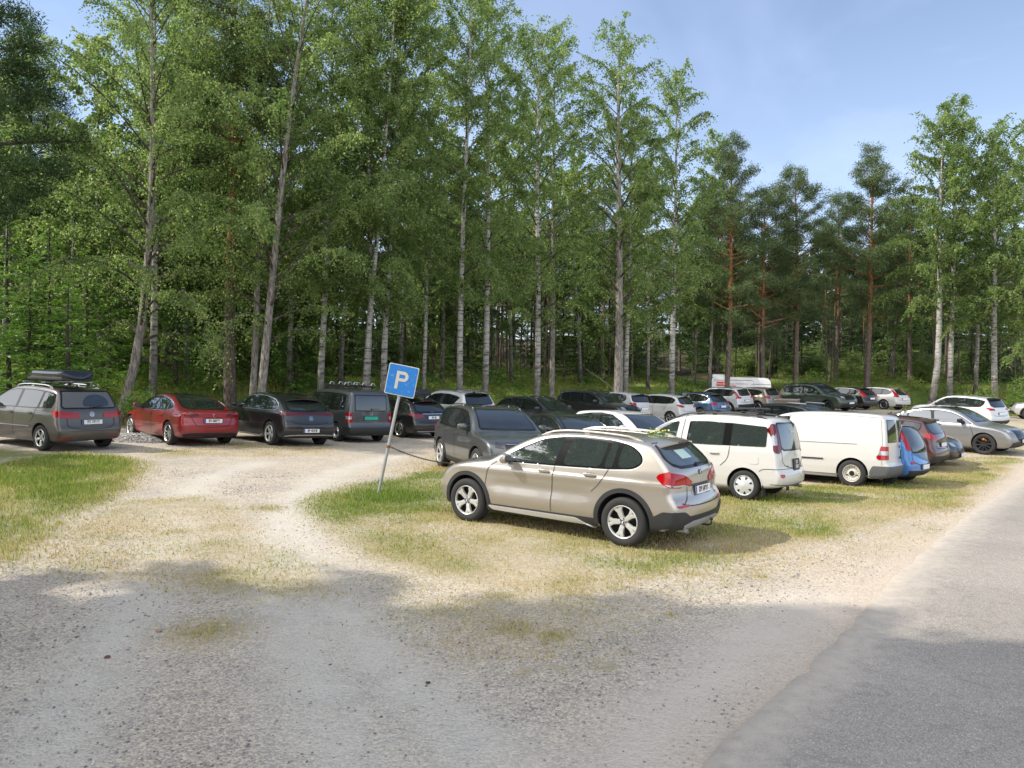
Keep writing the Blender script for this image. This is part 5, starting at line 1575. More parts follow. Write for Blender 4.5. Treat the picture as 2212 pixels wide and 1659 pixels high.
# 26 dark car with light roof bars behind the white van
S = vary('suv', L=4.5, H=1.58)
dk, c = build_car('parked_car', 'dark SUV with pale roof bars showing just above the white panel van', 'car', S, dict(px=1752, d=29.5, th=150, ref='C'), P_DGREY, detail=1)
for q in (1, -1):
    z = float(c.B.solve('top', [2.0], [q * .55])[0][2])
    mb = MB(); mb.box((2.0 - c.cx0, q * .52, z + .07), (.9, .10, .07), bev=.03); mb.build('ski_carrier', CLEARL, dk)
# ------------------------------------------------------------------ ground
def px_poly(pts): return np.array([ground_px(*p) for p in pts])
def soft_in(poly, x, y, w):
    pts = np.c_[x.ravel(), y.ravel()]
    d = poly_dist(pts, poly); i = inside_poly(pts, poly)
    return (sstep(.5 + np.where(i, d, -d) / (2 * w))).reshape(x.shape)

G_LEFT = px_poly([(-160, 962), (60, 972), (265, 985), (320, 1003), (290, 1040), (235, 1082), (150, 1125), (110, 1165), (50, 1205), (-60, 1240), (-260, 1260)])
G_MID = px_poly([(655, 1098), (690, 1065), (780, 1046), (880, 1030), (930, 1004), (1010, 1000), (1200, 1040), (1500, 1050), (1700, 1052), (1960, 1022), (2060, 990), (2150, 985), (2205, 992),
                 (2150, 1035), (2105, 1062), (2085, 1092), (1900, 1140), (1720, 1185), (1540, 1215), (1400, 1262), (1230, 1290), (1010, 1268), (900, 1238), (790, 1190), (720, 1150)])
G_SPARSE1 = px_poly([(40, 1210), (130, 1150), (260, 1085), (420, 1072), (520, 1100), (560, 1160), (690, 1230), (760, 1290), (600, 1300), (350, 1262), (150, 1235)])
G_SPARSE2 = px_poly([(800, 1200), (1000, 1260), (1300, 1270), (1500, 1230), (1700, 1200), (2080, 1100), (1980, 1180), (1700, 1235), (1380, 1300), (1260, 1400), (1010, 1420), (880, 1330)])
G_ROW = px_poly([(300, 975), (430, 968), (520, 955), (600, 965), (760, 965), (700, 985), (560, 985), (450, 985), (330, 990)])
G_LOT = px_poly([(860, 1020), (960, 960), (1200, 940), (1500, 930), (1700, 960), (1700, 1060), (1200, 1050)])
G_FAR = px_poly([(2000, 985), (2230, 975), (2400, 935), (2300, 905), (2000, 890), (1900, 889), (1700, 900), (1900, 960)])
ROAD_L = np.array([ground_px(*p) for p in [(1380, 1900), (1500, 1662), (1640, 1530), (1760, 1425), (1850, 1325), (1925, 1248), (2040, 1152), (2130, 1085), (2215, 1022), (2320, 968)]])
_tuft = [(rng.uniform(0, 1), ) for _ in range(1)]
SPOTS = [((458, 1178), .35), ((575, 1098), .3), ((1110, 1358), .28), ((1200, 1375), .22), ((1305, 1440), .12), ((1090, 1290), .3), ((450, 1365), .35), ((1210, 1440), .1), ((840, 1075), .7), ((1330, 1268), .2), ((1500, 1240), .2),
         ((1640, 1245), .15), ((380, 1150), .3), ((1230, 1255), .25), ((1000, 1225), .4), ((1450, 1330), .08), ((1130, 1450), .1)]
SPOTS = [(ground_px(*p), r) for p, r in SPOTS]

def vnoise(x, y, s, seed=0):
    """cheap value noise"""
    x = x / s + seed * 17.3; y = y / s - seed * 9.1
    xi = np.floor(x).astype(int); yi = np.floor(y).astype(int); fx = x - xi; fy = y - yi
    fx = fx * fx * (3 - 2 * fx); fy = fy * fy * (3 - 2 * fy)
    def hsh(a, b): 
        v = np.sin(a * 127.1 + b * 311.7 + seed * 74.7) * 43758.5453
        return v - np.floor(v)
    return (hsh(xi, yi) * (1 - fx) + hsh(xi + 1, yi) * fx) * (1 - fy) + (hsh(xi, yi + 1) * (1 - fx) + hsh(xi + 1, yi + 1) * fx) * fy
def fnoise(x, y, s, seed=0): return (vnoise(x, y, s, seed) + .5 * vnoise(x, y, s * .5, seed + 1) + .25 * vnoise(x, y, s * .25, seed + 2)) / 1.75

def masks(x, y):
    """grass density, greenness, wood floor"""
    n = fnoise(x, y, 1.6, 3); n2 = fnoise(x, y, .5, 5)
    core = np.maximum(soft_in(G_LEFT, x, y, .5), soft_in(G_MID, x, y, .45))
    sparse = np.maximum(soft_in(G_SPARSE1, x, y, .5) * .55, soft_in(G_SPARSE2, x, y, .8) * .40)
    sparse = np.maximum(sparse, soft_in(G_ROW, x, y, .5) * .6)
    sparse = np.maximum(sparse, soft_in(G_LOT, x, y, 1.0) * .35)
    sparse = np.maximum(sparse, soft_in(G_FAR, x, y, 1.0) * .5)
    g = np.maximum(core * .95, sparse)
    g = g * np.clip(.6 + 1.1 * (n - .3), .25, 1.15) * np.clip(.7 + 1.0 * (n2 - .35), .4, 1.2)
    green = np.clip(.03 + 1.3 * (fnoise(x, y, 1.1, 9) - .45) + core * .26, 0, 1)
    green = np.maximum(green, soft_in(G_LEFT, x, y, .8) * .85 * np.clip(n * 1.7, 0, 1))
    pole = SPOTS[8][0]
    green = np.maximum(green, np.exp(-((x - pole[0]) ** 2 + (y - pole[1]) ** 2) / 1.1))
    green = np.clip(green + .38 * np.exp(-((x - pole[0] - .8) ** 2 + (y - pole[1] - .6) ** 2) / 9), 0, 1)
    for (sx_, sy_), r in SPOTS:
        q = np.exp(-(((x - sx_) / r) ** 2 + ((y - sy_) / r) ** 2))
        g = np.maximum(g, q * .6); green = np.maximum(green, q * .35)
    s = edge_dist(x, y) + 1.2 * (fnoise(x, y, 2.5, 12) - .5)
    bank = sstep((s + 1.3) / 1.6)
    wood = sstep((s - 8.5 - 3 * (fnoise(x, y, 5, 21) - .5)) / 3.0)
    return np.clip(g, 0, 1), green, bank, wood

def axis(segs):
    out = [segs[0][0]]
    for a, b, h0, h1 in segs:
        x = a
        while x < b - 1e-6:
            t = (x - a) / (b - a); x += h0 + (h1 - h0) * t; out.append(min(x, b))
    return np.array(out)
ya = axis([(-60, 3, 4, .4), (3, 18, .11, .13), (18, 42, .16, .45), (42, 75, .45, 1.2), (75, 420, 1.5, 25)])
xp = axis([(0, 9, .12, .12), (9, 34, .14, .6), (34, 80, .7, 3), (80, 420, 3, 30)])
xa = np.r_[-xp[:0:-1], xp]
X, Y = np.meshgrid(xa, ya, indexing='ij')
Z = terrain(X, Y)
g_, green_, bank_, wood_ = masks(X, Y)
Z = Z + g_ * .012 + (fnoise(X, Y, .35, 31) - .5) * .012 + (fnoise(X, Y, 2.0, 33) - .5) * .03 * (np.abs(X) < 60)
# shallow vehicle track from the entrance into the lot
idx = np.arange(X.size).reshape(X.shape)
Fq = np.stack([idx[:-1, :-1], idx[1:, :-1], idx[1:, 1:], idx[:-1, 1:]], -1).reshape(-1, 4)
gm = bpy.data.materials.new('gravel_ground'); gm.use_nodes = True
b = gm.node_tree.nodes['Principled BSDF']; b.inputs['Roughness'].default_value = .92; b.inputs['Specular IOR Level'].default_value = .25
tcg = N(gm, 'ShaderNodeNewGeometry').outputs['Position']
def noise(m, scale, detail=4, vec=None, rough=.55, dist=0.0):
    n = N(m, 'ShaderNodeTexNoise', Scale=scale, Detail=detail, Roughness=rough, Distortion=dist)
    L(m, vec if vec is not None else tcg_of[m.name], n.inputs['Vector']); return n.outputs[0]
tcg_of = {gm.name: tcg}
def voro(m, scale, vec=None, feature='F1', out=0, rnd=1.0):
    n = N(m, 'ShaderNodeTexVoronoi', Scale=scale, Randomness=rnd); n.feature = feature
    L(m, vec if vec is not None else tcg_of[m.name], n.inputs['Vector']); return n.outputs[out]
n1 = noise(gm, .55, 5); n2 = noise(gm, 4.0, 6); n3 = noise(gm, 38, 4)
grav = ramp(gm, n1, [(.3, (.38, .345, .295)), (.5, (.46, .41, .34)), (.68, (.50, .43, .345))])
grav = mixcol(gm, math_(gm, 'MULTIPLY', ramp(gm, n2, [(.45, (0, 0, 0)), (.7, (1, 1, 1))]), .35), grav, (.27, .255, .235))
vc = N(gm, 'ShaderNodeTexVoronoi', Scale=55.0); L(gm, tcg, vc.inputs['Vector'])
chip = ramp(gm, vc.outputs['Color'], [(.1, (.30, .30, .30)), (.5, (.8, .78, .75)), (.9, (1.35, 1.3, 1.22))])
mm = N(gm, 'ShaderNodeMixRGB'); mm.blend_type = 'MULTIPLY'; mm.inputs['Fac'].default_value = .66; L(gm, grav, mm.inputs[1]); L(gm, chip, mm.inputs[2]); grav = mm.outputs[0]
vd = N(gm, 'ShaderNodeTexVoronoi', Scale=16.0); L(gm, tcg, vd.inputs['Vector'])
pits = ramp(gm, vd.outputs['Distance'], [(.08, (.0, .0, .0)), (.22, (1, 1, 1))])
pm_ = math_(gm, 'GREATER_THAN', noise(gm, 9, 3), .56)
grav = mixcol(gm, math_(gm, 'MULTIPLY', math_(gm, 'SUBTRACT', 1, pits), math_(gm, 'MULTIPLY', pm_, .6)), grav, (.13, .125, .12))
at_ = lambda nm: (lambda a: a.outputs['Fac'])(N(gm, 'ShaderNodeAttribute', attribute_name=nm))
trk = at_('track'); grav = mixcol(gm, math_(gm, 'MULTIPLY', trk, math_(gm, 'MULTIPLY_ADD', noise(gm, 3, 5), 1.0, .15, clamp=True)), grav, (.50, .465, .41))
sand = at_('sand'); gA = at_('grass'); grA = at_('green'); bA = at_('bank'); wA = at_('wood')
grav = mixcol(gm, math_(gm, 'MULTIPLY', sand, .6), grav, (.47, .39, .315))
thatch = ramp(gm, noise(gm, 22, 6), [(.3, (.24, .19, .11)), (.55, (.39, .32, .20)), (.75, (.49, .43, .31))])
gcol = mixcol(gm, grA, thatch, ramp(gm, noise(gm, 14, 5), [(.3, (.06, .085, .018)), (.7, (.15, .17, .04))]))
gf = math_(gm, 'MULTIPLY_ADD', noise(gm, 11, 6), 1.6, -.8)
gf = math_(gm, 'ADD', math_(gm, 'MULTIPLY', gA, 1.35), gf)
gf = math_(gm, 'MULTIPLY', gf, math_(gm, 'GREATER_THAN', gA, .03), clamp=True)
c1 = mixcol(gm, gf, grav, gcol)
bcol = ramp(gm, noise(gm, 1.2, 6), [(.28, (.09, .15, .035)), (.5, (.16, .23, .05)), (.62, (.25, .25, .08)), (.72, (.20, .16, .07))])
c2 = mixcol(gm, bA, c1, bcol)
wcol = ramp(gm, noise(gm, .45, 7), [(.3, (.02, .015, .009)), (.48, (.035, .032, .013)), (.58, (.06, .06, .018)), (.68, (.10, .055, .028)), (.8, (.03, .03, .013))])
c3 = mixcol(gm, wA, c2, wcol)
L(gm, c3, b.inputs['Base Color'])
bp = N(gm, 'ShaderNodeBump', Strength=.7, Distance=.02)
hsum = math_(gm, 'ADD', math_(gm, 'MULTIPLY', vc.outputs['Distance'], -.5), math_(gm, 'MULTIPLY', n3, .5))
hsum = math_(gm, 'ADD', hsum, math_(gm, 'MULTIPLY', vd.outputs['Distance'], -.5))
L(gm, hsum, bp.inputs['Height']); L(gm, bp.outputs[0], b.inputs['Normal'])
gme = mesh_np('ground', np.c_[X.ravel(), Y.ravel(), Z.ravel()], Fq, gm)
rd = ROAD_L; 
_pts = np.c_[X.ravel(), Y.ravel()]
dr = poly_dist(_pts[(np.abs(_pts[:, 0]) < 40) & (_pts[:, 1] < 45)], rd, closed=False)
sandv = np.zeros(X.size); sel = (np.abs(_pts[:, 0]) < 40) & (_pts[:, 1] < 45)
sandv[sel] = np.clip(1 - dr / 1.3, 0, 1)
TRK = [px_poly(q) for q in ([(760, 1659), (690, 1480), (640, 1360), (600, 1250), (590, 1150), (640, 1080), (720, 1020), (860, 985)], [(1080, 1659), (900, 1500), (790, 1400), (720, 1290), (650, 1190), (620, 1110)],
       [(100, 1659), (150, 1500), (260, 1350), (330, 1250), (380, 1120), (420, 1040), (560, 1000)], [(1350, 1659), (1500, 1480), (1620, 1400), (1750, 1300)])]
def track(x, y):
    P_ = np.c_[x, y]; t = np.zeros(len(x))
    for q in TRK: t = np.maximum(t, np.exp(-(poly_dist(P_, chaikin(q, 2, closed=False), closed=False) / .42) ** 2))
    return t
trkv = np.zeros(X.size); trkv[sel] = track(*_pts[sel].T)
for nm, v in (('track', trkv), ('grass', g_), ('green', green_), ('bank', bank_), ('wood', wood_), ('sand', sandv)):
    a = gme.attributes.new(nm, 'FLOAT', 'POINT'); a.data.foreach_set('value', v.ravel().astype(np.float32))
go = link('ground', gme); tag(go, kind='structure')

# ------------------------------------------------------------------ road
am = bpy.data.materials.new('worn_asphalt'); am.use_nodes = True
b = am.node_tree.nodes['Principled BSDF']; b.inputs['Roughness'].default_value = .85; b.inputs['Specular IOR Level'].default_value = .3
tcg_of[am.name] = N(am, 'ShaderNodeNewGeometry').outputs['Position']
va = N(am, 'ShaderNodeTexVoronoi', Scale=130.0); L(am, tcg_of[am.name], va.inputs['Vector'])
base = ramp(am, noise(am, .5, 5), [(.3, (.27, .25, .225)), (.7, (.35, .32, .285))])
sp = ramp(am, va.outputs['Color'], [(.1, (.35, .35, .36)), (.5, (.85, .84, .82)), (.8, (1.15, 1.12, 1.08)), (.95, (2.1, 2.05, 2.0))])
mm = N(am, 'ShaderNodeMixRGB'); mm.blend_type = 'MULTIPLY'; mm.inputs['Fac'].default_value = .65; L(am, base, mm.inputs[1]); L(am, sp, mm.inputs[2])
crk = ramp(am, noise(am, 1.1, 8, dist=1.2), [(.485, (1, 1, 1)), (.5, (.55, .55, .55)), (.515, (1, 1, 1))])
m2 = N(am, 'ShaderNodeMixRGB'); m2.blend_type = 'MULTIPLY'; m2.inputs['Fac'].default_value = .35; L(am, mm.outputs[0], m2.inputs[1]); L(am, crk, m2.inputs[2])
ea = N(am, 'ShaderNodeAttribute', attribute_name='edge')
ef = math_(am, 'ADD', math_(am, 'MULTIPLY', ea.outputs['Fac'], 1.25), math_(am, 'MULTIPLY_ADD', noise(am, 7, 6), 1.5, -1.0), clamp=True)
L(am, mixcol(am, ef, m2.outputs[0], (.44, .39, .33)), b.inputs['Base Color'])
bp = N(am, 'ShaderNodeBump', Strength=.45, Distance=.01); L(am, va.outputs['Distance'], bp.inputs['Height']); L(am, bp.outputs[0], b.inputs['Normal'])
# left edge follows the measured kerb-less line with a ragged rim, 5.5 m wide
e0 = rd[0] + (rd[0] - rd[1]) / np.hypot(*(rd[0] - rd[1])) * 12
e1 = rd[-1] + (rd[-1] - rd[-3]) / np.hypot(*(rd[-1] - rd[-3])) * 120
line = chaikin(np.vstack([e0, rd, e1]), 2, closed=False)
L_ = [line[0]]
for p, q in zip(line[:-1], line[1:]):
    k = max(1, int(np.hypot(*(q - p)) / (.15 if q[1] < 25 else 1.0)))
    for j in range(1, k + 1): L_.append(p + (q - p) * j / k)
L_ = np.array(L_)
T_ = np.gradient(L_, axis=0); T_ /= np.hypot(T_[:, 0], T_[:, 1])[:, None]
NR = np.c_[T_[:, 1], -T_[:, 0]]
rag = (fnoise(L_[:, 0], L_[:, 1], .35, 41) - .5) * .14 + (fnoise(L_[:, 0], L_[:, 1], 2.5, 43) - .5) * .12
ws_ = np.r_[0, .04, .18, .4, .7, np.linspace(1.1, 5.3, 12)]
V = []
for i, w in enumerate(ws_):
    Q = L_ + NR * (w + (rag if i < 2 else rag * max(0, 1 - w / 1.5)))[:, None]
    zz = terrain(Q[:, 0], Q[:, 1]) + (-.02 if i == 0 else .028 + .02 * min(1, w))
    V.append(np.c_[Q, zz])
V = np.array(V); k = len(L_)
ii = np.arange(len(ws_) * k).reshape(len(ws_), k)
Fq = np.stack([ii[:-1, :-1], ii[:-1, 1:], ii[1:, 1:], ii[1:, :-1]], -1).reshape(-1, 4)
if np.cross(V[0, 1] - V[0, 0], V[1, 0] - V[0, 0])[2] < 0: Fq = Fq[:, ::1]
else: Fq = Fq[:, ::-1]
me_r = mesh_np('road', V.reshape(-1, 3), Fq, am)
if me_r.polygons[k].normal.z < 0: me_r.flip_normals()
ea_ = me_r.attributes.new('edge', 'FLOAT', 'POINT'); ea_.data.foreach_set('value', np.repeat(np.clip(1 - ws_ / .75, 0, 1), k).astype(np.float32))
ro = link('road', me_r); tag(ro, kind='structure')

def on_road(x, y):
    d = poly_dist(np.c_[x, y], L_, closed=False)
    # right of the line
    j = np.argmin(np.hypot(L_[:, 0][None] - x[:, None], L_[:, 1][None] - y[:, None]), 1) if len(x) < 40000 else None
    if j is None:
        out = np.zeros(len(x), bool)
        for s in range(0, len(x), 20000): out[s:s + 20000] = on_road(x[s:s + 20000], y[s:s + 20000])
        return out
    return ((x - L_[j, 0]) * NR[j, 0] + (y - L_[j, 1]) * NR[j, 1]) > -.05

# ------------------------------------------------------------------ grass
def blades(x, y, z, h, w, tint, name, m, lean=.5, curl=.35, label=None, cat='grass'):
    n = len(x)
    a = rng.uniform(0, 2 * PI, n); b2 = rng.uniform(0, 2 * PI, n)
    wx, wy = np.cos(a) * w / 2, np.sin(a) * w / 2
    lx, ly = np.cos(b2) * h * lean * rng.uniform(.2, 1, n), np.sin(b2) * h * lean * rng.uniform(.2, 1, n)
    V = np.empty((n, 5, 3))
    V[:, 0] = np.c_[x - wx, y - wy, z - .01]; V[:, 1] = np.c_[x + wx, y + wy, z - .01]
    V[:, 2] = np.c_[x + wx * .8 + lx * curl, y + wy * .8 + ly * curl, z + h * .55]
    V[:, 3] = np.c_[x + lx, y + ly, z + h * .95]
    V[:, 4] = np.c_[x - wx * .8 + lx * curl, y - wy * .8 + ly * curl, z + h * .55]
    base = np.arange(n)[:, None] * 5
    V = V[:, :5].reshape(-1, 3)
    F1 = (base + np.array([0, 1, 2, 4])[None]); F2 = (base + np.array([4, 2, 3, 3])[None])
    # second piece is a triangle; build both as loops
    me = bpy.data.meshes.new(name)
    me.vertices.add(len(V)); me.vertices.foreach_set('co', V.astype(np.float32).ravel())
    li = np.hstack([F1, F2[:, :3]]).astype(np.int32)
    me.loops.add(li.size); me.loops.foreach_set('vertex_index', li.ravel())
    me.polygons.add(2 * n)
    st = (np.arange(n)[:, None] * 7 + np.array([0, 4])).ravel().astype(np.int32)
    me.polygons.foreach_set('loop_start', st); me.polygons.foreach_set('loop_total', np.tile([4, 3], n).astype(np.int32))
    me.update(calc_edges=True)
    at = me.attributes.new('tint', 'FLOAT', 'POINT'); at.data.foreach_set('value', np.repeat(tint, 5).astype(np.float32))
    me.materials.append(m)
    o = link(name, me); tag(o, label, cat, kind='stuff'); return o

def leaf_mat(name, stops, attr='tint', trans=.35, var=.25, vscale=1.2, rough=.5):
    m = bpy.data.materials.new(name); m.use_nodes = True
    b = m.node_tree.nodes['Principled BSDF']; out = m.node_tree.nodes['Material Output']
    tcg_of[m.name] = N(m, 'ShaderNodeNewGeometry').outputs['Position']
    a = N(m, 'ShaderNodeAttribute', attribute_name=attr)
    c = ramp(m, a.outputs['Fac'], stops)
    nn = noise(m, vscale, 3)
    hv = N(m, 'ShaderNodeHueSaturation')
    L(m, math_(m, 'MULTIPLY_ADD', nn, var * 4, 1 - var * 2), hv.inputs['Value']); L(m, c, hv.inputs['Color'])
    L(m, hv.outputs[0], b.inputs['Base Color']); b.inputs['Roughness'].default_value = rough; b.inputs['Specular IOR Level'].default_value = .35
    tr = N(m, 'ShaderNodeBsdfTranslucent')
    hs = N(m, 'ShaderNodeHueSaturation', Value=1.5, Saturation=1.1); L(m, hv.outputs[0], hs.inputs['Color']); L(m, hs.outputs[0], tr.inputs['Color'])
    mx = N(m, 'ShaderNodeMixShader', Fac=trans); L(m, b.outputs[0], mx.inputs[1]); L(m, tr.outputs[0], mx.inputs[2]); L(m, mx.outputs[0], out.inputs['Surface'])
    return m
GRASSM = leaf_mat('grass_blades', [(0, (.44, .35, .19)), (.35, (.40, .35, .15)), (.6, (.27, .29, .07)), (1, (.14, .22, .04))], var=.12, vscale=2.0, rough=.6)
n = 1500000
yy = 6.5 + 27 * rng.random(n) ** 1.5; xx = -11 + 36 * rng.random(n)
vis = (xx > -.72 * yy - 1) & (xx < .72 * yy + 1)
xx, yy = xx[vis], yy[vis]
g, gr, bk, wd = masks(xx, yy)
keep = rng.random(len(xx)) < np.clip(g, 0, 1) ** 1.2 * .9
xx, yy, g, gr = xx[keep], yy[keep], g[keep], gr[keep]
ok = ~on_road(xx, yy)
xx, yy, g, gr = xx[ok], yy[ok], g[ok], gr[ok]
pole = SPOTS[8][0]
near = np.exp(-((xx - pole[0]) ** 2 + (yy - pole[1]) ** 2) / .35)
tint = np.clip(gr + rng.normal(0, .22, len(xx)), 0, 1)
hh = (.018 + .042 * g * rng.random(len(xx)) + .04 * (rng.random(len(xx)) < .03)) * (.8 + .8 * np.clip(gr, 0, 1)) + near * .13 * rng.random(len(xx)) + soft_in(G_LEFT, xx, yy, .5) * .07 * rng.random(len(xx))
print('blades', len(xx))
blades(xx, yy, terrain(xx, yy), hh, .006 + .006 * rng.random(len(xx)) + .0004 * yy, tint, 'grass', GRASSM)
# extra seed heads, thin and tall
n = 14000
xx = -11 + 34 * rng.random(n); yy = 7 + 24 * rng.random(n)
g, gr, bk, wd = masks(xx, yy)
k = (rng.random(n) < (g > .35) * .8) & (xx > -.72 * yy - 1) & (xx < .72 * yy + 1); xx, yy = xx[k], yy[k]; ok = ~on_road(xx, yy); xx, yy = xx[ok], yy[ok]
blades(xx, yy, terrain(xx, yy), .07 + .09 * rng.random(len(xx)), np.full(len(xx), .005), rng.random(len(xx)) * .5, 'grass_seed_heads', GRASSM, lean=.3)

# ------------------------------------------------------------------ bank herbs and wood floor cover
HERBM = leaf_mat('herb_leaves', [(0, (.25, .19, .07)), (.3, (.23, .25, .06)), (.6, (.14, .24, .045)), (1, (.085, .19, .04))], var=.22, vscale=.5)
def quads_mesh(name, V, m, tint=None):
    n = len(V)
    me = mesh_np(name, V.reshape(-1, 3), np.arange(n * 4, dtype=np.int32).reshape(n, 4), m, smooth=False)
    if tint is not None:
        at = me.attributes.new('tint', 'FLOAT', 'POINT'); at.data.foreach_set('value', np.repeat(tint, 4).astype(np.float32))
    return me
def leaf_quads(C, D, l, w):
    """rhombic leaves: base C, direction D (unit), length l, width w"""
    n = len(C)
    Rn = rng.normal(size=(n, 3)); W = np.cross(D, Rn); W /= np.maximum(np.linalg.norm(W, axis=1, keepdims=True), 1e-6)
    l = np.broadcast_to(l, n)[:, None]; w = np.broadcast_to(w, n)[:, None]
    mid = C + D * l * .45
    return np.stack([C, mid + W * w / 2, C + D * l, mid - W * w / 2], 1)
def unit(v): return v / np.maximum(np.linalg.norm(v, axis=-1, keepdims=True), 1e-9)
def along_edge(n, s0, s1, tmin=0.0):
    """random points s metres beyond the wood's edge"""
    seg = EDGE[1:14]; d = np.hypot(*(seg[1:] - seg[:-1]).T); cum = np.r_[0, np.cumsum(d)]
    t = rng.uniform(0, cum[-1], n); i = np.clip(np.searchsorted(cum, t) - 1, 0, len(d) - 1); u = (t - cum[i]) / d[i]
    p = seg[i] + (seg[i + 1] - seg[i]) * u[:, None]; e = (seg[i + 1] - seg[i]) / d[i][:, None]
    nrm = np.c_[-e[:, 1], e[:, 0]]
    s = rng.uniform(s0, s1, n)
    return p + nrm * s[:, None], s
# ferns and herbs: clumps of leaves
pc, s = along_edge(11000, -.4, 30)
den = np.clip(1.25 - s / 26, .3, 1) * (fnoise(pc[:, 0], pc[:, 1], 3.5, 51) > .40)
k = rng.random(len(pc)) < den; pc, s = pc[k], s[k]
nl = 26
C = np.repeat(pc, nl, 0); ss = np.repeat(s, nl)
rad = np.repeat(rng.uniform(.15, .45, len(pc)), nl)
a = rng.uniform(0, 2 * PI, len(C)); rr_ = rad * np.sqrt(rng.random(len(C)))
x = C[:, 0] + np.cos(a) * rr_; y = C[:, 1] + np.sin(a) * rr_
hc_ = np.repeat(rng.uniform(.15, .7, len(pc)) * np.clip(.4 + s / 5, .3, 1.5), nl)
z = terrain(x, y) + hc_ * rng.random(len(x)) * (1 - (rr_ / .5) ** 2 * .5)
D = unit(np.c_[np.cos(a), np.sin(a), rng.uniform(-.3, .9, len(a))])
tn = np.clip(np.repeat(rng.uniform(.15, 1, len(pc)), nl) + rng.normal(0, .1, len(x)), 0, 1)
Vq = leaf_quads(np.c_[x, y, z], D, rng.uniform(.10, .24, len(x)), rng.uniform(.04, .09, len(x)))
o = link('undergrowth', quads_mesh('undergrowth', Vq, HERBM, tn)); tag(o, kind='stuff')
# long bank grass
pc, s = along_edge(230000, -1.6, 9.5)
k = rng.random(len(pc)) < np.clip(fnoise(pc[:, 0], pc[:, 1], 2.5, 61) * 1.6 - .2, .1, 1); pc = pc[k]
x, y = pc.T
tb = np.clip(.66 + .9 * (fnoise(x, y, 3.0, 63) - .5) + rng.normal(0, .15, len(x)), 0, 1)
blades(x, y, terrain(x, y), .12 + .32 * rng.random(len(x)) * fnoise(x, y, 2, 65) * 1.6, np.full(len(x), .022), tb, 'bank_grass', GRASSM)

# ------------------------------------------------------------------ loose stones on the gravel
def stones(name, xs, ys, r, m, zoff=.0):
    n = len(xs)
    ico = np.array([(0, 0, 1), (.9, 0, .45), (.28, .85, .45), (-.72, .53, .45), (-.72, -.53, .45), (.28, -.85, .45), (.72, .53, -.3), (-.28, .85, -.3), (-.9, 0, -.3), (-.28, -.85, -.3), (.72, -.53, -.3)])
    fc = np.array([(0, 1, 2), (0, 2, 3), (0, 3, 4), (0, 4, 5), (0, 5, 1), (1, 6, 2), (2, 7, 3), (3, 8, 4), (4, 9, 5), (5, 10, 1), (2, 6, 7), (3, 7, 8), (4, 8, 9), (5, 9, 10), (1, 10, 6)])
    a = rng.uniform(0, 2 * PI, n); ca, sa = np.cos(a), np.sin(a)
    S = rng.uniform(.6, 1.3, (n, 3)) * r[:, None]; S[:, 2] *= .6
    P = ico[None] * (1 + rng.uniform(-.22, .22, (n, 11, 1))) * S[:, None, :]
    Q = P.copy(); Q[..., 0] = P[..., 0] * ca[:, None] - P[..., 1] * sa[:, None]; Q[..., 1] = P[..., 0] * sa[:, None] + P[..., 1] * ca[:, None]
    Q += np.c_[xs, ys, terrain(xs, ys) + r * .2 + zoff][:, None, :]
    F = (fc[None] + (np.arange(n) * 11)[:, None, None]).reshape(-1, 3)
    me = mesh_np(name, Q.reshape(-1, 3), F.astype(np.int32), m, smooth=False)
    at = me.attributes.new('tint', 'FLOAT', 'POINT'); at.data.foreach_set('value', np.repeat(rng.random(n), 11).astype(np.float32))
    return link(name, me)
SM = bpy.data.materials.new('stone_chips'); SM.use_nodes = True
b = SM.node_tree.nodes['Principled BSDF']; b.inputs['Roughness'].default_value = .85
ta = N(SM, 'ShaderNodeAttribute', attribute_name='tint')
L(SM, ramp(SM, ta.outputs['Fac'], [(0, (.12, .118, .115)), (.35, (.20, .195, .19)), (.75, (.34, .32, .29)), (1, (.52, .47, .42))]), b.inputs['Base Color'])
n = 60000
yy = 4.0 + 13 * rng.random(n) ** 1.3; xx = (rng.random(n) - .5) * 1.5 * yy
g, gr, _, _ = masks(xx, yy)
dens = (fnoise(xx, yy, 1.2, 71) * 1.5 - .35) * (1 - .7 * g) * (1 - .75 * track(xx, yy))
k = (rng.random(n) < np.clip(dens, .08, 1)); xx, yy = xx[k], yy[k]
ok = ~on_road(xx, yy); xx, yy = xx[ok], yy[ok]
o = stones('gravel_stones', xx, yy, .0035 + .009 * rng.random(len(xx)) ** 3 + .0003 * yy, SM); tag(o, kind='stuff')
# gravel heap between the people carrier and the red saloon
gx, gy = at(290, 22.6)[:2]
n = 2600; a = rng.uniform(0, 2 * PI, n); r_ = np.sqrt(rng.random(n)) 
hx = gx + np.cos(a) * r_ * .85; hy = gy + np.sin(a) * r_ * .5
mbp = MB()
ringn = 20; V = [(gx, gy, tz(gx, gy) + .22)]
for q in (.4, .75, 1.0):
    for i in range(ringn):
        t = 2 * PI * i / ringn; x = gx + .9 * q * math.cos(t); y = gy + .55 * q * math.sin(t); V.append((x, y, tz(x, y) + .22 * (1 - q * q) - .01))
F = [(0, 1 + i, 1 + (i + 1) % ringn) for i in range(ringn)]
for q in range(2): F += [(1 + q * ringn + i, 1 + (q + 1) * ringn + i, 1 + (q + 1) * ringn + (i + 1) % ringn, 1 + q * ringn + (i + 1) % ringn) for i in range(ringn)]
mbp.add(V, F)
hp = mbp.build('gravel_heap', mat('heap_grey', (.26, .25, .24), .95)); tag(hp, 'small heap of grey gravel between the people carrier and the red saloon', 'gravel heap')
hz = .22 * (1 - (r_ ** 2))
st = stones('heap_stones', hx, hy, .018 + .022 * rng.random(n), SM, hz); st.parent = hp; tag(st, kind='stuff')
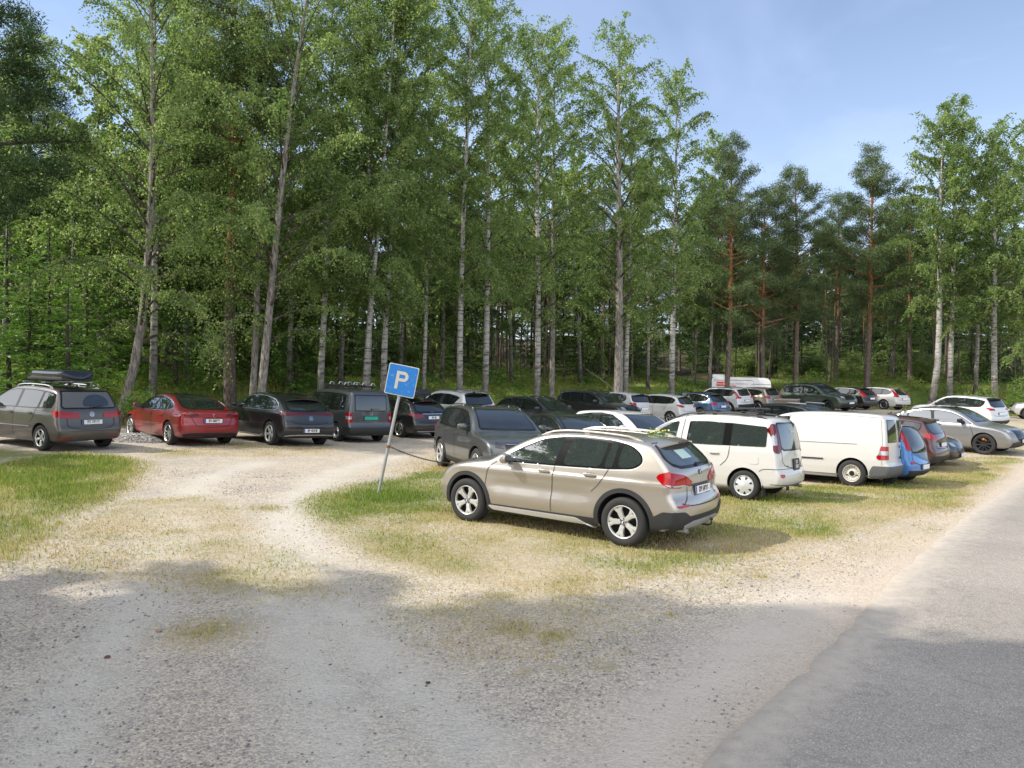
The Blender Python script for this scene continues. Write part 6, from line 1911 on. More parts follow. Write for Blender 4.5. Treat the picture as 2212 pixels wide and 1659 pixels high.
# ------------------------------------------------------------------ trees
def bark_mat(name, kind):
    m = bpy.data.materials.new(name); m.use_nodes = True
    b = m.node_tree.nodes['Principled BSDF']; b.inputs['Roughness'].default_value = .85; b.inputs['Specular IOR Level'].default_value = .2
    tc_ = N(m, 'ShaderNodeTexCoord').outputs['Object']; tcg_of[m.name] = tc_
    mp = N(m, 'ShaderNodeMapping'); L(m, tc_, mp.inputs[0]); sp_ = N(m, 'ShaderNodeSeparateXYZ'); L(m, tc_, sp_.inputs[0])
    if kind == 'birch':
        mp.inputs['Scale'].default_value = (1.6, 1.6, 8)
        lent = ramp(m, noise(m, 1.6, 5, mp.outputs[0]), [(.36, (.06, .052, .045)), (.46, (.30, .285, .26)), (.66, (.44, .425, .395))])
        mp2 = N(m, 'ShaderNodeMapping'); mp2.inputs['Scale'].default_value = (3, 3, 1.2); L(m, tc_, mp2.inputs[0])
        rough_ = ramp(m, noise(m, 2.5, 6, mp2.outputs[0]), [(.35, (.035, .03, .027)), (.6, (.16, .145, .125)), (.75, (.26, .245, .22))])
        f = math_(m, 'MULTIPLY_ADD', sp_.outputs['Z'], -.42, 1.5)
        f = math_(m, 'ADD', f, math_(m, 'MULTIPLY_ADD', noise(m, 1.1, 4, tc_), 1.6, -.9), clamp=True)
        c = mixcol(m, f, lent, rough_)
    elif kind == 'grey':
        mp.inputs['Scale'].default_value = (5, 5, 1.3)
        c = ramp(m, noise(m, 3, 6, mp.outputs[0]), [(.32, (.08, .068, .058)), (.55, (.25, .225, .20)), (.72, (.36, .335, .30))])
    elif kind == 'pine':
        mp.inputs['Scale'].default_value = (6, 6, 2.0)
        low = ramp(m, noise(m, 2.5, 6, mp.outputs[0]), [(.35, (.055, .042, .035)), (.6, (.17, .135, .115)), (.8, (.25, .20, .17))])
        up = ramp(m, noise(m, 2.5, 6, mp.outputs[0]), [(.35, (.15, .06, .03)), (.6, (.36, .155, .07)), (.8, (.46, .24, .12))])
        f = math_(m, 'MULTIPLY_ADD', sp_.outputs['Z'], .28, -1.4)
        f = math_(m, 'ADD', f, math_(m, 'MULTIPLY_ADD', noise(m, .8, 3, tc_), 1.0, -.5), clamp=True)
        c = mixcol(m, f, low, up)
    else:
        c = ramp(m, noise(m, 6, 5, tc_), [(.35, (.035, .028, .022)), (.7, (.12, .10, .085))])
    L(m, c, b.inputs['Base Color'])
    bp = N(m, 'ShaderNodeBump', Strength=.6, Distance=.02); L(m, noise(m, 9, 6, mp.outputs[0]), bp.inputs['Height']); L(m, bp.outputs[0], b.inputs['Normal'])
    return m
BARK = {k: bark_mat(k + '_bark', k) for k in ('birch', 'grey', 'pine', 'spruce')}
BIRCHL = leaf_mat('birch_leaves', [(0, (.090, .150, .046)), (.5, (.175, .245, .08)), (1, (.31, .355, .135))], var=.16, vscale=.45, trans=.58, rough=.42)
PINEL = leaf_mat('pine_needles', [(0, (.042, .075, .03)), (.6, (.088, .13, .045)), (1, (.155, .19, .065))], var=.16, vscale=.5, trans=.15)
SPRUCEL = leaf_mat('spruce_needles', [(0, (.022, .045, .016)), (.6, (.045, .085, .022)), (1, (.10, .17, .03))], var=.15, vscale=.6, trans=.2)
SPRUCELB = leaf_mat('young_spruce_needles', [(0, (.05, .10, .02)), (.6, (.11, .21, .035)), (1, (.21, .33, .06))], var=.15, vscale=.6, trans=.3)

def trunk_path(h, lean, curve, rg, n=14, wob=.12):
    """lean: metres sideways reached over the height by 'curve' law; returns function z -> (x,y)"""
    ph = rg.uniform(0, 2 * PI, 4); am_ = wob * rg.uniform(.4, 1, 2)
    def f(z):
        z = np.asarray(z, float); t = z / h
        if curve == 'early': k = 1 - np.exp(-z / 2.6)
        elif curve == 'lin': k = t
        elif curve == 'base': k = (1 - np.exp(-z / 1.6))
        else: k = t ** 1.5
        x = lean[0] * k + am_[0] * (np.sin(t * 5 + ph[0]) - np.sin(ph[0])) * np.minimum(1, z / 3)
        y = lean[1] * k + am_[1] * (np.sin(t * 4.3 + ph[1]) - np.sin(ph[1])) * np.minimum(1, z / 3)
        return np.stack([x, y, z], -1)
    return f
def trunk_geo(mb, f, h, r, rg, n=16, sides=10):
    zs = np.r_[-.35, 0, .15, .45, np.linspace(1.1, h, n)]
    P = f(np.maximum(zs, 0)); P[:, 2] = zs
    rr = r * (1 - np.clip(zs / h, 0, 1)) ** .8 + .012 + r * .45 * np.exp(-np.maximum(zs, 0) / .22)
    mb.tube(P, list(rr), sides)
    return lambda z: float(r * (1 - min(z / h, 1)) ** .8 + .012)

def make_birch(h, cb, rad, r, lean=(0, 0), curve='lin', seed=1, dens=1.0, leaf=.12, bark='birch', twist=0.0):
    rg = np.random.default_rng(seed)
    f = trunk_path(h, lean, curve, rg)
    mb = MB(); rf = trunk_geo(mb, f, h, r, rg)
    nb = int((h - cb) * 3.6); starts = []; paths = []
    for i in range(nb):
        t = ((i + rg.uniform(0, 1)) / nb); z = cb + (h - cb) * t
        prof = min(1, (t / .18 + .4)) * (1 - t) ** .5 + .10
        Lb = rad * prof * rg.uniform(.65, 1.15); az = i * 2.4 + rg.uniform(-.5, .5)
        up = rg.uniform(.55, 1.15) + .5 * t; droop = rg.uniform(.45, .95) * (1.1 - .5 * t)
        u = np.linspace(0, 1, 7)[:, None]
        hd = np.array([math.cos(az), math.sin(az), 0])
        side = np.array([-hd[1], hd[0], 0]) * rg.uniform(-.25, .25)
        P = f(z)[None] + hd * Lb * u * (1 - .12 * u) + side * Lb * u * u + np.array([0, 0, 1]) * Lb * (up * u - droop * u * u)
        paths.append(P)
        r0 = min(rf(z) * .45, .012 + .016 * Lb)
        mb.tube(P, [max(r0 * .8 * (1 - .85 * q), .004) for q in np.linspace(0, 1, 7)], 5, m=1, caps=False)
    # twigs hanging from the branches, leaves strung along them
    nt = int(nb * 36 * dens)
    bi = rg.integers(0, nb, nt); Lw = np.array([np.linalg.norm(p[-1] - p[0]) for p in paths])
    bi = rg.choice(nb, nt, p=Lw / Lw.sum())
    u = rg.uniform(.12, 1.02, nt) ** .8
    PP = np.array(paths)
    k = np.clip(u * 6, 0, 5.999); i0 = k.astype(int); fr = (k - i0)[:, None]
    S = PP[bi, i0] * (1 - fr) + PP[bi, i0 + 1] * fr
    side = unit(rg.normal(size=(nt, 3)) * [1, 1, .45])
    Ls = rg.uniform(.25, .85, nt) * (.6 + .25 * rad / 3)
    nl = 13 if leaf > .1 else 15
    v = (np.arange(nl) + .5) / nl
    drop = rg.uniform(.3, 1.3, nt)
    C = S[:, None] + side[:, None] * (Ls[:, None] * v)[..., None] + np.array([0, 0, -1]) * ((drop * Ls)[:, None] * v ** 1.7)[..., None]
    C = C.reshape(-1, 3) + rg.normal(0, .045, (nt * nl, 3))
    D = unit(rg.normal(size=(len(C), 3)) + np.array([0, 0, -.9]))
    sz = leaf * rg.uniform(.7, 1.25, len(C))
    V = leaf_quads(C, D, sz, sz * .72)
    tn = np.clip(np.repeat(rg.normal(.5, .22, nt), nl) + rg.normal(0, .12, len(C)), 0, 1)
    return mb, V, tn, [BARK[bark], BARK['spruce']], BIRCHL

def make_pine(h, cb, rad, r, lean=(0, 0), curve='lin', seed=1, dens=1.0, stubs=10, bark='pine', lf=None):
    rg = np.random.default_rng(seed)
    f = trunk_path(h, lean, curve, rg, wob=.10)
    mb = MB(); rf = trunk_geo(mb, f, h, r, rg)
    for i in range(stubs):   # dead branches below the crown
        z = rg.uniform(cb * .35, cb * 1.05); az = rg.uniform(0, 2 * PI); l = rg.uniform(.3, 1.6)
        p = f(z); d = np.array([math.cos(az), math.sin(az), rg.uniform(-.1, .3)])
        mb.tube([p, p + d * l * .6, p + d * l + np.array([0, 0, -.12 * l])], [.018, .012, .004], 4, caps=False)
    nb = int((h - cb) * 5.0); tuft = []; tdir = []
    for i in range(nb):
        t = (i + rg.uniform(0, 1)) / nb; z = cb + (h - cb) * t ** .9
        prof = (min(1, t / .25 + .45)) * (1 - t) ** .75 + .12
        Lb = rad * prof * rg.uniform(.45, 1.25); az = i * 2.4 + rg.uniform(-.6, .6)
        up = rg.uniform(-.05, .35) + .55 * t
        u = np.linspace(0, 1, 6)[:, None]; hd = np.array([math.cos(az), math.sin(az), 0]); sd_ = np.array([-hd[1], hd[0], 0])
        P = f(z)[None] + hd * Lb * u + sd_ * Lb * rg.uniform(-.2, .2) * u * u + np.array([0, 0, 1]) * Lb * (up * u + .18 * u * u * rg.uniform(-1, 1.6))
        mb.tube(P, [max(min(rf(z) * .5, .012 + .018 * Lb) * (1 - .8 * q), .005) for q in np.linspace(0, 1, 6)], 5, caps=False)
        ns = max(3, int(Lb * 9 * dens))
        for j in range(ns):
            uu = rg.uniform(.28, 1.0) ** .7; k = min(uu * 5, 4.999); i0 = int(k); p = P[i0] * (1 - (k - i0)) + P[i0 + 1] * (k - i0)
            q = sd_ * rg.normal(0, .30) * (.6 + .3 * Lb) * (1.1 - .4 * uu) + hd * rg.normal(0, .12) + np.array([0, 0, rg.normal(.08, .17)])
            tuft.append(p + q); tdir.append(hd * .5 + np.array([0, 0, .55]) + rg.normal(0, .25, 3))
    T = np.array(tuft); TD = unit(np.array(tdir)); nl = 26
    C = np.repeat(T, nl, 0) + rg.normal(0, 1, (len(T) * nl, 3)) * [.17, .17, .10]
    D = unit(np.repeat(TD, nl, 0) * .8 + rg.normal(size=C.shape) * .8)
    V = leaf_quads(C, D, rg.uniform(.11, .20, len(C)), rg.uniform(.03, .05, len(C)))
    tn = np.clip(np.repeat(rg.normal(.45, .2, len(T)), nl) + D[:, 2] * .15, 0, 1)
    return mb, V, tn, BARK[bark], lf or PINEL

def make_spruce(h, rad, r, seed=1, dens=1.0, bright=False, cb=.3):
    rg = np.random.default_rng(seed)
    f = trunk_path(h, (0, 0), 'lin', rg, wob=.04)
    mb = MB(); trunk_geo(mb, f, h, r, rg, n=10, sides=7)
    C = []; D = []; TN = []
    nb = int(h * 9)
    for i in range(nb):
        t = (i + rg.uniform(0, 1)) / nb; z = cb + (h - cb) * t
        Lb = (rad * (1 - t) ** .85 + .12) * rg.uniform(.7, 1.12); az = i * 2.4 + rg.uniform(-.4, .4)
        hd = np.array([math.cos(az), math.sin(az), 0]); sd_ = np.array([-hd[1], hd[0], 0])
        dr_ = rg.uniform(.1, .5) * (1 - t)
        n = max(8, int(Lb * 42 * dens)); u = rg.uniform(.08, 1, n) ** .75
        P = f(z)[None] + hd * (Lb * u)[:, None] + np.array([0, 0, 1]) * (Lb * (-dr_ * u + .35 * dr_ * u ** 3 + .25 * t * u))[:, None]
        w_ = rg.normal(0, 1, n) * .19 * Lb * (1.15 - u)
        P = P + sd_ * w_[:, None] + np.array([0, 0, -1]) * (np.abs(w_) * .5)[:, None] + rg.normal(0, .02, (n, 3))
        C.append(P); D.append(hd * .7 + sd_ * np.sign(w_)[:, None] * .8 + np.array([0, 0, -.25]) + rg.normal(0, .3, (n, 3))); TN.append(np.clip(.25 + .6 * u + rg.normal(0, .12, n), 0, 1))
        u2 = np.linspace(0, 1, 4)[:, None]; mb.tube(f(z)[None] + hd * Lb * .9 * u2 + np.array([0, 0, 1]) * Lb * (-dr_ * u2), [.012, .01, .007, .004], 4, caps=False)
    C = np.vstack(C); D = unit(np.vstack(D)); TN = np.concatenate(TN)
    V = leaf_quads(C, D, rg.uniform(.14, .28, len(C)), rg.uniform(.035, .07, len(C)))
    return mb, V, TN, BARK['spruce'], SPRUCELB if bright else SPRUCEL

def tree_obj(name, label, cat, loc, geo, group=None, rz=0.0):
    mb, V, tn, bk, lf = geo
    root = empty(name, loc, (0, 0, rz)); tag(root, label, cat, group)
    mb.build('trunk', bk, root, smooth=True, sharp=R(60))
    link('crown', quads_mesh('crown', V, lf, tn), root)
    return root
def copy_tree(o, loc, rz=0.0, s=1.0, label=None, group=None):
    c = o.copy(); col.objects.link(c); c.location = loc; c.rotation_euler = (0, 0, rz); c.scale = (s, s, s)
    if label: c['label'] = label
    if group: c['group'] = group
    for ch in list(o.children):
        d = ch.copy(); col.objects.link(d); d.parent = c
    return c

# front birches: (px, depth, height, crown base, crown radius, trunk r, lean x, lean y, law, density, label)
FB = [
 (250, 28.5, 18.5, 4.0, 4.8, .165, 1.15, 0, 'early', 1.15, 'birch with leaning lower trunk between the people carrier and the red saloon', 'birch'),
 (330, 31.5, 18.0, 5.5, 3.6, .15, .2, 0, 'lin', .9, 'birch half hidden behind the leftmost leaning birch, above the red saloon', 'birch'),
 (543, 31.0, 17.5, 6.5, 3.2, .13, .9, 0, 'lin', .9, 'straight grey-barked tree just left of the strongly leaning birch trunk', 'grey'),
 (556, 29.5, 18.5, 4.4, 4.6, .16, 2.4, 0, 'lin', 1.15, 'strongly leaning birch behind the glossy black SUV', 'birch'),
 (690, 33.5, 18.5, 6.0, 3.5, .14, .45, 0, 'lin', 1.0, 'birch behind the dark grey van, left of the crossing trunks', 'birch'),
 (783, 33.0, 18.5, 6.0, 3.2, .12, 1.3, 0, 'lin', .9, 'leaning birch of the crossing pair above the dark grey van', 'birch'),
 (793, 34.0, 20.0, 6.5, 3.2, .12, -.1, 0, 'lin', .9, 'upright birch of the crossing pair above the dark grey van', 'birch'),
 (826, 34.5, 19.5, 5.5, 3.3, .14, .7, 0, 'lin', 1.0, 'birch directly behind the blue parking sign', 'birch'),
 (915, 38.0, 19.5, 6.5, 3.4, .10, .1, 0, 'lin', .9, 'thin pale birch just right of the blue parking sign', 'birch'),
 (993, 36.5, 21.0, 6.5, 3.3, .15, .35, 0, 'lin', 1.0, 'bright white birch trunk behind the white SUV with silver rails', 'birch'),
 (1048, 39.5, 21.0, 7.0, 3.2, .17, 0, 0, 'lin', 1.0, 'dark-based birch next right of the bright white birch trunk', 'birch'),
 (1160, 41.5, 20.8, 5.5, 3.5, .17, .15, 0, 'lin', .9, 'birch behind the dark nose-out estate car', 'birch'),
 (1192, 46.0, 22.0, 8.0, 3.0, .16, .1, 0, 'lin', .8, 'grey-trunked birch standing back, right behind the dark nose-out estate', 'grey'),
 (1336, 44.5, 21.8, 6.0, 3.8, .27, -.1, 0, 'lin', .85, 'thickest grey birch trunk above the silver-white hatchback', 'grey'),
 (1352, 46.5, 19.5, 7.0, 2.6, .16, 0, 0, 'lin', .7, 'thinner trunk touching the thickest grey birch on its right', 'birch'),
 (1451, 49.0, 21.0, 7.0, 3.3, .19, .05, 0, 'lin', .85, 'slim pale birch above the small white hatchback, right of the thick one', 'birch'),
 (2008, 56.0, 21.0, 7.0, 3.6, .24, .8, 0, 'early', .85, 'left one of three pale birches on the bank right of the white estate', 'birch'),
 (2052, 57.0, 22.5, 8.0, 3.8, .20, -.1, 0, 'lin', .9, 'middle one of three pale birches on the bank right of the white estate', 'birch'),
 (2108, 60.0, 18.5, 6.0, 3.6, .16, .1, 0, 'lin', .9, 'birch standing back between the middle and right pale birches', 'birch'),
 (2215, 58.0, 19.5, 6.0, 3.8, .17, 0, 0, 'lin', .9, 'birch at the right edge just behind the tall shrub', 'birch'),
 (1532, 60.0, 20.5, 7.0, 2.6, .13, .2, 0, 'lin', .7, 'thin grey-leaved birch between the last white birch and the tallest pine', 'grey'),
 (2152, 56.0, 20.4, 6.5, 4.4, .22, -.9, 0, 'lin', .95, 'right one of three pale birches, leaning slightly left on the far bank', 'birch'),
]
FG = 'birches along the edge of the lot'
for i, (px, d, h, cb, rad, r, lx, ly, law, de, lab, bk) in enumerate(FB):
    cb = cb - (1.2 if px < 900 else 1.0); rad = rad * (1.15 if px < 1000 else 1.28); h = h + (1.2 if 500 < px < 1100 else 0)
    geo = make_birch(h, cb, rad, r, (lx, ly), law, 100 + i, de * (1.45 if d < 36 else 1.35), .088 + .0016 * max(0, d - 28), bk if i not in (0, 3) else 'grey')
    tree_obj('birch_tree', lab, 'birch tree', at(px, d), geo, FG)
# front pines
FP = [
 (497, 32.5, 19.0, 10.5, 2.8, .26, 0, 'tall thick pine trunk with bare grey-brown stem between the leaning birches', 'lin'),
 (1570, 57, 19.6, 6.5, 2.9, .22, .25, 'tallest pine right of the birches, thin crown against the sky', 'lin'),
 (1648, 60, 16.6, 5.5, 3.2, .19, 0, 'red-stemmed pine above the white trailer', 'lin'),
 (1720, 61, 18.0, 7.0, 3.4, .22, -.4, 'grey-stemmed pine leaning slightly behind the mossy boulder', 'lin'),
 (1548, 66, 15.0, 6.0, 2.6, .20, 0, 'reddish pine standing back to the left of the tallest pine', 'lin'),
 (1873, 60, 19.6, 7.0, 3.2, .22, .1, 'orange-stemmed pine above the black and white estates', 'lin'),
 (1805, 68, 16.0, 6.0, 3.0, .18, 0, 'pine standing back left of the orange-stemmed pine', 'lin'),
 (1965, 66, 15.5, 6.5, 2.8, .17, 0, 'thin pine between the orange-stemmed pine and the pale birches', 'lin'),
]
for i, (px, d, h, cb, rad, r, lx, lab, law) in enumerate(FP):
    tree_obj('pine_tree', lab, 'pine tree', at(px, d), make_pine(h, cb - .5, rad * 1.15, r, (lx, 0), law, 200 + i, 2.3), 'pines at the edge of the wood')
# the big orange dead limb of the thick pine
tp = at(497, 32.5)
# dark pine at the far left, crown hanging into the picture
tree_obj('pine_tree', 'big dark pine whose crown hangs into the upper left corner', 'pine tree', at(-95, 24), make_pine(17.5, 6.0, 3.6, .26, (0, 0), 'lin', 231, 2.0, bark='spruce', lf=SPRUCEL), 'pines at the edge of the wood')
tree_obj('pine_tree', 'dark pine behind the young spruces at the left edge', 'pine tree', at(60, 38), make_pine(16, 6, 3.0, .22, (0, 0), 'lin', 232, 2.0, bark='spruce', lf=SPRUCEL), 'pines at the edge of the wood')
tree_obj('birch_tree', 'birch off to the right whose foliage fills the upper right edge', 'birch tree', at(2275, 50), make_birch(18.0, 3.5, 4.8, .22, (0, 0), 'lin', 141, 1.1, .15), FG)
# young spruces at the left
SPL = [(60, 28.2, 5.6, 1.9, 'small bright spruce just above the roof box'), (150, 27.6, 5.0, 1.8, 'short bright spruce right of the roof box'), (235, 33.5, 6.5, 2.0, 'spruce behind the leftmost leaning birch trunk'),
       (20, 27.5, 7.4, 2.3, 'young bright spruce at the left edge above the roof box'), (105, 29.0, 7.0, 2.2, 'young spruce right behind the people carrier roof box'),
       (185, 30.5, 6.0, 2.0, 'young spruce just left of the leftmost leaning birch'), (-60, 25.5, 7.2, 2.4, 'young spruce cut by the left edge'), (380, 34.5, 5.4, 1.8, 'young spruce in shade above the red saloon'),
       (640, 38, 5.5, 1.9, 'small spruce in shade behind the strongly leaning birch')]
for i, (px, d, h, rad, lab) in enumerate(SPL):
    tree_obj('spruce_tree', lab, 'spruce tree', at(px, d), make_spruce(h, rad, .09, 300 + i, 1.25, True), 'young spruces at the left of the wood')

# trees of the wood behind, told apart only as a mass of stems
protos = []
defs = [('birch_tree', 'birch tree', 'slender birch deeper in the wood behind the edge trees', lambda: make_birch(15.5, 3.0, 3.4, .12, (.3, 0), 'lin', 401, .8, .17)),
        ('birch_tree', 'birch tree', 'slender birch deeper in the wood behind the edge trees', lambda: make_birch(14, 2.0, 3.2, .11, (-.4, 0), 'lin', 402, .8, .17)),
        ('pine_tree', 'pine tree', 'dark slender pine deeper in the wood behind the edge trees', lambda: make_pine(15, 6.5, 2.9, .15, (0, 0), 'lin', 403, 2.0, 16)),
        ('pine_tree', 'pine tree', 'dark slender pine deeper in the wood behind the edge trees', lambda: make_pine(13.5, 4.5, 3.0, .13, (.3, 0), 'lin', 404, 2.0, 16)),
        ('spruce_tree', 'spruce tree', 'dark shaded spruce deeper in the wood behind the edge trees', lambda: make_spruce(12, 2.9, .13, 405, 1.3)),
        ('spruce_tree', 'spruce tree', 'dark shaded spruce deeper in the wood behind the edge trees', lambda: make_spruce(8, 2.5, .10, 406, 1.4))]
taken = [at(q[0], q[1])[:2] for q in FB + [p[:2] + (0,) for p in FP]]
places = []
tries = 0
while len(places) < 205 and tries < 9000:
    tries += 1
    px = rng.uniform(-160, 2380)
    v = ray(px, 798.0); ed = None
    # depth where this column crosses the wood's edge
    for dd in np.arange(18, 90, 1.0):
        if float(edge_dist(np.array([v[0] * dd / v[1]]), np.array([dd]))[0]) > 0: ed = dd; break
    if ed is None: continue
    d = ed + (12.0 if px > 850 else 9.0) + 42 * rng.random() ** 1.4
    p = at(px, d)
    if any((p.x - a) ** 2 + (p.y - b_) ** 2 < 2.2 for a, b_ in [(t[0], t[1]) for t in taken]): continue
    if any((p.x - q[0].x) ** 2 + (p.y - q[0].y) ** 2 < 3.2 for q in places): continue
    places.append((p, px, d, d - ed))
ZONES = [(300, 'above the grey-brown people carrier'), (520, 'above the red saloon'), (720, 'above the glossy black SUV'), (900, 'behind the parking sign'), (1120, 'above the white SUV with rails'),
         (1300, 'above the dark nose-out estate'), (1480, 'around the thickest grey birch'), (1680, 'above the white trailer'), (1880, 'above the dark green SUV'), (2000, 'above the white estate'), (9999, 'behind the three pale birches')]
def zone(px): return next(w for q, w in ZONES if px < q)
first = {}
for p, px, d, s in places:
    u = rng.random()
    if px < 700: k = rng.choice([0, 1, 4, 4, 5, 5, 2, 4])
    elif px < 1400: k = rng.choice([0, 1, 2, 3, 4, 4, 5, 5])
    else: k = rng.choice([2, 3, 2, 3, 4, 5, 5, 4])
    sc_ = rng.uniform(.78, 1.08)
    if px > 1480: sc_ *= .88
    if k not in first:
        nm, cat, lab, fn = defs[k]
        first[k] = tree_obj(nm, lab, cat, p, fn(), {'b': 'birches deeper in the wood', 'p': 'pines deeper in the wood', 's': 'spruces deeper in the wood'}[nm[0]])
        first[k].scale = (sc_,) * 3; first[k].rotation_euler = (0, 0, rng.uniform(0, 6.28))
        root_ = first[k]
    else: root_ = copy_tree(first[k], p, rng.uniform(0, 6.28), sc_)
    root_['label'] = defs[k][2].replace('behind the edge trees', zone(px))
# leafy young birches that close the gaps between the edge trees
FILL = [(150, 31.5, .7, 'low-crowned birch left of the leftmost leaning birch'), (215, 35, 1.12, 'low-crowned birch behind the leftmost leaning birch'), (405, 34.5, 1.05, 'low-crowned birch between the leftmost leaning birch and the thick pine'), (455, 37, 1.15, 'low-crowned birch left behind the thick pine stem'),
        (625, 35.5, 1.08, 'low-crowned birch right behind the strongly leaning birch'), (735, 37, 1.1, 'low-crowned birch left behind the crossing birches'), (865, 39, 1.12, 'low-crowned birch right behind the parking sign'),
        (955, 42, 1.15, 'low-crowned birch left behind the bright white birch'), (1105, 45, 1.2, 'low-crowned birch between the dark-based birch and the dark estate'), (1255, 49, 1.2, 'low-crowned birch left behind the thickest grey birch'),
        (1400, 52, 1.15, 'low-crowned birch right behind the thickest grey birch'), (1500, 56, 1.1, 'low-crowned birch just right of the last white birch'), (10, 33, .85, 'low-crowned birch behind the young spruces'),
        (1925, 62, 1.15, 'low-crowned birch left of the three pale birches')]
for i, (px, d, s_, lab) in enumerate(FILL):
    d = d + (8 if px > 850 else 2)
    copy_tree(first[i % 2], at(px, d), i * 2.1, s_, lab, 'leafy birches filling the edge of the wood')
# bare stems with high crowns standing in the dark interior
thin = None
cnt = 0
for _ in range(400):
    if cnt >= 60: break
    px = rng.uniform(900, 2250); d = rng.uniform(46, 85)
    p = at(px, d)
    s = float(edge_dist(np.array([p.x]), np.array([p.y]))[0])
    if s < 4 or s > 26: continue
    cnt += 1
    if thin is None:
        thin = tree_obj('pine_tree', 'thin bare pine stem standing in the dark interior of the wood', 'pine tree', p, make_pine(12.5, 9, 1.5, .075, (.25, 0), 'lin', 420, .8, 14), 'thin bare stems inside the wood')
        root_ = thin
    else: root_ = copy_tree(thin, p, rng.uniform(0, 6.28), rng.uniform(.7, 1.1))
    root_['label'] = 'thin bare stem in the dark interior of the wood ' + zone(px)

# trees left of the camera, outside the frame, that shade the foreground
low = high = None
shade = [(-10.0, 3.6, 1.0, 0), (-10.5, .2, 1.0, 0), (-15.5, 2.4, 1.1, 0), (-14.0, 4.8, .9, 1), (-9.4, 2.5, .85, 1), (-11.6, 1.8, 1.0, 1), (-19, 3.6, 1.1, 1), (-19, .5, 1.1, 1),
         (-8.6, .8, .85, 1), (-8.8, -2.0, .95, 1), (-7.6, 2.6, .75, 1), (-17.5, 5.7, .95, 1), (-27.5, 17.5, .9, 0), (-25.5, 15.8, .75, 1)]
for i, (x, y, s, kk) in enumerate(shade):
    loc = (x, y, tz(x, y)); lab = ('low-branched' if kk == 0 else 'high-crowned') + ' birch outside the frame to the left, shading the entrance'
    src = (low, high)[kk]
    if src is None:
        geo = make_birch(16, 2.0, 4.2, .2, (0, 0), 'lin', 451, 1.9, .17) if kk == 0 else make_birch(18.5, 8.5, 3.3, .2, (0, 0), 'lin', 452, 2.2, .17)
        o = tree_obj('birch_tree', lab, 'birch tree', loc, geo, 'birches left of the entrance'); o.scale = (s, s, s)
        if kk == 0: low = o
        else: high = o
    else: copy_tree(src, loc, i * 1.3, s, lab, 'birches left of the entrance')

# far-off wood that closes the view: one mass of dark conifer foliage
pc, s = along_edge(420, 40, 74)
pc = pc[(pc[:, 0] > -120) & (pc[:, 0] < 130)]
VV = []; TT = []
for (x, y) in pc:
    h = rng.uniform(11, 18); n = 620; t_ = rng.random(n) ** 1.1; a = rng.uniform(0, 2 * PI, n); r_ = (1 - t_) ** .8 * 2.4 * np.sqrt(rng.random(n)) + .1
    C = np.c_[x + np.cos(a) * r_, y + np.sin(a) * r_, tz(x, y) + .1 + t_ * h]
    D = unit(np.c_[np.cos(a), np.sin(a), rng.uniform(-.6, .3, n)])
    VV.append(leaf_quads(C, D, rng.uniform(.5, 1.0, n), rng.uniform(.25, .5, n))); TT.append(np.clip(rng.normal(.4, .2, n), 0, 1))
o = link('distant_wood', quads_mesh('distant_wood', np.vstack(VV), SPRUCEL, np.concatenate(TT))); tag(o, kind='stuff')
# low brush and saplings under the trees
proto_b = None
nb_ = 0
for _ in range(900):
    if nb_ >= 120: break
    q, s = along_edge(1, 11.0, 30); q = q[0]; px = CX + F_PX * q[0] / q[1]
    if px < -60 or px > 2270: continue
    nb_ += 1
    loc = (q[0], q[1], tz(*q)); lab = 'dark leafy bush in the undergrowth ' + zone(px)
    if proto_b is None:
        mb_ = MB(); S_ = []
        rg = np.random.default_rng(77)
        for i in range(12):
            a = rg.uniform(0, 2 * PI); e = np.array([math.cos(a) * .9, math.sin(a) * .9, rg.uniform(.9, 2.2)]); mb_.tube([e * t for t in (0, .5, 1)], [.02, .012, .005], 4, caps=False)
            S_.append(e[None] * rg.uniform(.2, 1.1, (40, 1)) + rg.normal(0, .25, (40, 3)) * [1, 1, .8])
        S_ = np.vstack(S_); C = np.repeat(S_, 8, 0) + rg.normal(0, .09, (len(S_) * 8, 3)); D = unit(rg.normal(size=C.shape))
        V = leaf_quads(C, D, rg.uniform(.10, .18, len(C)), rg.uniform(.06, .10, len(C)))
        root = empty('bush', loc); tag(root, lab, 'bush', 'bushes in the undergrowth'); mb_.build('stem', BARK['spruce'], root)
        link('foliage', quads_mesh('foliage', V, BIRCHL, np.clip(np.repeat(rg.uniform(.2, 1, len(S_)), 8), 0, 1)), root); proto_b = root
    else: copy_tree(proto_b, loc, rng.uniform(0, 6.28), rng.uniform(.45, 1.15), lab)

# shrubs on the bank
def make_shrub(h, rad, seed):
    rg = np.random.default_rng(seed); mb = MB(); S = []
    for i in range(9):
        a = rg.uniform(0, 2 * PI); l = h * rg.uniform(.7, 1.1); e = np.array([math.cos(a) * rad * .6, math.sin(a) * rad * .6, l])
        P = [e * t * np.array([1, 1, 1]) for t in (0, .35, .7, 1)]; mb.tube(P, [.015, .012, .008, .004], 5, caps=False)
        for t in rg.uniform(.25, 1.05, 26): S.append(e * t + rg.normal(0, .16, 3) * [1, 1, .7])
    S = np.array(S); C = np.repeat(S, 9, 0) + rg.normal(0, .06, (len(S) * 9, 3)); D = unit(rg.normal(size=C.shape) + [0, 0, .2])
    V = leaf_quads(C, D, rg.uniform(.07, .13, len(C)), rg.uniform(.04, .07, len(C)))
    tn = np.clip(np.repeat(rg.uniform(.3, 1, len(S)), 9), 0, 1)
    return mb, V, tn, BARK['spruce'], HERBM
